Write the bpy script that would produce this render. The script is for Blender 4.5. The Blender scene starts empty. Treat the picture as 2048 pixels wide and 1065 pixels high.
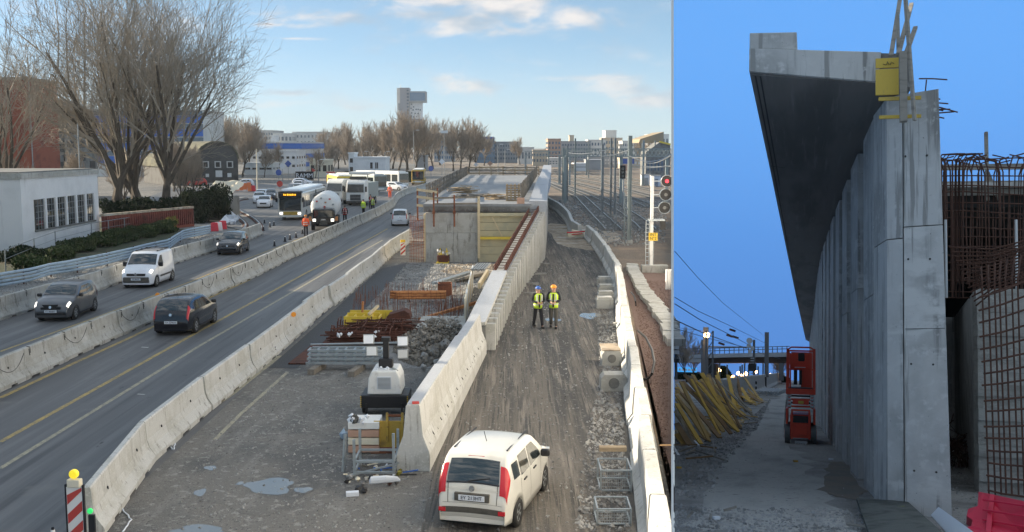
import bpy, math, random
from math import radians, sin, cos, pi, atan2, sqrt
from mathutils import Vector, Matrix, Euler
random.seed(7)
R = random.Random(11)
S = bpy.context.scene
COL = S.collection
# ---------------------------------------------------------------- camera
F = 2100.0; CH = 7.7; PITCH = math.atan(239.5 / F)
cam = bpy.data.cameras.new('camera'); camo = bpy.data.objects.new('camera', cam); COL.objects.link(camo)
camo.location = (0, 0, CH); camo.rotation_euler = (pi / 2 - PITCH, 0, 0)
cam.sensor_width = 36; cam.lens = 36 * F / 2048; cam.clip_start = .1; cam.clip_end = 6000
S.camera = camo
# ---------------------------------------------------------------- exposure, sun, sky
S.view_settings.view_transform = 'Standard'; S.view_settings.look = 'None'
S.view_settings.exposure = 1.36; S.view_settings.gamma = 1; S.view_settings.use_curve_mapping = False
S.cycles.max_bounces = 6
SUN_EL, SUN_AZ = radians(15), radians(-74)        # azimuth from +Y towards +X
sd = Vector((sin(SUN_AZ) * cos(SUN_EL), cos(SUN_AZ) * cos(SUN_EL), sin(SUN_EL)))
sun = bpy.data.lights.new('sun', 'SUN'); sun.energy = 4.2; sun.angle = radians(.5); sun.color = (1, .86, .66)
suno = bpy.data.objects.new('sun', sun); COL.objects.link(suno)
suno.rotation_euler = (-sd).to_track_quat('-Z', 'Y').to_euler()

class NT:
    """tiny helper for node trees"""
    def __init__(s, nt): s.nt = nt
    def n(s, t, **k):
        x = s.nt.nodes.new(t)
        for a, b in k.items(): setattr(x, a, b)
        return x
    def put(s, sock, v):
        if isinstance(v, bpy.types.NodeSocket): s.nt.links.new(v, sock)
        elif isinstance(v, (tuple, list)) and len(v) == 3 and sock.type == 'RGBA': sock.default_value = (*v, 1)
        else: sock.default_value = v
    def m(s, op, a, b=0.0, c=0.0, clamp=False):
        x = s.n('ShaderNodeMath', operation=op, use_clamp=clamp)
        for i, v in enumerate((a, b, c)): s.put(x.inputs[i], v)
        return x.outputs[0]
    def vm(s, op, a, b):
        x = s.n('ShaderNodeVectorMath', operation=op); s.put(x.inputs[0], a); s.put(x.inputs[1], b); return x.outputs[0]
    def mix(s, f, a, b, mode='MIX'):
        x = s.n('ShaderNodeMix', data_type='RGBA', blend_type=mode)
        s.put(x.inputs[0], f); s.put(x.inputs[6], a); s.put(x.inputs[7], b); return x.outputs[2]
    def noise(s, vec, scale, detail=4, rough=.55, dist=0.0):
        x = s.n('ShaderNodeTexNoise'); s.put(x.inputs['Vector'], vec)
        x.inputs['Scale'].default_value = scale; x.inputs['Detail'].default_value = detail
        x.inputs['Roughness'].default_value = rough; x.inputs['Distortion'].default_value = dist
        return x.outputs[0]
    def ramp(s, v, lo, hi):
        x = s.n('ShaderNodeMapRange', interpolation_type='SMOOTHSTEP'); s.put(x.inputs[0], v)
        x.inputs[1].default_value = lo; x.inputs[2].default_value = hi; return x.outputs[0]

w = bpy.data.worlds.new('World'); S.world = w; w.use_nodes = True
w.node_tree.nodes.clear(); T = NT(w.node_tree)
geo = T.n('ShaderNodeTexCoord').outputs['Generated']
sep = T.n('ShaderNodeSeparateXYZ'); T.put(sep.inputs[0], geo)
# the low winter sky is blue close to the horizon: sample the sky a little higher up
zz = T.m('ADD', T.m('MULTIPLY', sep.outputs[2], 2.2), .05)
cmb = T.n('ShaderNodeCombineXYZ'); T.put(cmb.inputs[0], sep.outputs[0]); T.put(cmb.inputs[1], sep.outputs[1]); T.put(cmb.inputs[2], zz)
sky = T.n('ShaderNodeTexSky', sky_type='NISHITA'); sky.sun_disc = False
sky.sun_elevation = SUN_EL; sky.sun_rotation = SUN_AZ; sky.air_density = 1.0; sky.dust_density = .6; sky.ozone_density = 2.2
T.put(sky.inputs[0], T.vm('NORMALIZE', cmb.outputs[0], (0, 0, 0)))
el = T.m('ARCSINE', sep.outputs[2]); az = T.m('ARCTAN2', sep.outputs[0], sep.outputs[1])
def adir(x, y): return math.atan((x - 1024) / F), math.atan((293 - y) / F)
cv = T.n('ShaderNodeCombineXYZ'); T.put(cv.inputs[0], az); T.put(cv.inputs[1], T.m('MULTIPLY', el, 2.6)); cv = cv.outputs[0]
nz = T.m('SUBTRACT', T.noise(cv, 14, 8, .6, .3), .5); nz2 = T.noise(cv, 5, 6, .55)
mask = None
for (x, y, sx, sy, g) in ((900, 15, 190, 75, 1.25), (1010, 25, 150, 60, 1.1), (640, 45, 190, 22, .72), (560, 62, 140, 10, .6), (590, 87, 110, 5, .7), (1130, 45, 130, 50, .8), (930, 175, 90, 30, .85),
                          (1230, 185, 110, 34, .85), (1290, 205, 170, 30, .8), (570, 190, 70, 9, .7), (700, 215, 300, 14, .25), (1150, 160, 200, 12, .5), (300, 60, 200, 30, .6)):
    a0, e0 = adir(x, y)
    dx = T.m('DIVIDE', T.m('SUBTRACT', az, a0), sx / F); dy = T.m('DIVIDE', T.m('SUBTRACT', el, e0), sy / F)
    d = T.m('SQRT', T.m('ADD', T.m('MULTIPLY', dx, dx), T.m('MULTIPLY', dy, dy)))
    b = T.m('MULTIPLY', T.m('SUBTRACT', 1.0, d), g)
    mask = b if mask is None else T.m('MAXIMUM', mask, b)
far = T.m('MULTIPLY', T.m('SUBTRACT', nz2, .42), 3.0)           # unseen broken cloud overhead, thickened and brightened to neutralise the skylight
mask = T.m('MAXIMUM', mask, T.m('MULTIPLY', far, T.ramp(el, .16, .4)))
cl = T.ramp(T.m('ADD', T.m('MINIMUM', T.m('MULTIPLY', mask, .9), .62), T.m('MULTIPLY', nz, 3.0)), -.02, .8)
cl = T.m('MULTIPLY', cl, T.ramp(mask, -.25, .3))
shade = T.ramp(T.noise(T.vm('ADD', cv, (.012, -.016, 0)), 13, 5, .5), .38, .62)
ccol = T.mix(T.ramp(el, .15, .5), T.mix(shade, (2.75, 2.6, 2.5), (1.35, 1.65, 1.95)), T.mix(shade, (5.4, 5.2, 5.0), (3.4, 3.5, 3.7)))
base = T.mix(T.m('MULTIPLY', cl, .92), T.mix(.35, T.mix(1.0, sky.outputs[0], (.68, .69, .68), 'MULTIPLY'), (1.15, 1.85, 2.3)), ccol)
hz = T.m('MULTIPLY', T.ramp(el, .105, -.005), .62)
base = T.mix(hz, base, (1.8, 2.05, 2.2))
bg = T.n('ShaderNodeBackground'); T.put(bg.inputs[0], base); bg.inputs[1].default_value = .135
T.put(T.n('ShaderNodeOutputWorld').inputs[0], bg.outputs[0])

# ---------------------------------------------------------------- pixel rays -> points of the place
_f = Vector((0, cos(PITCH), -sin(PITCH))); _u = Vector((0, sin(PITCH), cos(PITCH))); CAM = Vector((0, 0, CH))
def ray(x, y): return Vector((1, 0, 0)) * (x - 1024) + _f * F + _u * (532.5 - y)
def P(x, y, z=0.0):
    r = ray(x, y); return CAM + r * ((z - CH) / r.z)
def PD(x, y, D):
    r = ray(x, y); return CAM + r * (D / r.y)
# frame of the second place (evening side of the retaining wall)
_b = 207 / (2100 + 581 * .3286); _a = .3286 * _b
ZL = (Vector((1, 0, 0)) * _a + _f * _b + _u).normalized()
YL = (Vector((1, 0, 0)) * 581 + _f * F - _u * 207); YL = (YL - ZL * YL.dot(ZL)).normalized()
XL = YL.cross(ZL)
FRR = Matrix((XL, YL, ZL)).transposed().to_4x4(); FRR.translation = CAM - ZL * 1.6
FRI = FRR.inverted(); IDM = Matrix.Identity(4)
FR = IDM
LC = Vector((0, 0, 1.6))
def Q(x, y, h=0.0):
    r = FRI.to_3x3() @ ray(x, y); return LC + r * ((h - 1.6) / r.z)
def QD(x, y, D):
    r = FRI.to_3x3() @ ray(x, y); return LC + r * (D / r.y)

# ---------------------------------------------------------------- materials
MATS = {}
def M(name, col, rough=.85, metal=0.0, layers=(), bump=None, emit=None, spec=.5, trans=0, coat=0, alpha=None):
    m = bpy.data.materials.new(name); m.use_nodes = True; t = NT(m.node_tree); bs = m.node_tree.nodes['Principled BSDF']
    tc = t.n('ShaderNodeTexCoord').outputs['Object']; oi = t.n('ShaderNodeObjectInfo').outputs['Random']
    v = t.vm('ADD', tc, t.m('MULTIPLY', oi, 60.0)) if layers or bump else None
    c = (*col, 1)
    cur = None
    for (sc, st, c2, lo, hi) in layers:
        vv = t.vm('MULTIPLY', v, st)
        f = t.ramp(t.noise(vv, sc, 5, .6), lo, hi)
        if cur is None: cur = t.mix(0.0, col, col)
        cur = t.mix(f, cur, c2)
    if cur is not None: t.put(bs.inputs['Base Color'], cur)
    else: bs.inputs['Base Color'].default_value = c
    bs.inputs['Roughness'].default_value = rough; bs.inputs['Metallic'].default_value = metal
    bs.inputs['Specular IOR Level'].default_value = spec
    if coat: bs.inputs['Coat Weight'].default_value = coat; bs.inputs['Coat Roughness'].default_value = .05
    if trans: bs.inputs['Transmission Weight'].default_value = trans
    if emit: bs.inputs['Emission Color'].default_value = (*emit[:3], 1); bs.inputs['Emission Strength'].default_value = emit[3]
    if bump:
        bp = t.n('ShaderNodeBump'); bp.inputs['Strength'].default_value = bump[1]; bp.inputs['Distance'].default_value = bump[2]
        t.put(bp.inputs['Height'], t.noise(v, bump[0], 6, .65)); t.put(bs.inputs['Normal'], bp.outputs[0])
    MATS[name] = m; return m
def G(v, k=1.0): return (v * k, v * k, v * k)
one = (1, 1, 1)
M('concrete', (.42, .42, .4), .85, layers=[(1.3, one, (.34, .335, .305), .4, .62), (2.5, (2, 2, .35), (.2, .195, .175), .54, .72), (5, (1.5, 1.5, .15), (.22, .21, .19), .6, .7), (16, one, (.48, .475, .45), .5, .8), (.9, one, (.5, .5, .48), .58, .75)], bump=(14, .35, .02))
M('concrete_white', (.52, .52, .5), .8, layers=[(1.1, one, (.43, .425, .39), .43, .65), (3, (2, 2, .3), (.27, .262, .24), .55, .72), (6, (1.5, 1.5, .12), (.3, .29, .265), .6, .7), (20, one, (.66, .65, .62), .5, .8)], bump=(12, .25, .02))
M('deck_top', (.27, .28, .29), .7, layers=[(.5, one, (.2, .21, .22), .45, .65), (3, one, (.33, .33, .33), .5, .75)], bump=(20, .2, .01))
M('concrete_top', (.4, .42, .45), .75, layers=[(2.5, (3, 1, 1), (.36, .365, .37), .5, .75), (14, one, (.52, .52, .52), .5, .8), (.6, one, (.3, .3, .3), .6, .75)], bump=(20, .2, .01))
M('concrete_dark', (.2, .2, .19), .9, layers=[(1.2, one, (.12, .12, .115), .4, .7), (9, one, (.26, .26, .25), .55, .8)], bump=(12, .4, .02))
M('asphalt', (.098, .099, .102), .62, layers=[(1.5, (1.6, .05, 1), (.15, .15, .15), .42, .7), (.9, (2.2, .05, 1), (.055, .056, .06), .5, .68), (60, one, (.13, .13, .13), .55, .8), (.5, one, (.16, .157, .15), .58, .78), (3, (.6, .2, 1), (.045, .045, .048), .66, .72)], bump=(70, .3, .01))
M('asphalt_black', (.02, .021, .024), .6, layers=[(3, one, (.035, .035, .038), .5, .8), (50, one, (.045, .045, .045), .6, .8)], bump=(30, .6, .02))
M('dirt', (.19, .178, .16), .9, layers=[(.35, one, (.12, .118, .114), .42, .62), (1.2, (1.5, .35, 1), (.24, .23, .21), .5, .75), (5, one, (.3, .29, .265), .56, .66), (16, one, (.075, .075, .073), .58, .66), (40, one, (.4, .39, .36), .61, .68)], bump=(22, .9, .05))
M('rubble', (.2, .185, .16), .95, layers=[(2, one, (.12, .11, .095), .45, .6), (.7, one, (.33, .31, .28), .52, .68)])
M('track_dirt', (.15, .133, .113), .9, layers=[(.8, (2.6, .1, 1), (.065, .064, .064), .42, .6), (1.6, (3, .12, 1), (.25, .22, .185), .5, .66), (3.5, (5, .1, 1), (.07, .066, .06), .53, .62), (7, one, (.24, .225, .2), .56, .74), (28, one, (.06, .06, .058), .56, .7), (70, one, (.3, .28, .25), .64, .74)], bump=(16, .9, .05))
M('gravel_grey', (.26, .26, .255), .9, layers=[(14, one, (.12, .12, .12), .45, .6), (30, one, (.4, .4, .39), .55, .7), (1, one, (.3, .27, .22), .5, .75)], bump=(20, 1, .06))
M('ballast_brown', (.2, .135, .115), .95, layers=[(30, one, (.1, .055, .045), .45, .6), (45, one, (.34, .25, .21), .58, .7)], bump=(35, 1, .04))
M('ballast', (.2, .16, .125), .95, layers=[(12, one, (.1, .08, .065), .45, .62), (.25, one, (.3, .22, .155), .45, .7), (25, one, (.4, .35, .29), .6, .72), (.08, (3, .5, 1), (.2, .17, .14), .5, .62)], bump=(20, 1, .05))
M('stone', (.3, .3, .29), .9, layers=[(2, one, (.16, .155, .15), .45, .6), (.6, one, (.42, .41, .39), .5, .65)])
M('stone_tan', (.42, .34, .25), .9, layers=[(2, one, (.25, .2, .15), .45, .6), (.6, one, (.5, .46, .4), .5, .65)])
M('puddle', (.2, .215, .22), .06, spec=.6)
M('line_yellow', (.45, .32, .10), .7, layers=[(4, one, (.26, .21, .11), .42, .65), (22, one, (.14, .13, .11), .52, .64)])
M('line_white', (.5, .5, .47), .7, layers=[(4, one, (.3, .29, .26), .5, .75), (30, one, (.12, .12, .12), .6, .75)])
M('line_pale', (.4, .36, .25), .7, layers=[(4, one, (.26, .24, .19), .42, .65), (22, one, (.14, .14, .13), .52, .64)])
M('rust', (.24, .085, .04), .9, layers=[(3, one, (.12, .045, .028), .45, .65), (12, one, (.36, .15, .07), .6, .75)])
M('rust_dark', (.10, .035, .022), .9, layers=[(3, one, (.05, .022, .016), .45, .65), (12, one, (.18, .06, .03), .6, .75)])
M('rust_orange', (.48, .2, .07), .85, layers=[(3, one, (.3, .11, .04), .5, .7)])
M('galv', (.42, .46, .48), .45, .75, layers=[(5, one, (.3, .33, .35), .5, .7)])
M('steel_grey', (.3, .32, .33), .5, .5, layers=[(2, one, (.2, .2, .2), .5, .7)])
M('steel_green', (.27, .31, .31), .6, .2)
M('rail', (.5, .48, .46), .28, .9)
M('wood', (.36, .28, .18), .85, layers=[(4, (1, 1, 8), (.24, .18, .12), .4, .7), (.7, one, (.42, .34, .24), .5, .7)])
M('wood_grey', (.24, .215, .18), .9, layers=[(5, (8, 1, 1), (.15, .13, .11), .4, .7), (.8, one, (.32, .29, .25), .5, .7)])
M('wood_pale', (.6, .5, .33), .8, layers=[(5, (1, 1, 8), (.48, .38, .24), .45, .7)])
M('ply_yellow', (.60, .42, .07), .7, layers=[(2, one, (.42, .3, .08), .5, .75), (9, (6, 1, 1), (.3, .22, .08), .6, .8)])
M('form_pale', (.5, .45, .3), .75, layers=[(1.5, one, (.4, .38, .28), .45, .7), (6, (1, 1, .3), (.3, .28, .2), .6, .8)])
M('yellow_steel', (.68, .5, .05), .5, layers=[(3, one, (.5, .36, .05), .55, .75)])
M('ochre_steel', (.5, .32, .05), .6, layers=[(3, one, (.3, .19, .05), .5, .7), (14, one, (.2, .1, .04), .62, .7)])
M('red_plastic', (.6, .03, .05), .5)
M('white_plastic', (.75, .75, .73), .5, layers=[(3, one, (.55, .54, .52), .55, .75)])
M('orange_fabric', (.9, .12, .03), .8)
M('orange_net', (.75, .22, .08), .8)
M('black', (.012, .012, .014), .5)
M('black_gloss', (.01, .01, .012), .2)
M('rubber', (.02, .02, .02), .8)
M('glass_dark', (.02, .028, .032), .04, spec=.9, coat=.3)
M('glass_far', (.09, .13, .17), .15, spec=.8)
M('chrome', (.6, .6, .6), .2, .9)
M('blue_glass', (.07, .16, .27), .15, spec=.8)
M('white_wall', (.7, .71, .72), .85, layers=[(.6, one, (.63, .64, .65), .45, .7), (2, (1, 1, .15), (.5, .5, .49), .62, .8)])
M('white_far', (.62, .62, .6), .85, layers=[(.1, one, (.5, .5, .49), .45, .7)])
M('brick_red', (.27, .075, .045), .9, layers=[(.6, one, (.18, .05, .035), .45, .7), (6, one, (.32, .11, .07), .6, .75)])
M('red_fence', (.22, .06, .045), .9, layers=[(2, one, (.13, .04, .03), .5, .7)])
M('grey_wall', (.2, .2, .19), .9, layers=[(.5, one, (.12, .12, .115), .4, .65), (2, (1, 1, .2), (.27, .265, .25), .6, .8)])
M('grey_far', (.32, .34, .36), .85, layers=[(.08, one, (.25, .27, .29), .45, .7)])
M('beige_far', (.5, .42, .32), .85, layers=[(.08, one, (.42, .35, .27), .45, .7)])
M('pink_far', (.48, .3, .22), .85)
M('tower_grey', (.28, .29, .32), .7)
M('blue_paint', (.03, .14, .5), .6)
M('hangar_wall', (.09, .09, .088), .9, layers=[(.6, one, (.06, .06, .058), .45, .65)])
M('roof_moss', (.12, .115, .075), .95, layers=[(.4, one, (.07, .07, .05), .45, .65)])
M('roof_tan', (.34, .27, .18), .9)
M('bark', (.085, .07, .055), .95, layers=[(3, (1, 1, .4), (.045, .038, .03), .45, .7)], bump=(9, .8, .05))
M('twig', (.27, .24, .2), .95, layers=[(.3, one, (.34, .29, .23), .45, .7)])
M('twig_far', (.27, .225, .18), .95, layers=[(.15, one, (.34, .28, .22), .4, .65)])
M('leaf_dark', (.012, .024, .012), .9, layers=[(.8, one, (.028, .042, .016), .45, .65)], spec=.15)
M('leaf', (.035, .055, .02), .85, layers=[(1, one, (.07, .09, .03), .45, .65)], spec=.2)
M('leaf_yellow', (.2, .18, .03), .85)
M('grass', (.045, .055, .025), .95, layers=[(.5, one, (.09, .08, .045), .45, .65), (8, one, (.03, .035, .018), .5, .7)], bump=(18, 1, .05))
M('pipe_blue', (.3, .4, .5), .5, layers=[(2, one, (.2, .27, .34), .5, .7)])
M('skin', (.45, .27, .19), .6)
M('vest_yellow', (.62, .85, .05), .7)
M('reflective', (.65, .65, .62), .4)
M('cloth_black', (.015, .016, .022), .9)
M('cloth_grey', (.09, .085, .075), .9, layers=[(4, one, (.06, .06, .05), .5, .7)])
M('helmet_orange', (.85, .32, .03), .4)
M('helmet_blue', (.04, .12, .4), .4)
M('lamp_red', (.5, .02, .03), .25, spec=.6)
M('lamp_white', (.8, .8, .78), .2, emit=(1, .93, .8, .9))
M('lamp_clear', (.62, .64, .66), .15, spec=.7)
M('lamp_yellow', (.8, .6, .02), .3, emit=(1, .8, .05, .25))
M('signal_red', (.4, .01, .02), .3, emit=(1, .03, .05, 1.3))
M('signal_green', (.05, .7, .15), .4, emit=(.05, 1, .25, .2))
M('plate', (.62, .66, .72), .4)
M('ink', (.02, .025, .04), .6)
M('dots_led', (.5, .25, .02), .5, emit=(1, .45, .02, .8))
M('tarp_cream', (.72, .66, .52), .8)
M('paper_white', (.7, .73, .78), .8)
M('sign_yellow', (.75, .5, .04), .6)
M('sign_red', (.5, .06, .05), .6)
M('sign_blue', (.04, .1, .35), .6)

# ---------------------------------------------------------------- mesh builder
class MB:
    def __init__(s): s.v = []; s.f = []
    def add(s, vs, fs):
        o = len(s.v); s.v.extend([tuple(v) for v in vs]); s.f.extend([tuple(i + o for i in f) for f in fs]); return s
    def box(s, c, d, rot=None, taper=None):
        x, y, z = d[0] / 2, d[1] / 2, d[2] / 2; t = taper or (1, 1)
        vs = [Vector(p) for p in ((-x, -y, -z), (x, -y, -z), (x, y, -z), (-x, y, -z), (-x * t[0], -y * t[1], z), (x * t[0], -y * t[1], z), (x * t[0], y * t[1], z), (-x * t[0], y * t[1], z))]
        if rot is not None:
            rm = rot if isinstance(rot, Matrix) else Euler(rot).to_matrix()
            vs = [rm @ v for v in vs]
        c = Vector(c)
        return s.add([v + c for v in vs], [(0, 3, 2, 1), (4, 5, 6, 7), (0, 1, 5, 4), (1, 2, 6, 5), (2, 3, 7, 6), (3, 0, 4, 7)])
    def b6(s, x0, x1, y0, y1, z0, z1): return s.box(((x0 + x1) / 2, (y0 + y1) / 2, (z0 + z1) / 2), (x1 - x0, y1 - y0, z1 - z0))
    def beam(s, a, b, w, h=None, roll=0.0):
        a, b = Vector(a), Vector(b); h = h or w; d = b - a; L = d.length
        if L < 1e-6: return s
        q = d.to_track_quat('Y', 'Z').to_matrix() @ Matrix.Rotation(roll, 3, 'Y')
        return s.box((a + b) / 2, (w, L, h), q)
    def tube(s, a, b, r, n=6, r2=None, caps=True):
        a, b = Vector(a), Vector(b); r2 = r if r2 is None else r2; d = (b - a)
        if d.length < 1e-7: return s
        q = d.to_track_quat('Z', 'Y').to_matrix(); ux, uy = q.col[0], q.col[1]
        vs = []
        for (p, rr) in ((a, r), (b, r2)):
            for k in range(n):
                an = 2 * pi * k / n; vs.append(p + ux * (cos(an) * rr) + uy * (sin(an) * rr))
        fs = [(k, (k + 1) % n, n + (k + 1) % n, n + k) for k in range(n)]
        if caps: fs += [tuple(range(n))[::-1], tuple(range(n, 2 * n))]
        return s.add(vs, fs)
    def path(s, pts, r, n=6):
        pts = [Vector(p) for p in pts]; vs = []; N = len(pts)
        rr = r if isinstance(r, (list, tuple)) else [r] * N
        up = Vector((0, 0, 1))
        for i, p in enumerate(pts):
            d = (pts[min(i + 1, N - 1)] - pts[max(i - 1, 0)]).normalized()
            x = d.cross(up)
            if x.length < .05: x = d.cross(Vector((1, 0, 0)))
            x.normalize(); y = x.cross(d)
            for k in range(n):
                an = 2 * pi * k / n; vs.append(p + x * (cos(an) * rr[i]) + y * (sin(an) * rr[i]))
        fs = [(i * n + k, i * n + (k + 1) % n, (i + 1) * n + (k + 1) % n, (i + 1) * n + k) for i in range(N - 1) for k in range(n)]
        fs += [tuple(range(n))[::-1], tuple(range((N - 1) * n, N * n))]
        return s.add(vs, fs)
    def prism(s, poly, axis, t0, t1):
        """polygon of (a,b) extruded along axis 'X','Y','Z' between t0 and t1"""
        def mk(a, b, t): return {'X': (t, a, b), 'Y': (a, t, b), 'Z': (a, b, t)}[axis]
        n = len(poly); vs = [mk(a, b, t0) for a, b in poly] + [mk(a, b, t1) for a, b in poly]
        return s.add(vs, [(k, (k + 1) % n, n + (k + 1) % n, n + k) for k in range(n)] + [tuple(range(n))[::-1], tuple(range(n, 2 * n))])
    def loft(s, rings, cap=True):
        n = len(rings[0]); vs = [v for r in rings for v in r]
        fs = [(i * n + k, i * n + (k + 1) % n, (i + 1) * n + (k + 1) % n, (i + 1) * n + k) for i in range(len(rings) - 1) for k in range(n)]
        if cap: fs += [tuple(range(n))[::-1], tuple(range((len(rings) - 1) * n, len(rings) * n))]
        return s.add(vs, fs)
    def grid(s, rows):
        n = len(rows[0]); vs = [v for r in rows for v in r]
        return s.add(vs, [(i * n + k, i * n + k + 1, (i + 1) * n + k + 1, (i + 1) * n + k) for i in range(len(rows) - 1) for k in range(n - 1)])
    def disc(s, c, r, nrm, n=16, th=.02):
        c = Vector(c); nrm = Vector(nrm).normalized(); return s.tube(c, c + nrm * th, r, n)
    def rock(s, c, r, rg=R):
        c = Vector(c); a = [rg.uniform(.65, 1.1) * r for _ in range(6)]; q = Euler((rg.uniform(0, 6), rg.uniform(0, 6), rg.uniform(0, 6))).to_matrix()
        vs = [c + q @ Vector(v) for v in ((a[0], 0, 0), (-a[1], 0, 0), (0, a[2], 0), (0, -a[3], 0), (0, 0, a[4] * .8), (0, 0, -a[5] * .8))]
        return s.add(vs, [(0, 2, 4), (2, 1, 4), (1, 3, 4), (3, 0, 4), (2, 0, 5), (1, 2, 5), (3, 1, 5), (0, 3, 5)])
    def mesh(s, name, smooth=False, org=None):
        me = bpy.data.meshes.new(name); v = s.v
        if org is not None: v = [(a - org[0], b - org[1], c - org[2]) for a, b, c in v]
        me.from_pydata(v, [], s.f); me.update()
        if smooth: me.shade_smooth()
        return me
    def build(s, name, mat, parent=None, smooth=False, bevel=0, stuff=False):
        """link as one object; a top-level mesh gets its origin at the middle of its base"""
        org = None
        if parent is None and s.v:
            xs, ys, zs = zip(*s.v); org = ((min(xs) + max(xs)) / 2, (min(ys) + max(ys)) / 2, min(zs))
        o = bpy.data.objects.new(name, s.mesh(name, smooth, org)); COL.objects.link(o)
        o.data.materials.append(MATS[mat] if isinstance(mat, str) else mat)
        if parent is not None: o.parent = parent
        else: o.matrix_world = FR @ Matrix.Translation(org)
        if bevel:
            b = o.modifiers.new('bevel', 'BEVEL'); b.width = bevel; b.segments = 2; b.limit_method = 'ANGLE'; b.angle_limit = radians(35)
        if stuff: o['kind'] = 'stuff'
        return o
def tag(o, label, cat, group=None, kind=None):
    o['label'] = label; o['category'] = cat
    if group: o['group'] = group
    if kind: o['kind'] = kind
    return o
def struct(o): o['kind'] = 'structure'; return o
def stuff(o, label, cat): o['kind'] = 'stuff'; o['label'] = label; o['category'] = cat; return o
def thing(name, label, cat, loc=(0, 0, 0), rz=0.0, group=None, rot=None):
    o = bpy.data.objects.new(name, None); COL.objects.link(o); o.empty_display_size = .3
    o.matrix_world = FR @ (Matrix.Translation(loc) @ (Euler(rot).to_matrix().to_4x4() if rot else Matrix.Rotation(rz, 4, 'Z')))
    return tag(o, label, cat, group)
def part(name, me, mat, parent, loc=(0, 0, 0), rot=(0, 0, 0), scale=None):
    """an object sharing a mesh, child of parent"""
    o = bpy.data.objects.new(name, me); COL.objects.link(o)
    if mat and not me.materials: me.materials.append(MATS[mat])
    o.parent = parent; o.location = loc; o.rotation_euler = rot
    if scale: o.scale = scale
    return o
def kids(o): return [c for c in KID.get(o.name, [])]
KID = {}
def reg_children():
    KID.clear()
    for o in COL.objects:
        if o.parent: KID.setdefault(o.parent.name, []).append(o)
def dup(o, mat_world=None, parent=None, label=None):
    c = o.copy(); COL.objects.link(c)
    if parent is not None: c.parent = parent
    if mat_world is not None: c.matrix_world = mat_world
    if label: c['label'] = label
    for k in kids(o): dup(k, None, c)
    return c
def text_mesh(txt, size, depth=.004):
    cu = bpy.data.curves.new('lettering', 'FONT'); cu.body = txt; cu.size = size; cu.extrude = depth; cu.align_x = 'CENTER'; cu.align_y = 'CENTER'
    o = bpy.data.objects.new('lettering', cu); me = bpy.data.meshes.new_from_object(o); bpy.data.objects.remove(o); return me
def dashes(widths, h, y=0.0):
    """a line of lettering too small to read in the photograph"""
    m = MB(); x = -sum(widths) / 2 - .12 * h * len(widths)
    for k, w_ in enumerate(widths): m.b6(x, x + w_, -h / 2 * (.8 + .2 * (k % 2)), h / 2 * (.8 + .2 * (k % 3 == 0)), 0, .01); x += w_ + .25 * h
    return m.mesh('lettering')
ORD = ['nearest', 'second', 'third', 'fourth', 'fifth', 'sixth', 'seventh', 'eighth', 'ninth', 'tenth', 'eleventh', 'twelfth', 'thirteenth', 'fourteenth', 'fifteenth', 'sixteenth', 'seventeenth',
       'eighteenth', 'nineteenth', 'twentieth', 'twenty-first', 'twenty-second', 'twenty-third', 'twenty-fourth', 'twenty-fifth', 'twenty-sixth', 'twenty-seventh', 'twenty-eighth', 'twenty-ninth', 'thirtieth'] + ['%dth' % i for i in range(31, 80)]
def lerp(a, b, t): return a + (b - a) * t
def poly_sheet(name, pts, z, mat, kind='structure'):
    m = MB(); m.add([(p[0], p[1], z) for p in pts], [tuple(range(len(pts)))]); o = m.build(name, mat); o['kind'] = kind; return o
def walk(pts, L):
    """points spaced L apart along a polyline"""
    pts = [Vector((p[0], p[1], 0)) for p in pts]; out = [pts[0].copy()]; cur = pts[0].copy(); i = 1
    while i < len(pts):
        d = pts[i] - cur
        r = (pts[i] - out[-1]).length
        if r < L: i += 1; continue
        a = out[-1]; lo, hi = 0.0, 1.0; p0 = pts[i - 1] if (pts[i - 1] - a).length < L else a
        for _ in range(30):
            mid = (lo + hi) / 2
            if (p0.lerp(pts[i], mid) - a).length < L: lo = mid
            else: hi = mid
        out.append(p0.lerp(pts[i], hi)); cur = out[-1]
    return out
M('evening_dirt', (.34, .33, .315), .95, layers=[(.5, one, (.19, .183, .175), .42, .65), (2.2, one, (.36, .35, .34), .5, .75), (14, one, (.16, .16, .155), .55, .7), (40, one, (.48, .47, .46), .62, .72)], bump=(24, 1, .04))
M('evening_track', (.42, .41, .39), .95, layers=[(1.2, (1, .3, 1), (.27, .265, .255), .45, .7), (10, one, (.22, .215, .21), .58, .7), (36, one, (.48, .47, .46), .62, .72)], bump=(24, 1, .03))
M('evening_damp', (.2, .17, .14), .9, layers=[(1.5, one, (.16, .15, .135), .45, .65)], bump=(22, .8, .03))
M('evening_concrete', (.52, .515, .505), .85, layers=[(.9, one, (.36, .355, .345), .42, .68), (2.6, (3, 3, .2), (.25, .245, .24), .53, .68), (9, one, (.55, .545, .535), .53, .7), (1.1, (1, 1, 2.5), (.58, .575, .56), .55, .66), (4, (2, 2, .1), (.3, .295, .285), .58, .64), (34, one, (.2, .2, .2), .67, .72)], bump=(16, .35, .01))
M('evening_concrete_l', (.5, .5, .5), .85, layers=[(1, one, (.42, .42, .42), .45, .7)])
M('evening_blueconc', (.36, .38, .4), .85)
M('evening_rough', (.36, .355, .34), .95, layers=[(2, (.6, 1, 2), (.24, .235, .22), .42, .7), (12, one, (.45, .44, .42), .58, .75)], bump=(14, 1, .04))
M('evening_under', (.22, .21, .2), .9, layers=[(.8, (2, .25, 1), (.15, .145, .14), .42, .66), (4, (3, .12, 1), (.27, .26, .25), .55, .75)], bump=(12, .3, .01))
M('evening_joint', (.05, .05, .05), .9)
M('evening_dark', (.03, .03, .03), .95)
M('evening_wood', (.27, .25, .22), .9, layers=[(3, (1, 1, 6), (.17, .155, .14), .45, .7)])
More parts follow.
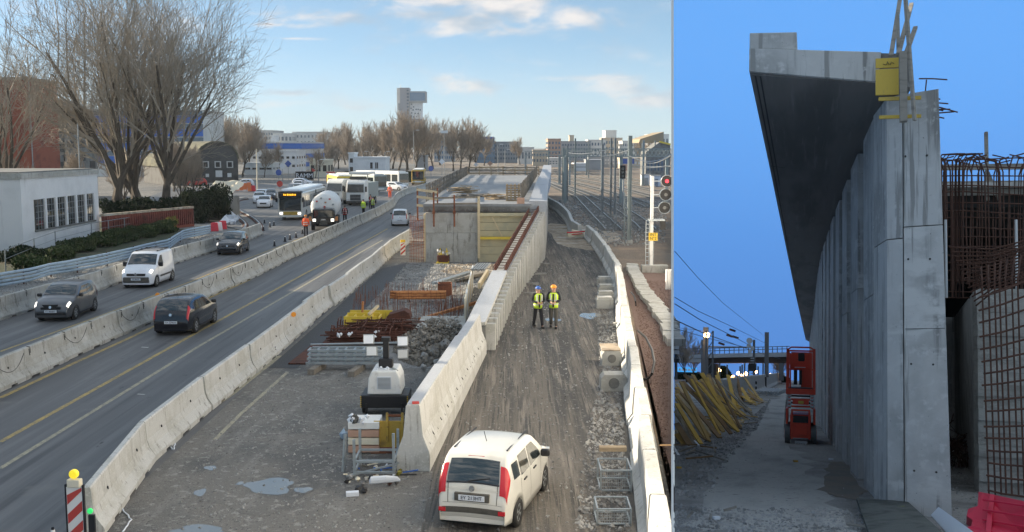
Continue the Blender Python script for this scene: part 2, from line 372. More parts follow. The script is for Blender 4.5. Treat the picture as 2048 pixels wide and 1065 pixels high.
M('evening_rust', (.085, .04, .028), .9, layers=[(5, one, (.05, .025, .02), .45, .7)])
M('evening_galv', (.5, .52, .54), .5, .3)
M('evening_steel', (.12, .13, .14), .7)
M('evening_tyre', (.13, .135, .14), .9)
M('evening_stone', (.33, .33, .33), .9, layers=[(2, one, (.18, .18, .18), .45, .65), (.8, one, (.5, .5, .5), .55, .7)])
M('bridge_brown', (.1, .07, .055), .9)
M('lift_red', (.78, .07, .03), .5, layers=[(2, one, (.6, .05, .02), .5, .75), (14, one, (.2, .04, .03), .66, .76)])
M('crimson_plastic', (.62, .015, .06), .45)
M('ply_y', (.66, .41, .07), .75, layers=[(2, one, (.5, .3, .07), .45, .7), (8, one, (.3, .22, .08), .6, .75)]); M('ply_y2', (.48, .31, .1), .8, layers=[(2, one, (.34, .22, .09), .45, .7)])
M('ply_brown', (.28, .17, .08), .85, layers=[(2, one, (.13, .09, .05), .45, .7)]); M('ply_grey', (.3, .25, .19), .9, layers=[(3, one, (.16, .14, .11), .45, .7)]); M('ply_pale', (.62, .47, .3), .8, layers=[(2, one, (.42, .36, .22), .45, .7)])
M('mouldy', (.09, .095, .085), .8, layers=[(3, one, (.04, .045, .04), .45, .65), (1.4, (1, .5, 1), (.35, .42, .06), .58, .72)], bump=(10, .6, .02))
M('twig_dark', (.07, .055, .045), .95)
M('border_white', (.85, .85, .85), .9); M('bounce_pale_blue', (.6, .74, .92), .9)
M('lamp_glow', (1, .7, .4), .5, emit=(1, .62, .3, 9)); M('lamp_orange', (1, .5, .2), .5, emit=(1, .45, .12, 5)); M('blue_lit', (.05, .3, .6), .5, emit=(.03, .22, .5, .6))
m_ = bpy.data.materials.new('evening_sky'); m_.use_nodes = True; m_.node_tree.nodes.clear(); t_ = NT(m_.node_tree); MATS['evening_sky'] = m_
sp_ = t_.n('ShaderNodeSeparateXYZ'); t_.put(sp_.inputs[0], t_.n('ShaderNodeTexCoord').outputs['Object'])
f_ = t_.ramp(sp_.outputs[2], 6.0, 60.0)           # the dusk sky is deeper towards the horizon
e_ = t_.n('ShaderNodeEmission'); t_.put(e_.inputs[0], t_.mix(f_, (.105, .275, .7), (.145, .425, .97))); e_.inputs[1].default_value = .385
t_.put(t_.n('ShaderNodeOutputMaterial').inputs[0], e_.outputs[0])
# ================================================================ FIRST PLACE: the day-lit building site
DIV = .1512                                        # slope of the plane where the two places part
def rx(y): return .15165 * (.9936 * y + .87)
poly_sheet('ground', [(-2500, -60), (20, -60), (20, 0), (rx(9), 9), (rx(3500), 3500), (-2500, 3500)], 0, 'dirt')
poly_sheet('road', [(-22.6, 8), (-8.5, 8), (-8.6, 60), (-9.2, 110), (-9.5, 150), (-8, 185), (-8, 240), (-40, 240), (-62, 190), (-48, 125), (-30, 105), (-22.6, 92)], .004, 'asphalt')
poly_sheet('path', [(-1.7, 10), (rx(16), 16), (4.1, 40), (5.2, 60), (6.6, 76), (5.6, 92), (4.6, 140), (4.6, 220), (1.5, 220), (2.4, 100), (.9, 66), (-.7, 50), (-1.9, 25)], .004, 'track_dirt')
poly_sheet('verge', [(-30, 10), (-22.9, 10), (-22.6, 92), (-31, 108), (-52, 128), (-60, 90), (-30.5, 60)], .004, 'gravel_grey')
poly_sheet('lawn', [(-36, 20), (-29.5, 20), (-28, 60), (-27.3, 80), (-30, 98), (-36, 100), (-60, 130), (-120, 130), (-60, 60)], .008, 'grass')
poly_sheet('gravel_bed', [(-7.2, 62), (-6.9, 69.6), (1.4, 69.6), (-.4, 52), (-1.2, 42), (-1.6, 36), (-4.4, 36), (-7.2, 46)], .006, 'gravel_grey')
poly_sheet('asphalt_strip', [(-8.5, 36), (-8.3, 66), (-7.0, 69), (-6.6, 64), (-6.9, 58), (-7.0, 47), (-7.1, 42), (-7.5, 36)], .012, 'asphalt_black')
poly_sheet('railway_bed', [(rx(24), 24), (rx(800), 800), (-120, 800), (3, 260), (5.4, 160), (5.6, 130), (6.6, 92), (7.4, 76), (6.2, 62), (4.7, 40), (3.6, 24)], .004, 'ballast')
poly_sheet('ballast_bed', [(3.3, 18), (rx(22), 22), (rx(62), 62), (8.0, 66), (6.6, 62), (5.5, 47), (4.4, 34)], .012, 'ballast_brown')
# painted lines
def strip(pts, wd, mat, z=.009, name='road_line'):
    m = MB()
    pts = [Vector((p[0], p[1], z)) for p in pts]; rows = []
    for i, p in enumerate(pts):
        d = (pts[min(i + 1, len(pts) - 1)] - pts[max(i - 1, 0)]).normalized(); n = Vector((-d.y, d.x, 0)) * wd / 2
        rows.append([p - n, p + n])
    m.grid(rows); o = m.build(name, mat); o['kind'] = 'structure'; return o
def px_line(pp, z=0): return [P(x, y, z) for x, y in pp]
strip(px_line([(0, 885), (390, 668), (560, 575), (700, 499), (745, 475), (775, 458)]), .16, 'line_yellow')
strip(px_line([(0, 938), (400, 692), (600, 576), (720, 506), (765, 481)]), .14, 'line_pale')
strip(px_line([(0, 797), (144, 729), (243, 684), (330, 643), (415, 598), (500, 560)]), .17, 'line_yellow')
strip(px_line([(0, 704), (197, 634), (386, 562), (470, 528), (620, 470)]), .13, 'line_yellow')
for a in ([(730, 694), (745, 694)], [(640, 560), (700, 561)], [(600, 596), (632, 597)]): pass
strip(px_line([(283, 695), (297, 696)]), .1, 'line_white'); strip(px_line([(275, 789), (290, 790)]), .07, 'line_white')
# faint saw-cut joints and worn stripes across the site asphalt
strip(px_line([(430, 880), (480, 830), (575, 745)]), .12, 'line_pale', .007, 'worn_marking')
strip(px_line([(405, 830), (470, 785), (560, 712)]), .16, 'line_pale', .007, 'worn_marking')
def blob(cx, cy, rx_, ry_, z, mat, name, n=22, amp=.25, kind='structure'):
    rg = random.Random(int(cx * 13 + cy * 7)); ph = [rg.uniform(0, 6.28) for _ in range(4)]
    c = P(cx, cy); dxx = (P(cx + rx_, cy) - c).length; dyy = (P(cx, cy - ry_) - c).length
    pts = []
    for k in range(n):
        a = 2 * pi * k / n; r = 1 + amp * (sin(2 * a + ph[0]) * .6 + sin(3 * a + ph[1]) * .6 + sin(5 * a + ph[2]) * .4)
        pts.append((c.x + cos(a) * dxx * r, c.y + sin(a) * dyy * r))
    o = poly_sheet(name, pts, z, mat); o['kind'] = kind; return o
for a in ((540, 973, 52, 14), (400, 986, 13, 6), (421, 937, 13, 4), (395, 1062, 60, 9), (606, 981, 16, 6), (480, 968, 8, 3), (1105, 640, 16, 3), (1180, 632, 20, 6)):
    blob(*a, .0095, 'puddle', 'puddle')
blob(560, 950, 150, 60, .005, 'dirt', 'damp_patch'); blob(1160, 470, 60, 24, .006, 'stone_tan', 'sand_patch')

# ---- precast road barriers, one object per block
def jersey_mesh(L, H=1.0, w0=.31, w1=.085, k=.33):
    g = .028; m = MB(); z0 = .07
    poly = [(-w0, z0), (w0, z0), (w0, z0 + .07), (w0 * .55, k + .02), (w1 + .03, k + .2), (w1, H - .03), (w1 - .025, H), (-w1 + .025, H), (-w1, H - .03), (-w1 - .03, k + .2), (-w0 * .55, k + .02), (-w0, z0 + .07)]
    m.prism(poly, 'Y', g, L - g)
    for a, b in ((g, L * .17), (L * .25, L * .44), (L * .56, L * .75), (L * .83, L - g)): m.b6(-w0 + .005, w0 - .005, a, b, 0, z0 - .001)
    return m.mesh('barrier')
NB = {}
def chain(pts, L, mesh, mat, group, labf, name='concrete_barrier', jit=.02):
    q = walk(pts, L); out = []
    for i in range(len(q) - 1):
        a, b = q[i], q[i + 1]; rz = atan2(b.y - a.y, b.x - a.x) - pi / 2
        o = bpy.data.objects.new(name, mesh); COL.objects.link(o)
        if not mesh.materials: mesh.materials.append(MATS[mat])
        o.location = (a.x + R.uniform(-jit, jit) * 2, a.y, .006); o.rotation_euler = (0, R.uniform(-jit, jit), rz + R.uniform(-jit, jit) * .5)
        tag(o, labf(i), 'barrier', group); out.append(o)
    return out
jm = jersey_mesh(5.1)
left_b = chain([(-23.1, 36)] + [P(x, y, 0) for x, y in ((0, 638), (189, 582), (349, 525), (438, 500), (490, 482), (528, 466))], 5.1, jm, 'concrete', 'grey concrete blocks along the far side of the left carriageway',
      lambda i: f'{ORD[i]} grey block of the row between the left carriageway and the gravel verge')
cb = [(-16.45, 22.0)] + [P(x, y, 1.0) for x, y in ((0, 714), (184, 641), (315, 592), (446, 541), (500, 521), (662, 453), (710, 433), (755, 415), (784, 399), (792, 386), (812, 377), (838, 371), (862, 363))]
cen_b = chain(cb, 5.1, jersey_mesh(5.1), 'concrete', 'concrete blocks dividing the two carriageways', lambda i: f'{ORD[i]} concrete block of the row dividing the two carriageways')
rb = [P(176, 977, 1), P(275, 853, 1), P(399, 757, 1), P(488, 693, 1), P(560, 641, 1), P(608, 604, 1), P(687, 551, 1), P(754, 503, 1), P(780, 481, 1), P(822, 456, 1)]
jm3 = jersey_mesh(5.05)
rig_b = chain(rb, 5.05, jm3, 'concrete_white', 'concrete blocks between the road and the site', lambda i: f'{ORD[i]} pale concrete block of the row between road and site')
sb = [(1290, 1240), (1274, 1065), (1264, 959), (1256, 879), (1244, 760), (1236, 680), (1229, 620), (1225, 572), (1211, 542), (1196, 512), (1178, 488), (1163, 474)]
sb = [P(x, y) for x, y in sb]; sb = [Vector((p.x + .33, p.y, 0)) for p in sb]
jm4 = jersey_mesh(3.0, 1.1, .33, .15)
curv = chain(sb, 3.0, jm4, 'concrete_white', 'white blocks curving along the dirt track', lambda i: f'{ORD[i]} white block of the row curving beside the dirt track and railway')
sb2 = [P(x, y) for x, y in ((1150, 476), (1138, 470), (1128, 443), (1112, 425), (1091, 413), (1084, 405))]; sb2 = [Vector((p.x + .4, p.y, 0)) for p in sb2]
chain(sb2, 4.6, jersey_mesh(4.6, 1.1, .33, .15), 'concrete_white', 'sunlit white blocks at the far end of the dirt track', lambda i: f'{ORD[i]} sunlit white block beyond the red tape on the dirt track')
t = MB()
a = P(1150, 470, .35); t.box(a, (1.4, .5, .28), (0, 0, .3)); t.box(a + Vector((.2, .3, .25)), (.9, .4, .14), (0, .2, -.2)); tag(t.build('barrier_bag', 'tarp_cream'), 'pale sandbag with red tape on the kink of the white barrier row', 'sandbag')
t = MB(); t.tube(a + Vector((-.7, -.3, .2)), a + Vector((.8, -.3, .3)), .07, 5); t.tube(a + Vector((-.5, -.32, .02)), a + Vector((.6, -.31, .12)), .05, 5); tag(t.build('warning_tape', 'lamp_red'), 'crumpled red warning tape on the white barrier row', 'tape')
# rebar loops, hooks and cables on the centre barrier
cbm = MB()
cbm.tube((-.02, 0, -.02), (0, 0, -.24), .012, 4); cbm.tube((-.02, .07, .0), (0, .06, -.17), .01, 4); cbm.beam((-.1, .0, .06), (.0, .05, .03), .03, .02)
hook = cbm.mesh('hook')
for o in cen_b[1:16] + left_b[1:9]:
    for yy in (.25, 2.55):
        part('hook', hook, 'cloth_black', o, (.13 if o in cen_b else .13, yy, .95))
for i, o in enumerate(cen_b[1:14]):
    pts = [(.1 + .05 * (1 - (2 * k / 9 - 1) ** 2), .3 + 1.9 * k / 9, .85 - .42 * (1 - (2 * k / 9 - 1) ** 2)) for k in range(10)]
    c = MB().path(pts, .008, 4); c.build('cable', 'cloth_black', o)
# cable lying along the right barrier
pts = [P(x, y, .02) for x, y in ((245, 1064), (262, 1040), (240, 1015), (255, 985), (275, 960), (300, 925), (335, 890), (347, 900), (352, 880), (400, 835), (420, 812))]
pts2 = []
for i in range(len(pts) - 1):
    for k in range(6): p = pts[i].lerp(pts[i + 1], k / 6); pts2.append(p + Vector((R.uniform(-.015, .015), R.uniform(-.03, .03), 0)))
tag(MB().path(pts2, .017, 5).build('power_cable', 'paper_white'), 'pale cable lying on the asphalt along the right barrier row', 'cable')
# ---- low kerb blocks (concrete feet) by the curved barrier
for i, (x, y) in enumerate(((1212, 573), (1215, 590), (1215, 604), (1213, 616))):
    p = P(x, y); m = MB(); m.b6(p.x - .5, p.x + .3, p.y - .35, p.y + .35, .006, .45); m.b6(p.x - .44, p.x + .24, p.y - .3, p.y + .3, .45, .55)
    tag(m.build('concrete_block', 'concrete'), f'{ORD[i] if 0 else ["farthest","third nearest","second nearest","nearest"][i]} of four low concrete feet against the white barrier', 'concrete block', 'low concrete feet by the barrier')
for i, (x, y, s) in enumerate(((1222, 730, 1), (1226, 780, 1.15))):
    p = P(x, y); t = thing('recycled_block', ['farther grey recycled base block with brown slab on top beside the white barrier', 'nearer grey hexagonal base block with a round hollow beside the white barrier'][i], 'base block', p)
    m = MB(); m.prism([(-.36 * s, .0), (.36 * s, .0), (.36 * s, .42), (.26 * s, .55), (-.26 * s, .55), (-.36 * s, .42)], 'Y', -.3, .3); m.build('block', 'concrete', t, bevel=.02)
    m = MB(); m.disc((0, -.305, .28), .15 * s, (0, -1, 0), 14, .012); m.build('hollow', 'concrete_dark', t)
    if i == 0: MB().b6(-.34, .3, -.3, .9, .552, .6).build('slab', 'stone_tan', t)
# ---- precast high barrier (middle of picture)
HB = [P(833, 951), P(843.5, 905)]
def high_profile(H, w0=.40, w1=.17): return [(-w0, 0), (w0, 0), (w0, .42), (w0 * .93, .52), (w1 + .07, .86), (w1, H - .04), (w1 - .03, H), (-w1 + .03, H), (-w1, H - .04), (-w1 - .07, .86), (-w0 * .93, .52), (-w0, .42)]
hp0, hp1 = Vector((-2.35, 24.3, 0)), Vector((-1.35, 38.6, 0))
hd = hp1 - hp0; hrz = atan2(hd.y, hd.x) - pi / 2; n = 3; L = hd.length / n
for i in range(n):
    H = [1.62, 1.56, 1.5][i]
    t = thing('high_barrier', ['nearest tall barrier section, its bare end facing the camera, red chalk on top', 'middle tall concrete barrier section between light tower and white car', 'farthest tall concrete barrier section before the ribbed wall'][i], 'barrier', hp0 + hd * (i / n), hrz, 'tall precast barrier sections')
    m = MB(); m.prism(high_profile(H), 'Y', .008, L - .008); m.build('body', 'concrete_white', t, bevel=.012)
    m = MB()
    for k in range(7): m.box((.345 - .01, .4 + k * L / 7, .60 + .05 * (k % 2)), (.016, .04, .08), (0, -.55, 0))
    m.build('lifting_slot', 'concrete_dark', t)
    m = MB(); m.box((0, L * .5, H + .004), (.3, L * .96, .006)); m.build('top_screed', 'concrete_top', t)
    if i == 0: MB().box((.05, .12, H + .03), (.16, .1, .05), (0, 0, .3)).build('red_cap', 'sign_red', t)
# ---- retaining wall with ribs, rising to the deck
W0, W1, W2 = Vector((-1.0, 38.9, 0)), Vector((-.25, 51, 0)), Vector((1.95, 72, 0))
rt = thing('retaining_wall', 'long ribbed concrete retaining wall rising from the tall barrier to the deck', 'retaining wall', W0)
def WL(v): return Vector(v) - W0
def wall_prism(a, b, za, zb, th, mat, name, lift=0.0):
    a, b = WL(a), WL(b); d = (b - a).normalized(); n = Vector((-d.y, d.x, 0)) * th
    m = MB(); vs = []
    for p, z in ((a, za), (b, zb)): vs += [p + Vector((0, 0, lift)), p + n + Vector((0, 0, lift)), p + n + Vector((0, 0, z)), p + Vector((0, 0, z))]
    m.add(vs, [(0, 1, 2, 3), (4, 7, 6, 5), (0, 4, 5, 1), (1, 5, 6, 2), (2, 6, 7, 3), (3, 7, 4, 0)]); return m.build(name, mat, rt)
wall_prism(W0, W1, 1.0, 1.5, .5, 'concrete_dark', 'parapet'); wall_prism(W0, W1, 1.14, 1.66, .72, 'concrete_white', 'coping', 1.02)  # darker concrete behind the ribs stands for the shade between them
wall_prism(W0 + Vector((-.0, .05, .0)), W1, 1.146, 1.666, .70, 'concrete_top', 'top_screed', 1.10)
wall_prism(W1, W2, 1.5, 3.35, .75, 'concrete', 'wall_body')
W3, W4 = Vector((3.1, 100, 0)), Vector((5.3, 165, 0))
wall_prism(W2, W3, 3.4, 3.4, .8, 'concrete', 'wall_body'); wall_prism(W3, W4, 3.4, 3.4, .8, 'concrete', 'wall_body')
ribm = MB().b6(0, .34, -.14, .14, 0, 1).mesh('pilaster')
def ribs(a, b, za, zb, step):
    d = (b - a); n = int(d.length / step); rz = atan2(d.y, d.x) - pi / 2
    for i in range(n):
        t = (i + .5) / n; p = a + d * t - W0; part('pilaster', ribm, 'concrete_white', rt, p + Vector((-.002, 0, 0)), (0, 0, rz), (1, 1, lerp(za, zb, t)))
ribs(W0, W1, 1.0, 1.45, 1.0); ribs(W1, W2, 1.5, 3.3, 1.0); ribs(W2, W3, 3.4, 3.4, .9); ribs(W3, W4, 3.4, 3.4, 1.6)
m = MB()                                                      # starter bars on the unfinished top: two rusty rows with concrete between
d = W2 - W1; u = d.normalized(); nn = Vector((-u.y, u.x, 0))
for i in range(120):
    t = (i + .5) / 120; z = lerp(1.5, 3.35, t); p = WL(W1 + d * t)
    for s in (.1, .62):
        q = p + nn * s + Vector((0, 0, z - .03)); h = .38 + R.uniform(-.04, .06)
        m.path([q, q + Vector((R.uniform(-.02, .02), 0, h)), q + u * .13 + Vector((0, 0, h + .03)), q + u * .15 + Vector((0, 0, h * .3))], .018, 4)
    if i % 4 == 0:
        q = p + nn * .1 + Vector((0, 0, z + .12)); m.tube(q, q + nn * .52, .016, 4)
for s in (.08, .15, .6, .68):
    for hh in (.16, .3): m.tube(WL(W1) + nn * s + Vector((0, 0, 1.5 + hh)), WL(W2) + nn * s + Vector((0, 0, 3.35 + hh)), .02, 4)
m.build('starter_bars', 'rust_dark', rt, stuff=True)
# ---- deck
DK0 = Vector((-5.9, 69.8, 0)); dk = thing('bridge_deck', 'raised concrete deck with an end wall facing the camera', 'bridge deck', DK0)
def D6(x0, x1, y0, y1, z0, z1, name, mat, par=None, **k): return MB().b6(x0 - DK0.x, x1 - DK0.x, y0 - DK0.y, y1 - DK0.y, z0, z1).build(name, mat, par or dk, **k)
for i, (a, b) in enumerate(((-5.75, -3.9), (-3.885, -2.3))):
    D6(a, b, 69.8, 70.2, 0, 1.95, 'wall_panel', 'concrete'); D6(a, b, 69.805, 70.2, 1.965, 3.3, 'wall_panel', 'concrete')
D6(-5.9, -5.76, 69.9, 72, 0, 3.2, 'plywood_stop', 'wood_pale')
for k in range(6): D6(-2.25, 1.2, 69.75 + (k % 2) * .006, 70.1, .02 + k * .53, .02 + k * .53 + .51, 'formwork_board', 'form_pale')
D6(-2.2, 1.1, 69.5, 69.74, 1.55, 1.72, 'waler', 'yellow_steel'); D6(-2.3, 1.25, 69.5, 69.74, 3.1, 3.3, 'waler', 'form_pale')
D6(-2.28, -2.12, 69.4, 69.55, .3, 4.4, 'post', 'wood_pale'); MB().beam((4.6, -.35, 3.05), (5.25, -.35, 1.75), .07).build('brace', 'wood_pale', dk)
sl = MB(); sl.prism([(-5.95, 70.3), (1.3, 70.3), (2.2, 100), (3.6, 141), (-6.0, 141)], 'Z', 3.32, 3.86)
sl.v = [(a - DK0.x, b - DK0.y, c) for a, b, c in sl.v]
sl.build('deck_slab', 'deck_top', dk)
D6(-5.9, 1.2, 70.22, 70.298, 3.33, 3.7, 'slab_edge', 'concrete_dark')
D6(-5.6, -5.3, 70.3, 140, 0, 3.31, 'side_wall', 'concrete')
m = MB()
for i in range(90): m.tube((.2 + i * .07, -.05 + .3, 3.35), (.2 + i * .07, -.12, 3.3 + R.uniform(.1, .3)), .012, 3)
m.build('starter_bars', 'rust_dark', dk, stuff=True)
# parapet along the right edge
pp = thing('deck_parapet', 'smooth blue grey concrete parapet along the right edge of the deck', 'parapet', (1.0, 71.6, 3.4))
m = MB(); rows = []
for (x, y, z) in ((1.05, 71.6, 3.98), (2.15, 100, 4.25), (3.45, 128, 4.6), (4.75, 163, 4.8)):
    rows.append([(x - 1 - .0, y - 71.6, -.45), (x - 1 + 1.25, y - 71.6, -.45), (x - 1 + 1.32, y - 71.6, z - 3.4), (x - 1 + .12, y - 71.6, z - 3.4 + .03)])
m.loft(rows); m.build('coping', 'concrete_top', pp)
# wooden guard rails round the deck
def guard(a, b, name, label, step=1.6, h=1.1, mat='wood', rails=3, cols=('wood_grey',), zb=3.86):
    a, b = Vector(a), Vector(b); t = thing(name, label, 'guard rail', a, 0, 'wooden guard rails round the deck'); d = b - a; n = max(1, int(d.length / step)); u = d.normalized(); nn = Vector((-u.y, u.x, 0)) * .05
    pm = MB().b6(-.06, .06, -.05, .05, -.35, h).mesh('post')
    for i in range(n + 1): part('post', pm, mat, t, d * (i / n), (R.uniform(-.04, .04), R.uniform(-.05, .05), atan2(d.y, d.x)))
    for k in range(rails):
        z = h * (k + .6) / rails
        for i in range(0, n, 3):
            p, q = d * (i / n) + nn + Vector((0, 0, z + R.uniform(-.04, .04))), d * (min(n, i + 3.15) / n) + nn + Vector((0, 0, z + R.uniform(-.04, .04)))
            MB().beam(p, q, .05, .17).build('rail', cols[(i + k) % len(cols)], t)
    return t
guard((-6.0, 74, 3.86), (-6.0, 141, 3.86), 'guard_rail', 'weathered wooden guard rail along the left edge of the deck', 1.8, 1.2, 'wood_grey', 3, ('wood_grey', 'wood', 'wood_grey'))
guard((-6.0, 141, 3.86), (3.6, 141, 3.86), 'guard_rail', 'wooden guard rail across the far end of the deck', 1.5, 1.2, 'wood', 3, ('wood', 'wood_grey'))
guard((.65, 73, 3.86), (3.3, 139, 3.86), 'guard_rail', 'tangled wooden guard rail along the right edge of the deck', 1.3, 1.3, 'wood_grey', 3, ('wood_grey', 'wood'))
t = thing('guard_rail', 'three bright yellow planks fencing the near left corner of the deck', 'guard rail', P(838, 424, 3.3), 0)
o = P(838, 424, 3.3)
for k, z in enumerate((.15, .72, 1.2)): MB().beam((-.15, 0, z + .3), (1.25, -.1, z + .12), .03, .17).build('plank', 'wood_pale', t)
for xx in (-.1, 1.25): MB().b6(xx - .05, xx + .05, .03, .1, -.6, 1.6).build('post', 'rust', t)
for i, x in enumerate((868, 909)):
    p = PD(x, 455, 69.55); m = MB(); m.b6(p.x - .05, p.x + .05, 69.4, 69.55, 2.4, 4.7 - i * .2); m.b6(p.x - .09, p.x + .09, 69.35, 69.6, 3.25, 3.45)
    tag(m.build('guard_post', 'rust'), ['left', 'right'][i] + ' rusty guard post clamped to the deck end wall', 'post', 'rusty guard posts on the end wall')
m = MB()
for z in (3.9, 4.3): m.beam((-5.2, 69.48, z), (-2.2, 69.48, z + .05), .03, .12)
tag(m.build('guard_board', 'wood_grey'), 'two thin weathered boards fixed across the deck edge above the end wall', 'boards')
# things on the deck
t = thing('board_stack', 'tall square stack of timber on the deck near the right edge', 'timber stack', P(1026, 402, 3.86))
bm_ = MB().b6(-.5, .5, -.06, .06, 0, .075).mesh('board'); 
for k in range(14):
    for j in range(4): part('board', bm_, 'wood', t, (R.uniform(-.03, .03), -.42 + j * .28, k * .085), (0, 0, 0)) if k % 2 == 0 else part('board', bm_, 'wood', t, (-.42 + j * .28, R.uniform(-.03, .03), k * .085), (0, 0, pi / 2))
for i, (x, y, n, ln, lab) in enumerate(((925, 386, 26, 1.6, 'low pile of brown planks lying on the middle of the deck'), (993, 399, 20, 1.0, 'heap of short offcuts beside the timber stack on the deck'), (948, 394, 10, 2.2, 'grey planks fanned out at the front of the deck'))):
    t = thing('plank_pile', lab, 'plank pile', P(x, y, 3.86)); pm = MB().b6(-ln / 2, ln / 2, -.08, .08, 0, .05).mesh('plank')
    for k in range(n): part('plank', pm, ('wood', 'wood', 'wood_grey')[i], t, (R.uniform(-.7, .7), R.uniform(-.9, .9), .02 + (k // 5) * .1), (R.uniform(-.1, .1), R.uniform(-.1, .1), R.uniform(-.7, .7)))
p = P(1043, 408, 3.86); tag(MB().b6(p.x - .3, p.x + .2, p.y - .2, p.y + .2, 3.87, 4.25).build('brick_crate', 'pink_far'), 'small pink block pile by the parapet at the deck front', 'block pile')
# side cage of reinforcement by the end wall
t = thing('rebar_cage', 'upright rusty reinforcement mat leaning beside the left end of the end wall', 'rebar mat', (-6.8, 69.6, 0))
for i in range(9): MB().tube((i * .11, 0, 0), (i * .11 + .02, .3, 3.2 - i * .05), .014, 4).build('bar', 'rust', t)
for i in range(15): MB().tube((-.05, .02 * i, .2 + i * .2), (.95, .02 * i + .04, .22 + i * .2 + R.uniform(-.1, .25)), .012, 4).build('bar', 'rust', t)
# warning board at the wall
def stripe_board(t, w, h, z0, n=4, y=-.02):
    MB().b6(-w / 2, w / 2, y, y + .03, z0, z0 + h).build('board', 'white_plastic', t)
    for k in range(n):
        zc = z0 + h * (k + .25) / n; s = h / n * .5; zs = [zc - .06, zc + .22, zc + .22 + s, zc - .06 + s]; zs = [min(max(a, z0), z0 + h) for a in zs]
        MB().add([(-w / 2 + .01, y - .006, zs[0]), (w / 2 - .01, y - .006, zs[1]), (w / 2 - .01, y - .006, zs[2]), (-w / 2 + .01, y - .006, zs[3]), (-w / 2 + .01, y - .001, zs[0]), (w / 2 - .01, y - .001, zs[1]), (w / 2 - .01, y - .001, zs[2]), (-w / 2 + .01, y - .001, zs[3])],
                 [(0, 1, 2, 3), (7, 6, 5, 4), (0, 4, 5, 1), (1, 5, 6, 2), (2, 6, 7, 3), (3, 7, 4, 0)]).build('red_stripe', 'sign_red', t)
t = thing('warning_board', 'red and white striped board with yellow lamp at the bottom left corner', 'warning board', P(155, 1095, 0), -.12)
stripe_board(t, .32, 1.15, .05, 3); MB().b6(-.19, -.163, -.03, .03, 0, 1.25).build('edge', 'cloth_black', t); MB().b6(.163, .19, -.03, .03, 0, 1.25).build('edge', 'cloth_black', t)
MB().b6(-.13, .13, -.06, .08, 1.2, 1.36).build('battery_box', 'tarp_cream', t, bevel=.02)
l = MB(); l.disc((0, -.05, 1.46), .088, (0, 1, 0), 18, .1); l.build('lamp', 'lamp_yellow', t, bevel=.02)
t = thing('hazard_lamp', 'green lamp hung on the near end of the right barrier row', 'lamp', P(183, 1020, .75)); MB().disc((0, -.04, 0), .055, (0, -1, 0), 16, .06).build('lens', 'signal_green', t, bevel=.015); MB().b6(-.06, .06, -.03, .03, -.5, -.1).build('battery_box', 'cloth_black', t)
t = thing('warning_board', 'small tilted red and white board beside the far end of the right barrier row', 'warning board', P(806, 514, 0), .3); stripe_board(t, .35, .9, .1, 3); MB().b6(-.16, .16, -.05, .05, 1.02, 1.2).build('lamp', 'sign_yellow', t)
# ---- traffic cones / delineator posts
def cone_mesh(): 
    m = MB(); m.b6(-.14, .14, -.14, .14, 0, .03); m.tube((0, 0, .03), (0, 0, .55), .1, 10, .025); return m
def cone(x, y, lab, h=1.0, dark=True):
    t = thing('traffic_cone', lab, 'traffic cone', P(x, y), 0, 'traffic cones')
    cone_parts(t, .62 if y > 700 and y < 800 else .95); return t
cmA = cone_mesh().mesh('cone'); cmB = MB().tube((0, 0, .2), (0, 0, .33), .073, 10, .05).mesh('white_band'); cmC = MB().tube((0, 0, .42), (0, 0, .5), .052, 10, .037).mesh('white_band')
def cone_parts(t, s=1.3):
    a = part('cone', cmA, 'cloth_black', t, scale=(s, s, s)); part('white_band', cmB, 'white_plastic', t, scale=(s,) * 3); part('white_band', cmC, 'white_plastic', t, scale=(s,) * 3)
for x, y, lab in ((108, 1108, 'black and white cone at the bottom left edge near the striped board'), (551, 712, 'small cone standing in front of the asphalt strip by the right barrier row'), (549, 493, 'first cone beyond the dark car on the left carriageway'), (570, 484, 'second cone beyond the dark car on the left carriageway'),
                  (580, 480, 'third cone before the worker in orange'), (592, 476, 'cone just left of the worker in orange'), (540, 455, 'left one of two posts beside the bus front corner'), (548, 452, 'right one of two posts beside the bus front corner'), (527, 462, 'cone at the far end of the left barrier row'),
                  (605, 468, 'cone beside the legs of the worker in orange'), (529, 447, 'cone beside the tram track curve')):
    cone(x, y, lab)
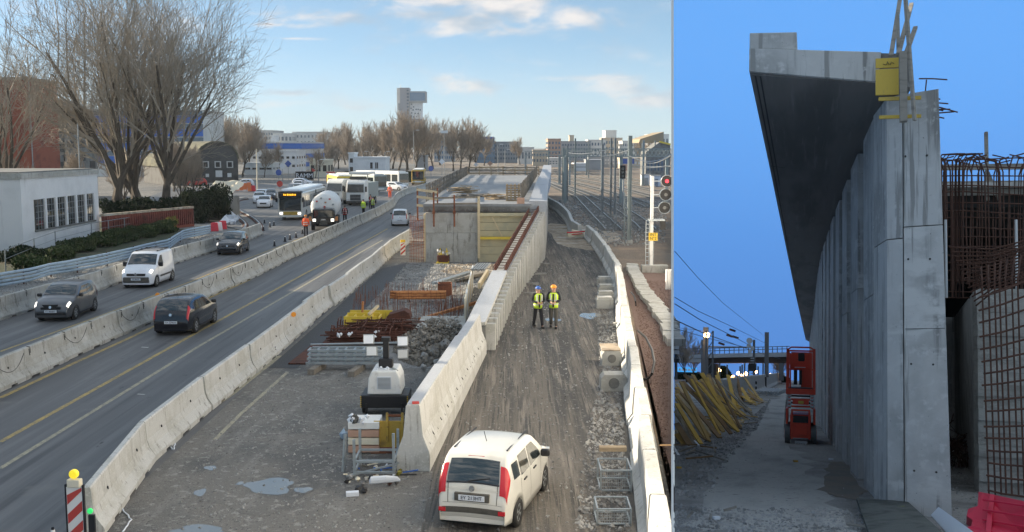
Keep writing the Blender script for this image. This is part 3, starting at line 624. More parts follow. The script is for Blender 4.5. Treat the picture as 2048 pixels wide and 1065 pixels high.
# ---- railway
def tcurve(y): 
    pts = [(20, 3.0), (60, 10.0), (78, 12.0), (127, 13.7), (176, 12.6), (224, 8.6), (300, 0), (400, -14), (600, -50)]
    for (a, b), (c, d) in zip(pts, pts[1:]):
        if y <= c: t = (y - a) / (c - a); return lerp(b, d, t)
    return pts[-1][1]
def smooth(y): return sum(tcurve(y + k * 12) for k in (-2, -1, 0, 1, 2)) / 5
def track(off, y0, y1, lab, shape=smooth, n=60, z=.06):
    ys = [lerp(y0, y1, (i / n) ** 1.5) for i in range(n + 1)]
    def pt(y, o): 
        dx = (shape(y + 1) - shape(y - 1)) / 2; L = sqrt(1 + dx * dx); return Vector((shape(y) + off + o / L, y - o * dx / L, 0))
    ys = [y for y in ys if shape(y) + off + 1.4 < rx(y) - .15]
    if len(ys) < 4: return
    c = Vector((shape(ys[0]) + off, ys[0], 0)); t = thing('railway_track', lab, 'railway track', c, 0, 'railway tracks curving away to the left')
    for o in (-.72, .72):
        m = MB(); rows = []
        for y in ys: p = pt(y, o) - c; rows.append([p + Vector((-.035, 0, z)), p + Vector((.035, 0, z)), p + Vector((.035, 0, z + .16)), p + Vector((-.035, 0, z + .16))])
        m.loft(rows); m.build('rail', 'rail', t)
    sm = MB().b6(-1.25, 1.25, -.12, .12, 0, .1).mesh('sleeper'); y = ys[0]; k = 0; far = MB()
    while y < min(ys[-1], 260):
        dx = (shape(y + 1) - shape(y - 1)) / 2; p = pt(y, 0) - c
        if k < 70: part('sleeper', sm, 'concrete_dark', t, p + Vector((0, 0, .0)), (0, 0, -math.atan(dx)))
        else: far.box(p + Vector((0, 0, .05)), (2.5, .24, .1), (0, 0, -math.atan(dx)))
        y += .7; k += 1
    if far.v: far.build('sleeper', 'concrete_dark', t, stuff=True)
    return t
labs = ['leftmost running railway track beside the curved barrier', 'second running railway track from the left', 'third running railway track from the left', 'fourth running railway track from the left', 'fifth railway track, by the signal mast', 'farthest right railway track']
for i, off in enumerate((0, 4.2, 8.6, 13, 17.4, 22)): track(off, 40, 600, labs[i])
track(0, 96, 230, 'rusty siding with buffer between the poles', lambda y: 9.3 + (y - 96) * .017 - max(0, y - 160) * .06, 30)
# cable trough slabs
t = thing('cable_trough', 'row of grey concrete trough lids beside the signal mast', 'cable trough', P(1262, 536))
pl = [P(x, y) for x, y in ((1262, 534), (1275, 560), (1285, 583), (1300, 600), (1318, 625), (1335, 650), (1352, 690))]; w_ = walk(pl, .95); sm = MB().b6(-.35, .35, .02, .93, 0, .28).mesh('lid')
for i in range(len(w_) - 1):
    a, b = w_[i], w_[i + 1]; part('lid', sm, 'concrete', t, a - w_[0] + Vector((R.uniform(-.05, .05), 0, .01)), (R.uniform(-.03, .03), R.uniform(-.06, .06), atan2(b.y - a.y, b.x - a.x) - pi / 2 + R.uniform(-.08, .08)))
p = P(1312, 545); tag(MB().b6(p.x - .9, p.x + .7, p.y - .3, p.y + .3, 0, .45).build('foundation_block', 'concrete'), 'long grey foundation block at the foot of the signal mast', 'concrete block')
p = P(1342, 580); m = MB()
for k in range(5): m.b6(p.x - .3 + k * .09, p.x - .24 + k * .09, p.y - .1, p.y + .1, .01, 1.1)
tag(m.build('white_cabinet', 'white_plastic'), 'white ribbed trackside cabinet at the right edge below the signal', 'cabinet')
tag(MB().path([P(1276, 662, .3), P(1292, 676, .5), P(1304, 700, .55), P(1309, 725, .5), P(1304, 748, .3), P(1296, 758, .1), P(1285, 760, .05)], .045, 8).build('black_hose', 'black'), 'black hose bending over the brown gravel behind the barrier', 'hose')
tag(MB().path([P(1262, 585, .2), P(1268, 592, .4), P(1271, 604, .3), P(1272, 612, .1)], .04, 6).build('black_hose', 'black'), 'short black hose behind the barrier next to the trough lids', 'hose')
# catenary masts
def mast(x, yb, yt, w=.3, lat=False, lab='', mat='steel_green', arm=None):
    b = P(x, yb); D = b.y; h = CH - (yt - 293) * D / F; t = thing('catenary_mast', lab, 'mast', b)
    if lat:
        for sx in (-1, 1):
            for sy in (-1, 1): MB().b6(sx * w / 2 - .03, sx * w / 2 + .03, sy * .12 - .03, sy * .12 + .03, 0, h).build('upright', mat, t)
        n = int(h / .45); m = MB()
        for k in range(n):
            z = k * .45; m.beam((-w / 2, -.15, z), (w / 2, -.15, z + .45), .03); m.beam((w / 2, -.15, z), (-w / 2, -.15, z + .45), .03)
        m.build('lattice', mat, t, stuff=False)
    else: 
        m = MB(); m.b6(-w / 2, w / 2, -.02, .02, 0, h); m.b6(-w / 2, -w / 2 + .03, -.14, .14, 0, h); m.b6(w / 2 - .03, w / 2, -.14, .14, 0, h); m.build('upright', mat, t)
        MB().b6(-w * .9, w * .9, -w * .9, w * .9, 0, .25).build('footing', 'concrete', t)
    if arm:
        for (dx, z, s) in arm: MB().tube((0, 0, h * z), (dx, 0, h * (z + s)), .04, 5).build('cantilever_arm', mat, t)
    return t
for a in ((1119, 370, 311, .5, False, 'grey mast left of the pale lattice mast pair'), (1128, 404, 296, .55, False, 'broad grey mast carrying the left end of the gantry'), (1134, 406, 292, .28, False, 'pale slim mast just right of the broad gantry mast'),
          (1204, 436, 288, .28, False, 'grey mast left of the tall twin masts'), (1221, 432, 277, .22, False, 'left one of the tall twin masts'), (1229, 434, 277, .22, False, 'right one of the tall twin masts'), (1258, 487, 272, .3, False, 'tallest single mast in front of the green signal'),
          (1253, 480, 384, .4, True, 'short lattice signal post beside the tallest mast'), (1286, 372, 281, .4, False, 'distant mast behind the signal ladder'), (1097, 340, 300, .5, False, 'dark distant mast above the parapet'), (1232, 462, 385, .06, False, 'thin white marker pole between the masts'),
          (1173, 352, 300, .4, False, 'distant mast under the middle of the gantry'), (1300, 372, 345, .1, False, 'thin pale post left of the signal lamps')):
    mast(a[0], a[1], a[2], a[3], a[4], a[5], 'steel_grey' if a[3] < .3 else 'steel_green')
for i in range(16):
    D_ = 165 + i * 21; side = i % 2; x_ = 1150 + (i * 53) % 185; b_ = P(x_, 293 + 16170 / D_)
    if b_.x > rx(b_.y) - 2: continue
    mast(x_, 293 + 16170 / D_, 293 - 2600 / D_ - (i % 3) * 2, .24, False, f'thin distant mast in the rail yard, {ORD[i] if i else "first"} from the front', 'steel_green')
lhm = MB().disc((0, 0, 0), .035, (1, 0, .25), 10, .012).mesh('lifting_hole')
for o in rig_b[:12] + cen_b[:14]:
    for yy in (1.25, 3.8): part('lifting_hole', lhm, 'cloth_black', o, (.125, yy + R.uniform(-.2, .2), .6 + R.uniform(-.04, .04)))
gy = 143.0; xl, xr = 7.2, rx(gy) - .25; zt, zb = 7.35, 6.35
t = thing('gantry', 'steel lattice gantry spanning the tracks between the masts', 'gantry', (xl, gy, 0))
for z in (zt, zb):
    for yy in (-.4, .4): MB().b6(0, xr - xl, yy - .06, yy + .06, z - .06, z + .06).build('chord', 'steel_green', t)
m = MB(); n = 26
for k in range(n):
    a = (xr - xl) * k / n; b = (xr - xl) * (k + 1) / n
    for yy in (-.4, .4): m.beam((a, yy, zb), (b, yy, zt), .06); m.beam((b, yy, zb), (a, yy, zt), .06); 
m.build('lattice', 'steel_green', t)
for xx in (0.0, 7.6, 13.8): MB().b6(xx - .2, xx + .2, -.2, .2, 0, zb - .07).build('leg', 'steel_green', t)
t = thing('gantry', 'smaller distant gantry left of the first, above the parapet', 'gantry', (2.5, 210, 0))
for z in (6.7, 5.9): MB().b6(0, 9.2, -.08, .08, z - .07, z + .07).build('chord', 'steel_green', t)
m = MB()
for k in range(12): m.beam((9.2 * k / 12, 0, 5.9 if k % 2 else 6.7), (9.2 * (k + 1) / 12, 0, 6.7 if k % 2 else 5.9), .08)
m.build('lattice', 'steel_green', t)
for xx in (.2, 9.0): MB().b6(xx - .18, xx + .18, -.1, .1, 0, 5.82).build('leg', 'steel_green', t)
# overhead wires
for (a, b, sag, lab) in (((1258, 312, 77), (1342, 309, 90), .5, 'pale wire from the tallest mast to the right edge'), ((1205, 313, 96), (1258, 300, 77), .1, 'short wire between the grey mast and the tallest mast'), ((1290, 325, 100), (1342, 311, 60), .25, 'sagging insulated wire in front of the dark gable'),
                         ((1262, 330, 100), (1342, 333, 75), .1, 'upper contact wire near the coloured hoarding'), ((1262, 336, 100), (1342, 331, 75), .1, 'lower contact wire near the coloured hoarding'), ((1137, 306, 140), (1228, 296, 90), .3, 'wire from the gantry to the twin masts')):
    p, q = PD(*a), PD(*b); pts = [p.lerp(q, k / 10) - Vector((0, 0, sag * (1 - (2 * k / 10 - 1) ** 2))) for k in range(11)]
    tag(MB().path(pts, .03, 4).build('overhead_wire', 'steel_grey'), lab, 'wire')
# signal mast with three lamps
sp = P(1302, 545); t = thing('railway_signal', 'white ladder mast with three round railway signal lamps, the top one red', 'railway signal', sp); D = sp.y
def zz_(y): return CH - (y - 293) * D / F
m = MB(); m.b6(-.09, .09, -.09, .09, 0, zz_(352)); m.build('mast', 'white_plastic', t)
m = MB(); m.b6(-.36, -.33, -.03, .03, 0, zz_(440)); m.b6(-.16, -.13, -.03, .03, 0, zz_(440)); m.b6(.13, .15, -.02, .02, 0, zz_(480)); m.build('ladder_rails', 'galv', t)
rg = MB().b6(-.33, -.16, -.015, .015, 0, .03).mesh('rung')
for k in range(13): part('rung', rg, 'galv', t, (0, 0, .2 + k * .25))
for i, (x, y) in enumerate(((1331, 362), (1329, 389), (1327, 415))):
    lx = (x - 1302) * D / F; h = MB(); h.disc((lx, -.02, zz_(y)), .37, (0, 1, 0), 24, .1); c = h.build('lamp_back', 'black', t)
    rgm = MB(); rows = []
    for k in range(25):
        an = 2 * pi * k / 24; rows.append([(lx + cos(an) * r, yy, zz_(y) + sin(an) * r) for r, yy in ((.335, -.03), (.36, -.05), (.375, -.03), (.375, .1))])
    rgm.grid(rows); rgm.build('rim', 'galv', c)
    MB().disc((lx, -.03, zz_(y)), .11, (0, -1, 0), 14, .03).build('lens', ['signal_red', 'glass_dark', 'glass_dark'][i], c)
    MB().tube((0, 0, zz_(y)), (lx - .3, .05, zz_(y)), .03, 5).build('bracket', 'galv', t)
m = MB(); m.b6(-.2, .75, -.3, .3, zz_(441), zz_(438)); m.build('platform', 'galv', t); m = MB(); m.b6(.5, .85, -.1, .1, zz_(459), zz_(442)); m.build('relay_box', 'black', t)
c = MB().b6(-.19, .35, -.16, -.13, zz_(481), zz_(465)).build('number_plate', 'sign_yellow', t)
for tx, z in (('INT', zz_(469)), ('N°2', zz_(476.5))):
    part('lettering', text_mesh(tx, .24), 'ink', c, (.08, -.165, z), (pi / 2, 0, 0))
# distant signal in the middle
sp = P(1246, 420); t = thing('railway_signal', 'black signal head with red panel on a post left of the tallest mast', 'railway signal', sp); 
MB().tube((0, 0, 0), (0, 0, 5.2), .1, 8).build('post', 'steel_grey', t); MB().b6(-.45, .25, -.15, .1, 3.8, 5.4).build('head', 'black', t, bevel=.03)
for k in range(3): MB().disc((-.1, -.15, 4.1 + k * .45), .16, (0, -1, 0), 12, .03).build('lens', 'glass_dark', t)
hz_ = bpy.data.materials.new('haze'); hz_.use_nodes = True; hz_.node_tree.nodes.clear(); th_ = NT(hz_.node_tree); pv_ = th_.n('ShaderNodeVolumePrincipled'); pv_.inputs['Color'].default_value = (.9, .94, 1, 1); pv_.inputs['Density'].default_value = .00012; pv_.inputs['Anisotropy'].default_value = .2
th_.put(th_.n('ShaderNodeOutputMaterial').inputs['Volume'], pv_.outputs[0]); MATS['haze'] = hz_
o = MB().b6(-1300, 700, -65, 1100, -60, 66).build('haze', 'haze'); o['kind'] = 'stuff'; o['label'] = 'pale winter haze over the whole place'; o['category'] = 'haze'
# ================================================================ buildings
def bld(name, label, x0, x1, yt, D, depth, wall, rows=0, cols=0, wmat='glass_far', side=None, roof=None, group=None, win=(.55, .5), yb=None, parapet=True, zmin=0.0, win_z=None, ystep=None, rz=0.0):
    a, b = PD(x0, yt, D), PD(x1, yt, D); H = a.z; w_ = b.x - a.x
    t = thing(name, label, 'building', ((a.x + b.x) / 2, D, 0), rz, group)
    MB().b6(-w_ / 2, w_ / 2, 0, depth, zmin, H).build('wall', wall, t)
    if parapet: MB().b6(-w_ / 2 - .15, w_ / 2 + .15, -.15, depth + .15, H + .003, H + .35).build('roof', roof or wall, t)
    if rows:
        z0, z1 = win_z or (max(zmin, 1.0), H - .6); rh = (z1 - z0) / rows; cw = w_ / cols; big = cw * win[0] * F / D > 3.2 and rows * cols <= 90
        wm = MB().b6(-cw * win[0] / 2, cw * win[0] / 2, -.06, .02, -rh * win[1] / 2, rh * win[1] / 2)
        allm = MB()
        for r in range(rows):
            for c in range(cols):
                p = Vector((-w_ / 2 + (c + .5) * cw, 0, z0 + (r + .5) * rh))
                if big:
                    if r == 0 and c == 0: me = wm.mesh('window')
                    part('window', me, wmat, t, p)
                else: allm.box(p, (cw * win[0], .1, rh * win[1]))
        if allm.v: allm.build('windows', wmat, t, stuff=True)
        sx = -w_ / 2 if (x0 + x1) / 2 > 1024 else w_ / 2; m = MB(); n = max(1, int(depth / max(cw, 3)))
        for r in range(rows):
            for c in range(n): m.box((sx, (c + .5) * depth / n, z0 + (r + .5) * rh), (.1, depth / n * win[0], rh * win[1]))
        m.build('side_windows', wmat, t, stuff=True)
    return t, w_, H
# white flat-roofed building on the left
t = thing('white_building', 'flat-roofed white building with a band of six windows beside the left verge', 'building', (-35.5, 76, 0))
MB().b6(-30, 0, 0, 14.2, 0, 5.35).build('wall', 'white_wall', t)
MB().b6(-30.1, .12, -.12, 14.3, 5.353, 5.75).build('roof', 'concrete', t); MB().b6(-30, -.2, .2, 14, 5.76, 5.84).build('roof_felt', 'concrete_dark', t)
fr = MB().b6(.0, .1, 1.9, 13.3, 1.35, 1.5).build('sill', 'concrete_dark', t)
MB().b6(.002, .02, 1.95, 13.2, 1.5, 3.75).build('window_recess', 'cloth_grey', t)
for k in range(6):
    y0 = 2.0 + k * 1.88; f = MB().b6(.022, .05, y0 + .1, y0 + 1.45, 1.52, 3.72).build('window', 'glass_dark', t)
    for j in range(2): MB().b6(.052, .075, y0 + .45 + j * .5, y0 + .5 + j * .5, 1.52, 3.72).build('frame', 'steel_grey', f)
    for j in range(4): MB().b6(.052, .07, y0 + .1, y0 + 1.45, 1.9 + j * .45, 1.93 + j * .45).build('frame', 'steel_grey', f)
    MB().b6(.02, .16, y0 + 1.5, y0 + 1.83, 1.5, 3.8).build('pier', 'white_wall', t)
m = MB(); m.tube((-1, 13, 5.8), (-1, 13, 9.6), .05, 6); m.build('antenna_pole', 'steel_grey', t)
# brick tower and concrete plant behind it
t, a, b = bld('brick_tower', 'red brick tower behind the white building on the left edge', -40, 54, 160, 140, 9, 'brick_red', roof='concrete_dark')
MB().tube((a / 2 + .25, -.1, 2), (a / 2 + .25, -.1, b + 3), .08, 6).build('downpipe', 'steel_grey', t)
t, a, b = bld('concrete_plant', 'derelict grey concrete plant block with broken windows beside the brick tower', 58, 112, 232, 150, 14, 'grey_wall', 4, 2, 'black', win=(.55, .45), parapet=False)
MB().prism([(-a / 2 - .3, b), (a / 2 + .3, b), (0 - a * .2, b + 2.6), (-a / 2 - .3, b + 2.6)], 'Y', -.2, 14).build('roof', 'grey_wall', t)
for k in range(5): MB().b6(-a / 2 + .1, a / 2 - .1, -.25, -.003, 2 + k * 2.2, 2.25 + k * 2.2).build('ledge', 'concrete', t)
bld('concrete_plant', 'narrow dark annex of the derelict concrete plant', 112, 127, 238, 152, 8, 'concrete_dark', 5, 2, 'black')
t, a, b = bld('office_block', 'long pale block with blue bands seen behind the big bare trees', 120, 405, 222, 270, 20, 'white_far', 0, 0)
for k in range(4): MB().b6(-a / 2, a / 2, -.25, -.003, 3.4 + k * 3.4, 5.2 + k * 3.4).build('blue_band', 'blue_paint', t)
for k in range(4): MB().b6(-a / 2, a / 2, -.2, -.003, 5.3 + k * 3.4, 6.5 + k * 3.4).build('window_band', 'glass_far', t)
# vaulted hangars
def hangar(x0, x1, yt, yb, ldepth, label, mat='hangar_wall', dirx=-.6, windows=True):
    b0 = P((x0 + x1) / 2, yb); D = b0.y; w_ = (x1 - x0) * D / F; H = CH - (yt - 293) * D / F; hs = H * .6
    t = thing('hangar', label, 'building', b0)
    prof = [(-w_ / 2, 0), (w_ / 2, 0)] + [(w_ / 2 * cos(k * pi / 12), hs + (H - hs) * sin(k * pi / 12)) for k in range(13)]
    def ext(pf, off, dep, nm, mt, y0=0.0):
        m = MB(); r0 = [(x, y0, z) for x, z in pf]; r1 = [(x + dirx * dep, y0 + dep, z) for x, z in pf]; m.loft([r0, r1]); m.build(nm, mt, t)
    ext(prof, 0, ldepth, 'wall', mat)
    rp = [((w_ / 2 + .4) * cos(k * pi / 12), hs + (H - hs + .35) * sin(k * pi / 12)) for k in range(13)]; rp += [((w_ / 2 + .1) * cos(k * pi / 12), hs + (H - hs + .05) * sin(k * pi / 12)) for k in range(12, -1, -1)]
    ext(rp, 0, ldepth + .6, 'roof', 'roof_moss', -.4)
    if windows:
        for xx in (-.3, 0, .3):
            f = MB().b6(xx * w_ - w_ * .08, xx * w_ + w_ * .08, -.1, -.004, hs * .62, hs * .9).build('window', 'white_far', t)
            MB().b6(xx * w_ - w_ * .05, xx * w_ + w_ * .05, -.14, -.104, hs * .66, hs * .86).build('pane', 'black', f)
        for xx, s in ((-.27, .5), (.02, 1), (.28, .6)): MB().b6(xx * w_ - .7 * s, xx * w_ + .7 * s, -.12, -.004, 1.2, 1.2 + 1.4 * s).build('notice', 'white_plastic', t)
    return t
hangar(397, 477, 286, 366, 26, 'dark vaulted hangar with three windows behind the orange net')
hangar(345, 397, 311, 372, 22, 'smaller dark vaulted hangar left of the one with three windows', windows=False)
hangar(150, 262, 282, 345, 30, 'mossy vaulted shed behind the trunks of the big trees', 'concrete_dark', windows=False)
# blue and white office
t, a, b = bld('blue_office', 'office building with bright blue and white bands right of the hangars', 520, 602, 286, 335, 40, 'white_far')
for k, (z0, z1) in enumerate(((1.2, 2.6), (3.9, 5.3), (6.9, 8.6))):
    MB().b6(-a / 2 - .02, a / 2 + .25, -.25, 40, z0, z1).build('blue_band', 'blue_paint', t)
for k in range(9): MB().b6(-a / 2 + .4 + k * 1.45, -a / 2 + 1.2 + k * 1.45, -.1, -.003, 5.5, 6.6).build('window', 'glass_far', t)
t, a, b = bld('low_white_office', 'white two-storey office in front of the blue and white building', 492, 592, 303, 300, 14, 'white_wall', 2, 9, 'glass_dark', win=(.5, .28))
bld('low_white_office', 'single-storey white wing with long dark window left of the blue building', 488, 545, 328, 285, 8, 'white_far', 1, 4, 'glass_dark', win=(.7, .35))
bld('grey_block', 'square blue grey office block on the skyline left of the blue building', 506, 546, 262, 640, 30, 'grey_far', 6, 8)
t, a, b = bld('apartment_block', 'pale apartment block with rows of windows on the skyline above the blue building', 584, 651, 265, 620, 40, 'white_far', 4, 9, 'glass_far', win=(.4, .4))
bld('apartment_block', 'stepped white block with rooftop boxes on the skyline', 546, 584, 268, 610, 30, 'white_far', 3, 5, 'glass_far'); bld('rooftop_plant', 'white rooftop box on the skyline block', 541, 552, 272, 600, 8, 'white_wall')
# site office and things in the junction
t, a, b = bld('site_office', 'white two-storey site office with two dark windows behind the parked trucks', 708, 771, 317, 262, 9, 'white_wall')
for xx in (.1, .4, 1.35, 1.75): MB().b6(xx, xx + .28, -.06, -.003, 2.2, 3.7).build('window', 'black', t)
MB().b6(-a / 2 - .1, a / 2 + .1, -.3, -.003, -.01, 1.0).build('plinth', 'grey_wall', t)
t, a, b = bld('white_kiosk', 'small white stair tower on the left end of the site office', 697, 708, 308, 262, 6, 'white_wall', 2, 1, 'black')
t, a, b = bld('pale_house', 'cream house with open sides behind the pollarded tree', 619, 655, 322, 262, 8, 'tarp_cream', 1, 3, 'black', win=(.6, .6))
bld('tall_signboard', 'grey box building under the big brown tree', 833, 852, 313, 330, 8, 'grey_far')
# landmark tower
D = 900.0; s = D / F
def tz(y): return CH - (y - 293) * s
c = PD(801, 293, D); t = thing('office_tower', 'tall grey tower with cantilevered glass box at the top', 'tower', (c.x, D, 0))
def tb(x0, x1, y0, y1, nm, mt, dy0=0, dy1=14): return MB().b6((x0 - 801) * s, (x1 - 801) * s, dy0, dy1, max(0, tz(y1)), tz(y0)).build(nm, mt, t)
tb(801, 819, 178, 293, 'shaft', 'tower_grey', 0, 16); tb(794, 800.9, 178, 293, 'sunlit_side', 'white_far', 4, 14)  # white block stands for the sunlit left face of the shaft
tb(819.1, 843, 206.5, 239, 'white_wall', 'white_wall', 3, 16); b_ = tb(819.1, 852, 185, 206.4, 'glass_box', 'grey_far', 0, 15); tb(820.5, 850.5, 187.5, 203.5, 'glazing', 'blue_glass', -.4, -.01)
tb(819.1, 842.5, 239.1, 293, 'glazed_base', 'blue_glass', 3, 16)
for k in range(11): tb(814.5, 818.6, 182 + k * 6.4, 185 + k * 6.4, 'window', 'glass_far', -.5, -.01)
for x, y in ((822, 209), (826, 214), (821, 217), (831, 219), (835, 219), (839, 220), (825, 220), (822, 226), (829, 227), (835, 227), (821, 232), (826, 234), (832, 233)): tb(x, x + 2.6, y, y + 2.6, 'window', 'glass_far', 2.6, 2.99)
for x in (797, 799): tb(x, x + 1, 208, 222, 'window', 'glass_far', 3.6, 3.99)
MB().tube((.5, 2, tz(178)), (.5, 2, tz(172)), .2, 5).build('antenna', 'steel_grey', t)
# skyline right of the tower
for a in (('grey_block', 'low glass office between the bare trees right of the tower', 868, 906, 267, 520, 20, 'grey_far', 5, 8, 'blue_glass'), ('grey_block', 'dark glass block with violet top right of the bare trees', 953, 989, 277, 480, 20, 'blue_glass', 4, 7, 'glass_far'),
          ('grey_block', 'long grey office wing at the right of the dark glass block', 989, 1036, 285, 500, 20, 'grey_far', 4, 9, 'glass_far'), ('low_shed', 'pale low roofs just right of the grey office wing', 1036, 1068, 296, 460, 20, 'white_far', 1, 5, 'glass_far'),
          ('apartment_block', 'apartment slab with orange lit end wall on the right skyline', 1096, 1122, 279, 520, 30, 'pink_far', 4, 4, 'glass_far'), ('grey_block', 'wide grey block behind the gantry on the right skyline', 1118, 1182, 284, 560, 20, 'grey_far', 4, 12, 'glass_far'),
          ('apartment_block', 'cream tower-like block with small turret on the right skyline', 1139, 1148, 272, 570, 10, 'beige_far', 0, 0, 'glass_far'), ('apartment_block', 'white stepped apartments left of the tall white block', 1176, 1212, 281, 600, 20, 'white_far', 3, 6, 'glass_far'),
          ('apartment_block', 'tall white block with dark logo band, highest on the right skyline', 1211, 1233, 262, 640, 22, 'white_far', 1, 1, 'glass_far'), ('apartment_block', 'wide beige block under the tall white block', 1205, 1245, 277, 630, 22, 'beige_far', 3, 7, 'glass_far'),
          ('apartment_block', 'row of pale flats right of the tall white block', 1245, 1290, 283, 600, 22, 'white_far', 3, 10, 'glass_far'), ('apartment_block', 'small white tower above the tan roof', 1296, 1308, 270, 560, 14, 'white_far', 2, 2, 'glass_far'),
          ('apartment_block', 'second small white tower above the tan roof', 1310, 1322, 267, 560, 14, 'white_far', 2, 2, 'glass_far'), ('apartment_block', 'third small white tower at the right end of the skyline', 1324, 1338, 270, 560, 14, 'white_far', 2, 2, 'glass_far'),
          ('brick_house', 'reddish house block behind the parapet end', 1066, 1096, 302, 420, 14, 'beige_far', 2, 5, 'glass_far'), ('low_shed', 'white low building with dark windows under the gantry', 1148, 1172, 329, 330, 10, 'white_wall', 1, 6, 'black'),
          ('low_shed', 'beige low building left of the white one under the gantry', 1138, 1148, 331, 328, 10, 'beige_far', 1, 2, 'black'), ('low_shed', 'grey flat-roofed shed under the middle of the gantry', 1174, 1206, 322, 345, 14, 'grey_far', 0, 0), ('low_shed', 'bluish pale warehouse between the masts', 1178, 1240, 314, 380, 14, 'grey_far', 2, 12, 'white_far'),
          ('low_shed', 'brown roofed depot behind the twin masts', 1240, 1296, 318, 370, 14, 'beige_far', 1, 8, 'white_far'), ('low_shed', 'row of pale depots left under the gantry', 1098, 1140, 318, 390, 14, 'white_far', 2, 7, 'glass_far')):
    bld(*a[:9], **({} if len(a) < 9 else {}), cols=a[9] if len(a) > 9 else 0, wmat=a[10] if len(a) > 10 else 'glass_far')
t, a, b = bld('violet_sign', 'violet rooftop panel on the dark glass block', 954, 988, 274, 479, 2, 'sign_blue', parapet=False, zmin=11.1)
# dark gable hall with tan roof at the right edge
D = 230.0; s = D / F; t = thing('gable_hall', 'dark gabled hall under a tan roof at the right edge behind the tracks', 'building', (PD(1292, 293, D).x, D, 0))
xe = rx(D) - .3 - PD(1292, 293, D).x
MB().prism([(0, 0), (xe, 0), (xe, CH + 3 * s), (3.0, CH + 8 * s), (0, CH - 12 * s)], 'Y', 0, 10).build('wall', 'concrete_dark', t)
for k in range(6): MB().b6(.4 + k * .75, .7 + k * .75, -.08, -.002, 2.4, 4.6).build('window', 'glass_far', t)
MB().prism([(-.3, CH + 7 * s), (0, CH + 15 * s), (xe, CH + 30 * s), (xe, CH + 7 * s)], 'Y', 10.5, 30).build('rear_roof', 'roof_tan', t)
MB().beam((2.9, -.2, CH + 9 * s), (xe, -.2, CH + 3.6 * s), .3, .35).build('yellow_verge', 'yellow_steel', t)
p = P(1256, 346); t = thing('hoarding', 'blue and red trackside hoarding left of the tallest mast', 'hoarding', p)
MB().b6(-2.2, 1.8, 0, .1, 2.6, 4.1).build('blue_panel', 'sign_blue', t); MB().b6(-1.9, .6, -.06, -.002, .6, 2.5).build('red_panel', 'pink_far', t); MB().b6(-2.2, -2.0, .1, .3, 0, 4.1).build('post', 'steel_grey', t)
for x, y0, yb, lab in ((1292, 350, 372, 'white trackside hut beside the ladder signal'), (1312, 352, 374, 'second white trackside hut at the right edge')):
    p = P(x, yb); h = CH - (y0 - 293) * p.y / F; t = thing('trackside_hut', lab, 'hut', p); MB().b6(-.9, .9, 0, 2, 0, h).build('wall', 'white_wall', t); MB().b6(-1, 1, -.1, 2.1, h + .002, h + .15).build('roof', 'concrete', t); MB().b6(-.3, .4, -.05, -.002, .1, h * .75).build('door', 'steel_grey', t)
# ---- red slatted fence with concrete cap
a, b = P(206, 474), P(386, 453); t = thing('slatted_fence', 'dark red slatted fence under a concrete beam beside the white building', 'fence', a); d = b - a; n = 42
sm = MB().b6(-.07, .07, -.16, .16, .25, 1.75).mesh('slat'); rz = atan2(d.y, d.x)
for i in range(n): part('slat', sm, 'red_fence', t, d * ((i + .5) / n), (0, 0, rz))
m = MB(); m.beam(Vector((0, 0, 1.85)), d + Vector((0, 0, 1.85)), .35, .2); m.build('beam', 'stone_tan', t); m = MB(); m.beam(Vector((0, 0, .12)), d + Vector((0, 0, .12)), .3, .24); m.build('plinth', 'brick_red', t)
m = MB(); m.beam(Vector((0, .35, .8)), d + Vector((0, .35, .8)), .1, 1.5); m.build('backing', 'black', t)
p = P(311, 456); m = MB(); m.box((p.x, p.y - .3, 1.0), (.45, .1, 1.7)); tag(m.build('pink_banner', 'pink_far'), 'faded pink cloth hanging on the red fence', 'banner')
# ---- wire fence in front of the hedge
t = thing('wire_fence', 'thin grey post and wire fence in front of the hedge', 'fence', P(12, 545)); o = P(12, 545)
fp = [P(x, y) for x, y in ((12, 548), (70, 521), (112, 503), (184, 482), (218, 476), (250, 470), (276, 465), (320, 456))]
for q in fp: MB().tube(q - o, q - o + Vector((0, 0, 1.5)), .045, 6).build('post', 'steel_grey', t)
for z in (1.45, .9, .4): MB().path([q - o + Vector((0, 0, z)) for q in fp], .015 if z < 1.4 else .03, 4).build('wire', 'steel_grey', t)
# ---- blue pipes along the verge
top = [(-60, 562), (0, 550), (59, 539), (99, 529), (140, 524), (189, 514), (235, 503), (276, 494), (310, 487), (335, 481), (352, 470), (366, 463), (395, 457), (428, 450)]
t = thing('pipe_bundle', 'bundle of four light blue corrugated pipes running along the left verge', 'pipes', P(189, 530)); o = P(189, 530)
fine = []
for i in range(len(top) - 1):
    for k in range(4): fine.append((lerp(top[i][0], top[i + 1][0], k / 4), lerp(top[i][1], top[i + 1][1], k / 4)))
for j in range(4):
    pts = []
    for i, (x, y) in enumerate(fine):
        q = P(x, y, .78); pts.append(q - o + Vector((.02 * sin(i * .5 + j), 0, -.19 * j + .03 * sin(i * .45 + j * .4))))
    MB().path(pts, .085, 7).build('pipe', 'pipe_blue', t, smooth=True)
for i in range(2, len(fine), 5):
    q = P(*fine[i], .78); MB().b6(q.x - o.x - .03, q.x - o.x + .03, q.y - o.y + .1, q.y - o.y + .16, 0, .9).build('stake', 'rust_dark', t)
# red / white plastic barriers near the tram curve
for i, (x, y, mt, lab) in enumerate(((429, 463, 'red_plastic', 'left red plastic water barrier by the tram curve'), (437, 462, 'white_plastic', 'white plastic water barrier between two red ones by the tram curve'), (446, 459, 'red_plastic', 'right red plastic water barrier by the tram curve'))):
    p = P(x, y); m = MB(); m.box((p.x, p.y, .4), (.75, .5, .8), (0, 0, .2), (.8, .4)); tag(m.build('water_barrier', mt, bevel=.06), lab, 'water barrier', 'plastic barriers by the tram curve')
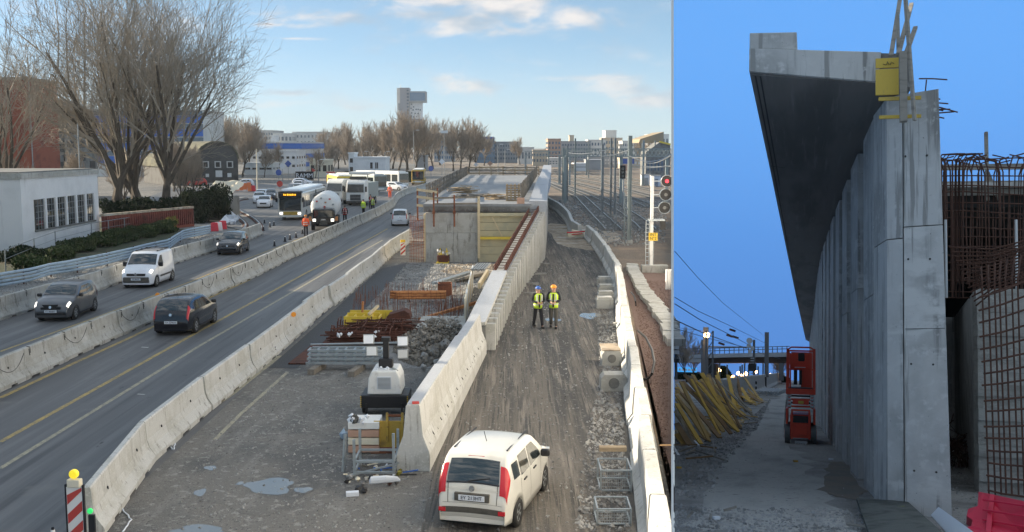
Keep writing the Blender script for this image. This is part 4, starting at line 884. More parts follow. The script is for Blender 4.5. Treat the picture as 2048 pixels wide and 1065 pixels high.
# junction: plastic barriers and signs
for i, (x, y, mt) in enumerate(((611, 390, 'red_plastic'), (618, 390, 'white_plastic'), (624, 391, 'red_plastic'), (640, 389, 'red_plastic'), (585, 377, 'white_plastic'), (592, 378, 'red_plastic'), (505, 383, 'red_plastic'))):
    p = P(x, y); m = MB(); m.box((p.x, p.y, .5), (1.2, .5, 1.0), (0, 0, .1), (.75, .4)); tag(m.build('water_barrier', mt, bevel=.06), ['leftmost red barrier of the group left of the white truck', 'white barrier between red ones left of the white truck', 'red barrier right of the white one left of the white truck', 'single red barrier just left of the white truck', 'white barrier behind the white bus', 'red barrier behind the white bus', 'small red barrier beside the lamp pole'][i], 'water barrier')
t = thing('orange_net', 'orange net fence in front of the dark hangar', 'net fence', P(447, 383)); o = P(447, 383)
for k in range(7):
    a, b = P(447 + k * 8, 383 + k * .2), P(447 + k * 8 + 7.6, 383 + k * .2); MB().beam(a - o + Vector((0, 0, .85 + .1 * (k % 2))), b - o + Vector((0, 0, .9)), .05, 1.5 - .2 * (k % 3)).build('net_panel', 'orange_net', t); MB().b6((a - o).x - .04, (a - o).x + .04, -.05, .05, 0, 1.9).build('post', 'steel_grey', t)
p = P(447, 440); t = thing('covered_cabin', 'small dark cabin under a crumpled cream tarpaulin beside the evergreen', 'cabin', p)
MB().b6(-2.6, .45, 0, 5, 0, 2.3).build('wall', 'grey_wall', t); MB().b6(.3, .5, -.1, .1, 0, 2.6).build('post', 'white_plastic', t); MB().b6(-2, -1.8, -.1, .1, 0, 2.4).build('post', 'black', t); MB().b6(-.9, -.2, -.05, -.003, .2, 2.1).build('opening', 'black', t)
rows = []
for i in range(10): rows.append([(-3.0 + j * .42, -.5 + i * .9, 2.45 + i * .16 + R.uniform(-.2, .2) - (.35 if j in (0, 8) else 0)) for j in range(9)])
m = MB(); m.grid(rows); o = m.build('tarpaulin', 'tarp_cream', t); so = o.modifiers.new('thick', 'SOLIDIFY'); so.thickness = .06
for i in range(4): p = P(452 + i * 4, 449 - i * 3); m = MB(); m.rock((p.x, p.y, .3), .8); m.rock((p.x + .6, p.y, .2), .5); tag(m.build('sheet_heap', 'paper_white'), ['nearest', 'second', 'third', 'farthest'][i] + ' crumpled pale sheet heap right of the covered cabin', 'plastic sheet')
# tram track in the verge
slabp = [P(x, y) for x, y in ((457, 428), (474, 441), (482, 452), (480, 462), (455, 476), (494, 474), (524, 462), (521, 450), (508, 438), (482, 424), (470, 413), (473, 403), (492, 394), (470, 396), (457, 404))]
poly_sheet('track_slab', slabp, .012, 'gravel_grey')
tt = thing('tram_track', 'curved tram rails bending beside the end of the left barrier row', 'tram track', P(480, 430))
for pl in ([(455, 405), (470, 401), (492, 397)], [(458, 424), (476, 436), (489, 447), (491, 455), (484, 462), (468, 471)], [(494, 399), (478, 402), (470, 408), (472, 416), (484, 425), (502, 435), (516, 446), (522, 456), (521, 462)]):
    ps = [P(x, y, .03) for x, y in pl]; out = []
    for i in range(len(ps) - 1):
        p0, p1, p2, p3 = ps[max(i - 1, 0)], ps[i], ps[i + 1], ps[min(i + 2, len(ps) - 1)]
        for k in range(6):
            u = k / 6; out.append(.5 * ((2 * p1) + (-p0 + p2) * u + (2 * p0 - 5 * p1 + 4 * p2 - p3) * u * u + (-p0 + 3 * p1 - 3 * p2 + p3) * u ** 3))
    out.append(ps[-1])
    for wd, mt, z in ((.28, 'rust_dark', .06), (.08, 'steel_grey', .16)):
        rows = []
        for i, q in enumerate(out):
            d = (out[min(i + 1, len(out) - 1)] - out[max(i - 1, 0)]).normalized(); nn_ = Vector((-d.y, d.x, 0)) * wd; c = q - tt.matrix_world.translation
            rows.append([c - nn_ + Vector((0, 0, -.02)), c + nn_ + Vector((0, 0, -.02)), c + nn_ + Vector((0, 0, z)), c - nn_ + Vector((0, 0, z))])
        m = MB(); m.loft(rows); m.build('rail' if wd < .2 else 'rail_groove', mt, tt)
# lamp posts / poles
def lamp_post(x, yb, yt, lab, arm=1.2, r=.09, mat='steel_grey', head='lamp_clear'):
    b = P(x, yb); h = CH - (yt - 293) * b.y / F; t = thing('street_lamp', lab, 'street lamp', b); MB().tube((0, 0, 0), (0, 0, h), r, 8, r * .5).build('pole', mat, t)
    if arm: MB().tube((0, 0, h - .2), (arm, 0, h + .1), r * .5, 6).build('arm', mat, t); MB().box((arm + .3, 0, h + .1), (.9, .3, .14)).build('lamp_head', head, t, bevel=.03)
    return t
lamp_post(515, 388, 298, 'pale slim pole right of the hangar with the three windows', 0, .12, 'tarp_cream'); lamp_post(828, 352, 262, 'tall street lamp in front of the big brown tree', .8)
t = lamp_post(889, 350, 264, 'floodlight mast between the brown trees', 0); b = P(889, 350); MB().b6(-1.0, 1.0, -.2, .2, CH + 28 * b.y / F - .3, CH + 28 * b.y / F + .4).build('lamp_head', 'lamp_clear', t)
for a in ((727, 350, 304, 'left street lamp behind the site office'), (770, 352, 304, 'right street lamp behind the site office'), (604, 358, 322, 'slim pole in front of the blue building'), (637, 368, 320, 'pole carrying the red triangle by the pollarded tree'), (996, 352, 290, 'pale pole beyond the far guard rail'), (1010, 350, 300, 'grey pole beside the far guard rail')): lamp_post(*a, arm=.6, r=.11)
p = P(628, 368); m = MB()
for (x, y, h, mt, nm, lab, w_) in ((558, 372, 3.2, 'sign_blue', 'traffic_sign', 'round dark traffic sign by the lamp pole', 1.2), (565, 362, 4, 'paper_white', 'direction_sign', 'white direction sign with black marks by the junction', 1.4), (577, 360, 4.5, 'sign_blue', 'direction_sign', 'blue direction sign behind the bus', 1.6), (560, 380, 1.6, 'sign_red', 'traffic_sign', 'dark red round sign left of the bus roof', 1.1),
                                  (627, 363, 3, 'sign_red', 'warning_sign', 'red triangular warning sign on the banner fence', 1.2), (884, 352, 4.5, 'paper_white', 'traffic_sign', 'white square sign above the left guard rail', 1.6), (862, 352, 2.6, 'sign_blue', 'traffic_sign', 'round blue sign at the deck guard rail', 1.4), (952, 345, 3, 'paper_white', 'traffic_sign', 'white sign beyond the far guard rail', 1.4), (980, 345, 3.4, 'pink_far', 'traffic_sign', 'pale red sign beyond the far guard rail', 1.6)):
    p = P(x, y); t = thing(nm, lab, 'sign', p); MB().b6(-.05, .05, 0, .1, 0, h).build('post', 'steel_grey', t); m = MB(); m.disc((0, -.02, h - w_ / 2), w_ / 2, (0, -1, 0), 12 if 'round' in lab else (3 if 'triang' in lab else 4), .04); m.build('plate', mt, t)
# banners
p = P(609, 366); t = thing('banner', 'long dark banner with white letters on the fence behind the bus', 'banner', p); w_ = 36 * p.y / F; MB().b6(-w_ / 2, w_ / 2, 0, .08, .6, 2.4).build('cloth', 'cloth_black', t)
part('lettering', text_mesh('RAMM', 1.3), 'paper_white', t, (0, -.02, 1.5), (pi / 2, 0, 0))
p = P(661, 375); t = thing('billboard', 'red billboard with white panel left of the grey bus', 'billboard', p); s = p.y / F; MB().b6(-8 * s, 9 * s, 0, .1, 1, 31 * s).build('panel', 'sign_red', t); MB().box((0, -.06, 18 * s), (7 * s, .06, 7 * s), (0, pi / 4, 0)).build('white_panel', 'paper_white', t); part('lettering', dashes([.3, .25, .3, .2], .5), 'paper_white', t, (0, -.03, 26 * s), (pi / 2, 0, 0))
t = thing('billboard', 'dark billboard right of the red one', 'billboard', P(686, 375)); MB().b6(-14 * s, 14 * s, 0, .1, 22 * s, 31 * s).build('panel', 'cloth_black', t); part('lettering', dashes([.3, .2, .3, .1, .3, .2, .25, .3], .4), 'pink_far', t, (0, -.03, 26.5 * s), (pi / 2, 0, 0)); 
for xx in (-13, 13): MB().b6(xx * s - .1, xx * s + .1, 0, .1, 0, 22 * s).build('post', 'steel_grey', t)
# dark green mesh fence along the depot
a, b = P(690, 366), P(835, 366); t = thing('depot_fence', 'dark green screened fence running behind the parked buses', 'fence', a); d = b - a; n = 14
for k in range(n): MB().beam(d * (k / n) + Vector((0, 0, 1.3)), d * ((k + .96) / n) + Vector((0, 0, 1.3)), .05, 2.3).build('screen_panel', 'leaf_dark', t); MB().b6((d * (k / n)).x - .05, (d * (k / n)).x + .05, -.1, 0, 0, 2.6).build('post', 'steel_green', t)
# off-frame blocks west of the road that shade the foreground
t = thing('roadside_block', 'grey roadside block outside the left edge of the picture', 'building', (-72, 2, 0)); MB().b6(-10, 10, -30, 68, 0, 17.6).build('wall', 'grey_wall', t); MB().b6(-10.2, 10.2, -30.2, 68.2, 17.603, 18).build('roof', 'concrete', t)
for k in range(9): MB().b6(6.5, 9.5, -22 + k * 10, -19 + k * 10 + (k % 3) * 1.5, 18.003, 18.4 + (k % 4) * .5).build('shade_box', 'concrete', t)  # boxes added on the roof to break up the edge of its shadow
# ================================================================ trees and plants
def grow_tree(seed, H, nl, spread=.75, trunk_h=.25, r0=.35, lean=(0, 0), up=.35, levels=4, sides=3, rmin=.012, kids_=(6, 6, 6, 5, 4), shrink=(.62, .55, .5, .5)):
    g = random.Random(seed); tr, cr = MB(), MB()
    def br(p, d, L, r, lv):
        nseg = 5 if lv == 0 else (4 if lv < 2 else (3 if lv < 3 else 2)); pts = [p.copy()]; dirs = []
        for i in range(nseg):
            j = .08 if lv == 0 else .10
            d = (d + Vector((g.gauss(0, j), g.gauss(0, j), g.gauss(0, j) * .6 + up * .18 * (lv > 0)))).normalized(); p = p + d * (L / nseg); pts.append(p.copy()); dirs.append(d.copy())
        rr = [max(rmin, r * (1 - .62 * i / nseg)) for i in range(nseg + 1)]
        (tr if lv <= 1 else cr).path(pts, rr, 7 if lv == 0 else (5 if lv == 1 else sides))
        if lv >= levels: return
        n = kids_[lv]
        for k in range(n):
            t = (.45 + .55 * (k + .5) / n) if lv == 0 else (.22 + .78 * (k + g.random() * .8) / n)
            i = min(nseg - 1, int(t * nseg)); q = pts[i].lerp(pts[i + 1], t * nseg - i); dd = dirs[i]
            ang = g.uniform(0, 2 * pi) if lv else (k * 2.4 + g.uniform(-.3, .3))
            side = dd.cross(Vector((cos(ang), sin(ang), .1))); side.normalize()
            sp_ = spread * g.uniform(.6, 1.15) * (.8 if lv == 0 else 1.0)
            nd = (dd * cos(sp_) + side * sin(sp_) + Vector((0, 0, up * .5))).normalized()
            br(q, nd, L * shrink[lv] * g.uniform(.75, 1.2) * (nl if lv == 0 else 1), rr[i] * (.62 if lv == 0 else .5), lv + 1)
    br(Vector((0, 0, -.1)), Vector((lean[0], lean[1], 1)).normalized(), H * trunk_h, r0, 0)
    return tr, cr
def tree(lab, loc, tm, cm, rz=0, sc=1.0, group=None, mats=('bark', 'twig'), name='bare_tree'):
    t = thing(name, lab, 'tree', loc, rz, group); part('trunk', tm, mats[0], t, scale=(sc,) * 3); part('crown', cm, mats[1], t, scale=(sc,) * 3); return t
big = [grow_tree(s, 30, 2.3, .68, .2, .7, ln, .3, 5, 3, .013, (7, 7, 6, 5, 3), (1.0, .6, .52, .5, .55)) for s, ln in ((3, (-.06, 0)), (8, (.12, 0)), (21, (.06, .02)))]
bigm = [(a.mesh('trunk'), b.mesh('crown')) for a, b in big]
def at(x, D): return Vector((PD(x, 293, D).x, D, 0))
tree('left tree of the big bare group behind the red fence, leaning left', at(228, 108), *bigm[0], 0, .98, 'big bare trees behind the red fence')
tree('middle tree of the big bare group behind the red fence', at(280, 112), *bigm[1], 1.9, .94, 'big bare trees behind the red fence')
tree('right tree of the big bare group, leaning right', at(322, 108), *bigm[2], .1, .92, 'big bare trees behind the red fence')
tree('slim dark tree between the trunks of the big bare group', at(268, 118), *bigm[0], 2.6, .8, 'big bare trees behind the red fence')
la, lb_ = grow_tree(17, 25, 2.2, .62, .2, .5, (0, 0), .4, 4, 3, .016, (7, 6, 6, 5), (.95, .6, .52, .5))
tree('large bare tree at the left edge in front of the brick tower', at(2, 104), la.mesh('trunk'), lb_.mesh('crown'), 2.2, .95)
sm_ = [grow_tree(s, 15, 1.7, .6, .32, .32, (0, 0), .45, 4, 3, .035, (7, 7, 7, 5), (.7, .6, .55, .5)) for s in (5, 14, 33)]; smm = [(a.mesh('trunk'), b.mesh('crown')) for a, b in sm_]
far = [(483, 262, .98), (498, 300, 1.0), (452, 300, 1.05), (425, 290, 1.0), (527, 262, .55), (558, 300, .6), (405, 320, 1.1), (630, 255, .52), (676, 360, .9), (700, 340, .95), (724, 370, 1.0), (745, 335, .95), (762, 380, 1.15), (778, 330, 1.0), (797, 318, 1.15), (812, 300, 1.15), (830, 305, 1.1), (848, 330, 1.0), (866, 360, 1.05),
       (906, 330, 1.02), (920, 300, .98), (937, 310, 1.05), (951, 330, .95), (656, 420, 1.0), (690, 440, 1.15), (735, 460, 1.25), (440, 380, 1.2), (470, 400, 1.2), (880, 430, 1.2), (968, 420, .8), (1040, 440, .8), (1282, 400, .7), (1300, 390, .7), (345, 180, .62), (380, 200, .55), (150, 190, .6), (185, 200, .65), (815, 345, 1.2), (785, 360, 1.25), (715, 300, .7), (665, 290, .62), (505, 330, .9)]
far.sort(); CNT = {}
for i, (x, D, s) in enumerate(far):
    place = 'left of the blue building' if x < 520 else 'in front of the blue building' if x < 650 else 'in the row by the site office' if x < 770 else 'around the grey tower' if x < 880 else 'right of the grey tower' if x < 1000 else 'beyond the railway'
    CNT[place] = CNT.get(place, 0) + 1; nth = ORD[CNT[place] - 1] if CNT[place] > 1 else 'first'
    tree(f'bare brown tree {place}, {nth} from the left there', at(x, D), *smm[i % 3], R.uniform(0, 6), s * R.uniform(.94, 1.06), 'distant bare trees', ('bark', 'twig_far'))
def leaf_blob(lab, c, r, n, mat, name='evergreen_bush', leaf=.16, seed=1, cat='bush', trunk=True, group=None):
    g = random.Random(seed); t = thing(name, lab, cat, (c[0], c[1], 0), 0, group); m = MB(); lumps = [(Vector((g.uniform(-.6, .6) * r[0], g.uniform(-.6, .6) * r[1], r[2] * g.uniform(.35, 1.35))), g.uniform(.35, .6)) for _ in range(14)]
    for i in range(n):
        cc, s = lumps[g.randrange(14)]; v = Vector((g.gauss(0, 1), g.gauss(0, 1), g.gauss(0, 1))).normalized() * (g.random() ** .35) * s
        p = cc + Vector((v.x * r[0], v.y * r[1], v.z * r[2])); p.z = max(p.z, .05); q = Euler((g.uniform(0, 6), g.uniform(0, 6), g.uniform(0, 6))).to_matrix(); l = leaf * g.uniform(.6, 1.4)
        m.add([p + q @ Vector(a) for a in ((-l, 0, 0), (0, -l * .45, 0), (l, 0, l * .2), (0, l * .45, 0))], [(0, 1, 2, 3)])
    m.build('foliage', mat, t)
    if trunk: MB().path([(0, 0, 0), (.05, 0, r[2] * .6), (0, .1, r[2] * 1.3)], [.12, .08, .04], 6).build('stem', 'bark', t)
    return t
leaf_blob('large dark evergreen bush beside the covered cabin', at(412, 108), (2.3, 2.2, 2.4), 7000, 'leaf_dark', seed=2)
leaf_blob('dark evergreen bush at the right end of the red fence', at(388, 106), (1.9, 1.6, 2.0), 5000, 'leaf_dark', seed=3)
for i, (x, D) in enumerate(((232, 106), (262, 107), (300, 107), (335, 108), (360, 108))):
    leaf_blob(['leftmost', 'second', 'third', 'fourth', 'rightmost'][i] + ' dark shrub between the big tree trunks behind the red fence', at(x, D), (2.0, 1.5, 1.5), 3200, 'leaf_dark', 'dark_shrub', seed=10 + i, group='dark shrubs under the big trees')
for i, (x, D) in enumerate(((150, 130), (245, 125), (355, 135), (385, 150), (10, 118), (-10, 120))):
    tree(['brown scrub left of the tree group', 'brown scrub between the big trunks', 'brown scrub right of the tree group', 'brown scrub in front of the smaller hangar', 'brown scrub at the foot of the left tree', 'brown scrub in front of the brick tower'][i], at(x, D), *smm[(i + 1) % 3], i, .48, 'brown scrub under the trees', ('bark', 'twig_far'), 'scrub')
hp = [P(x, y) for x, y in ((78, 548), (120, 524), (170, 506), (215, 496), (255, 487), (290, 479), (318, 471), (335, 468))]
for i, q in enumerate(hp): leaf_blob(f'{ORD[i]} clump of the low hedge between the wire fence and the blue pipes', (q.x - .8, q.y + 1.2), (1.35, 1.9, .62), 4200, 'leaf', 'hedge', .11, 40 + i, 'hedge', False, 'low hedge clumps')
q = P(332, 464); leaf_blob('yellow leaved bush at the end of the hedge', (q.x, q.y + 1), (.7, .7, .8), 900, 'leaf_yellow', 'yellow_bush', .12, 77)
q = P(5, 535); leaf_blob('dark clump at the left edge by the white building', (q.x, q.y + 3), (1.8, 1.2, .6), 2200, 'leaf_dark', 'hedge', .12, 79, 'hedge', False)
g = random.Random(4)
for x0, x1, Dw, h_, lab in ((640, 1062, 520, 8.5, 'far brown woodland mass behind the distant row of bare trees'), (395, 525, 450, 9, 'far brown woodland mass behind the dark hangars'), (1090, 1345, 660, 9, 'far brown woodland mass beyond the rail yard')):
    m = MB()
    for k in range(5200):
        u = g.random(); q = PD(lerp(x0, x1, u), 293, Dw + g.uniform(0, 60)); hh = h_ * (.62 + .38 * sin(u * 37) * sin(u * 13 + 1)) * g.random() ** .45; l = g.uniform(.5, 1.3); e_ = Euler((g.uniform(0, 6), g.uniform(0, 6), 0)).to_matrix(); p_ = Vector((q.x, q.y, max(.2, hh)))
        m.add([p_ + e_ @ Vector(v) for v in ((-l, 0, 0), (0, -l * .2, 0), (l, 0, 0), (0, l * .2, 0))], [(0, 1, 2, 3)])
    stuff(m.build('woodland', 'twig_far'), lab, 'woodland')
# ---- loose stones
def stones(name, lab, fn, n, rr, mat, seed=1):
    g = random.Random(seed); m = MB()
    for _ in range(n):
        x, y, z = fn(g); r = rr[0] * (rr[1] / rr[0]) ** (g.random() ** 2.2); m.rock((x, y, z + r * .15), r, g)
    o = m.build(name, mat); return stuff(o, lab, 'stones')
def inpoly(pts):
    xs = [p[0] for p in pts]; ys = [p[1] for p in pts]
    def f(g):
        while 1:
            x, y = g.uniform(min(xs), max(xs)), g.uniform(min(ys), max(ys)); c = False
            for i in range(len(pts)):
                (x1, y1), (x2, y2) = pts[i - 1], pts[i]
                if (y1 > y) != (y2 > y) and x < (x2 - x1) * (y - y1) / (y2 - y1) + x1: c = not c
            if c: return x, y, 0.0
    return f
PP = lambda l: [tuple(P(x, y))[:2] for x, y in l]
stones('loose_stones', 'loose small stones scattered over the site ground', inpoly(PP([(300, 1065), (430, 860), (560, 760), (640, 740), (840, 740), (800, 960), (790, 1065)])), 4200, (.008, .05), 'stone', 1)
stones('track_stones', 'small stones scattered over the dirt track', inpoly(PP([(790, 1065), (900, 900), (975, 720), (1060, 540), (1180, 500), (1225, 620), (1240, 800), (1262, 1065)])), 6500, (.008, .06), 'stone', 2)
stones('edge_rubble', 'brown rubble heaped along the foot of the curved barrier', inpoly(PP([(1150, 1065), (1170, 900), (1200, 760), (1195, 640), (1225, 620), (1243, 800), (1262, 1065)])), 3000, (.02, .1), 'stone', 3)
stones('gravel', 'grey gravel bed in front of the deck end wall', inpoly([(-7.0, 47), (-6.9, 69), (1.2, 69), (-.6, 52), (-1.4, 42), (-5.5, 42)]), 12000, (.03, .1), 'stone', 4)
stones('sunlit_gravel', 'gravel by the ribbed wall, coloured tan for sunlight', inpoly(PP([(880, 545), (900, 530), (1000, 530), (985, 545), (940, 556)])), 2200, (.04, .12), 'stone_tan', 5)  # warm tan stone colour stands for sunlight on the gravel
def heap(cx, cy, sx, sy, h):
    def f(g):
        a, r = g.uniform(0, 2 * pi), sqrt(g.random()); x, y = cx + cos(a) * r * sx, cy + sin(a) * r * sy; return x, y, max(0, h * (1 - r * r) * g.uniform(.3, 1))
    return f
q = P(868, 712); stones('rubble_heap', 'heap of grey rocks left of the tall barrier', heap(q.x - .1, q.y + 3.5, 1.7, 5.5, .5), 3400, (.04, .17), 'rubble', 6)
for i in range(9):
    q = P(*[(892, 700), (868, 715), (850, 722), (838, 700), (880, 680), (858, 690), (905, 672), (874, 735), (846, 745)][i]); m = MB(); m.rock((q.x, q.y, .18), [.42, .3, .26, .22, .3, .25, .28, .2, .2][i]); tag(m.build('boulder', 'stone', bevel=.04), ['largest pale boulder touching the tall barrier', 'boulder left of the largest pale one', 'boulder below the light tower lamps', 'boulder beside the right lamp of the light tower', 'boulder behind the largest pale one', 'boulder in the middle of the rubble heap', 'farthest boulder by the slab edge', 'boulder at the near foot of the rubble heap', 'small boulder right of the light tower mast'][i], 'boulder')
stones('railway_stones', 'stones and lumps between the tracks', inpoly([(6.9, 80), (rx(84) - .5, 84), (rx(150) - .5, 150), (6, 150)]), 5000, (.05, .25), 'stone', 8)
stones('ballast_stones', 'brown ballast stones behind the white barrier', inpoly([(3.5, 22), (rx(24) - .1, 24), (rx(60) - .1, 60), (6.8, 60), (5.6, 46), (4.7, 36)]), 9000, (.02, .055), 'ballast_brown', 9)
stones('verge_stones', 'dark stones on the verge behind the left barrier row', inpoly([(-28, 38), (-23.6, 38), (-23, 92), (-27, 92)]), 5000, (.03, .12), 'stone', 10)
# ================================================================ cars
def catmull(pts, n):
    out = []
    for i in range(len(pts) - 1):
        p0, p1, p2, p3 = [Vector((*pts[j], 0)) for j in (max(i - 1, 0), i, i + 1, min(i + 2, len(pts) - 1))]
        for k in range(n):
            u = k / n; out.append(.5 * ((2 * p1) + (-p0 + p2) * u + (2 * p0 - 5 * p1 + 4 * p2 - p3) * u * u + (-p0 + 3 * p1 - 3 * p2 + p3) * u ** 3))
    out.append(Vector((*pts[-1], 0))); return out
class Car:
    """heading +X, origin on the ground under the middle"""
    def __init__(s, lab, cat, pos, rz, L, W, H, prof, wx, wr, paint, belt=.92, tumble=.2, name='parked_car', group=None, zb=.2, n=5, hub='steel_grey'):
        s.t = thing(name, lab, cat, pos, rz, group); s.L, s.W, s.H, s.belt, s.tum, s.zb0, s.wx, s.wr = L, W, H, belt, tumble, zb, wx, wr
        s.o = catmull(prof, n); s.N = len(s.o); s.paint = MATS[paint] if isinstance(paint, str) else paint
        m = MB(); rings = [s.ring(i) for i in range(s.N)]; m.loft(rings); o = m.build('body', s.paint, s.t, smooth=True); s.body = o
        o.data.shade_smooth()
        for f in o.data.polygons:
            if len(f.vertices) > 4: f.use_smooth = False
        for i, x in enumerate(wx):
            for sg in (-1, 1):
                y = sg * (W / 2 - .11); w_ = MB(); rows = []
                for k in range(25):
                    a = 2 * pi * k / 24; rows.append([(cos(a) * r, sg * yy, sin(a) * r) for r, yy in ((wr * .62, .085), (wr * .9, .1), (wr, .07), (wr, -.09), (wr * .8, -.1))])
                w_.grid(rows); wo = w_.build('wheel', 'rubber', s.t, smooth=True); wo.location = (x - L / 2, y, wr)
                h = MB(); h.disc((0, sg * .05, 0), wr * .63, (0, sg, 0), 18, .03); ho = h.build('rim', hub, wo)
                h = MB()
                for k in range(6): a = 2 * pi * k / 6; h.box((cos(a) * wr * .38, sg * .085, sin(a) * wr * .38), (wr * .32, .006, .05), (0, -a, 0))
                h.build('rim_slot', 'black', wo)
        m = MB()
        for x in wx: m.b6(x - L / 2 - wr * 1.25, x - L / 2 + wr * 1.25, -W / 2 + .2, W / 2 - .2, zb + .02, wr * 2.15)
        m.b6(-L / 2 + .2, L / 2 - .2, -W / 2 + .12, W / 2 - .12, .17, zb + .1); m.build('underbody', 'black', s.t)
    def hw(s, x, z):
        u = abs(2 * x / s.L - 1); pl = 1 - .13 * u ** 4 - .05 * u ** 10; sd = 1 - .05 * max(0, (s.belt * .6 - z) / s.belt) if z < s.belt else 1 - s.tum * (z - s.belt) / (s.H - s.belt)
        if z > .62 * s.belt and z < s.belt: sd -= .03 * (z / s.belt - .62) / .38
        elif z >= s.belt: sd -= .03
        return s.W / 2 * pl * sd
    def zbot(s, x):
        z = s.zb0
        for w_ in s.wx:
            r = s.wr * 1.16; d = abs(x - w_)
            if d < r: z = max(z, s.wr + sqrt(r * r - d * d) - .02)
        return z
    def half(s, i):
        x, zt = s.o[i].x, s.o[i].y; zb = min(s.zbot(x), zt - .03); rc = min(.09, (zt - zb) * .3); w0 = s.hw(x, zt); r = []
        for j in range(9): z = lerp(zb, zt - rc, j / 8); r.append(Vector((x - s.L / 2, s.hw(x, z), z)))
        for a in (30, 60, 90): r.append(Vector((x - s.L / 2, s.hw(x, zt - rc) * .5 + w0 * .5 - rc + rc * cos(radians(a)), zt - rc + rc * sin(radians(a)))))
        y1 = r[-1].y; cr = .035 * (1 if zt > s.belt else .6)
        r.append(Vector((x - s.L / 2, y1 * .5, zt + cr * .75))); r.append(Vector((x - s.L / 2, 0, zt + cr))); return r
    def ring(s, i):
        h = s.half(i); return [Vector((v.x, -v.y, v.z)) for v in h] + h[-2::-1]
    def S(s, u, g, sg=1):
        i = max(0, min(s.N - 2, int(u))); f = u - i; a, b = s.half(i), s.half(i + 1); j = max(0, min(len(a) - 2, int(g))); q = g - j
        p = a[j].lerp(a[j + 1], q).lerp(b[j].lerp(b[j + 1], q), f); p.y *= sg; return p
    def u_at(s, cond):
        for i in range(s.N):
            if cond(s.o[i]): return i
        return s.N - 1
    def uz(s, z, rear=True):
        rng = range(s.N) if rear else range(s.N - 1, 0, -1); prev = None
        for i in rng:
            if s.o[i].y >= z:
                j = i - 1 if rear else i + 1
                if prev is None or s.o[prev].y == s.o[i].y: return float(i)
                f = (z - s.o[prev].y) / (s.o[i].y - s.o[prev].y); return prev + (i - prev) * f
            prev = i
        return 0
    def ux(s, x):
        for i in range(s.N - 1):
            if s.o[i].x <= x <= s.o[i + 1].x and s.o[i + 1].y > .5: return i + (x - s.o[i].x) / max(1e-6, s.o[i + 1].x - s.o[i].x)
        return s.N - 1.01
    def patch(s, name, mat, u0, u1, g0, g1, off=.008, nu=5, ng=5, parent=None, both=False, sg=1):
        """piece of skin between two stations and two ring positions, standing proud of the body"""
        m = MB()
        for sgn in ((-1, 1) if both else (sg,)):
            rows = []
            for i in range(nu + 1):
                row = []
                for j in range(ng + 1):
                    u = lerp(u0, u1, i / nu); g = g0 + (g1 - g0) * j / ng
                    p = s.S(u, g, sgn); e = .05
                    du = s.S(u + e, g, sgn) - s.S(u - e, g, sgn); dg = s.S(u, min(g + e, 12.95), sgn) - s.S(u, g - e, sgn); nrm = du.cross(dg) * sgn * -1
                    if nrm.length < 1e-9: nrm = Vector((0, 0, 1))
                    c = Vector((0, 0, s.H * .45)); nrm.normalize()
                    if nrm.dot(p - c) < 0: nrm = -nrm
                    row.append(p + nrm * off)
                rows.append(row)
            m.grid(rows)
        return m.build(name, mat, parent or s.t, smooth=True)
    def cross(s, name, mat, u0, u1, f=10.6, off=.008):
        """piece across the full width (both halves of the ring)"""
        m = MB(); rows = []
        for i in range(6):
            u = lerp(u0, u1, i / 5); row = []
            for j in range(-6, 7):
                g = 13 - abs(j) / 6 * (13 - f); p = s.S(u, min(g, 12.999), 1 if j >= 0 else -1)
                du = s.S(min(u + .05, s.N - 1.01), 12.5) - s.S(max(u - .05, 0), 12.5); n_ = Vector((-du.z, 0, du.x)).normalized()
                if n_.dot(p - Vector((0, 0, s.H * .3))) < 0: n_ = -n_
                row.append(p + n_ * off)
            rows.append(row)
        m.grid(rows); return m.build(name, mat, s.t, smooth=True)
    def sidewin(s, name, mat, xs, zl, zh, off=.006):
        for sg in (-1, 1):
            m = MB(); rows = []
            for k in range(9):
                x = lerp(xs[0], xs[1], k / 8); a = zl(x) if callable(zl) else zl; b = zh(x) if callable(zh) else zh; b = max(b, a + .005)
                rows.append([(x - s.L / 2, sg * (s.hw(x, lerp(a, b, j / 3)) + off), lerp(a, b, j / 3)) for j in range(4)])
            m.grid(rows); m.build(name, mat, s.t)
    def top(s, x):
        return s.o[int(s.ux(x))].y
    def roofz(s, x, dz=.13): return lambda xx: s.top(xx) - dz
def paint(name, col, dirt=.3, rough=.25, metal=0.0):
    d = tuple(lerp(c, .22, dirt) for c in col)
    return M(name, col, rough, metal, layers=[(2, one, d, .45, .75)], coat=.5)
paint('paint_cream', (.66, .65, .6), .2, .28); paint('paint_black', (.008, .009, .014), .0, .15); paint('paint_grey', (.1, .105, .115), .05, .28, .5); paint('paint_white', (.74, .76, .8), .15, .3); paint('paint_navy', (.02, .03, .05), .05)
def place2(p_rear, p_front, W, wx_r, wx_f, L, side):
    """side +1: the seen flank is the left flank of the vehicle, -1 the right one"""
    a, b = P(*p_rear), P(*p_front); d = (b - a); rz = atan2(d.y, d.x); u = d.normalized(); nl = Vector((-u.y, u.x, 0))
    c = (a + b) / 2 - nl * side * (W / 2 - .03); return c - u * ((wx_r + wx_f) / 2 - L / 2), rz
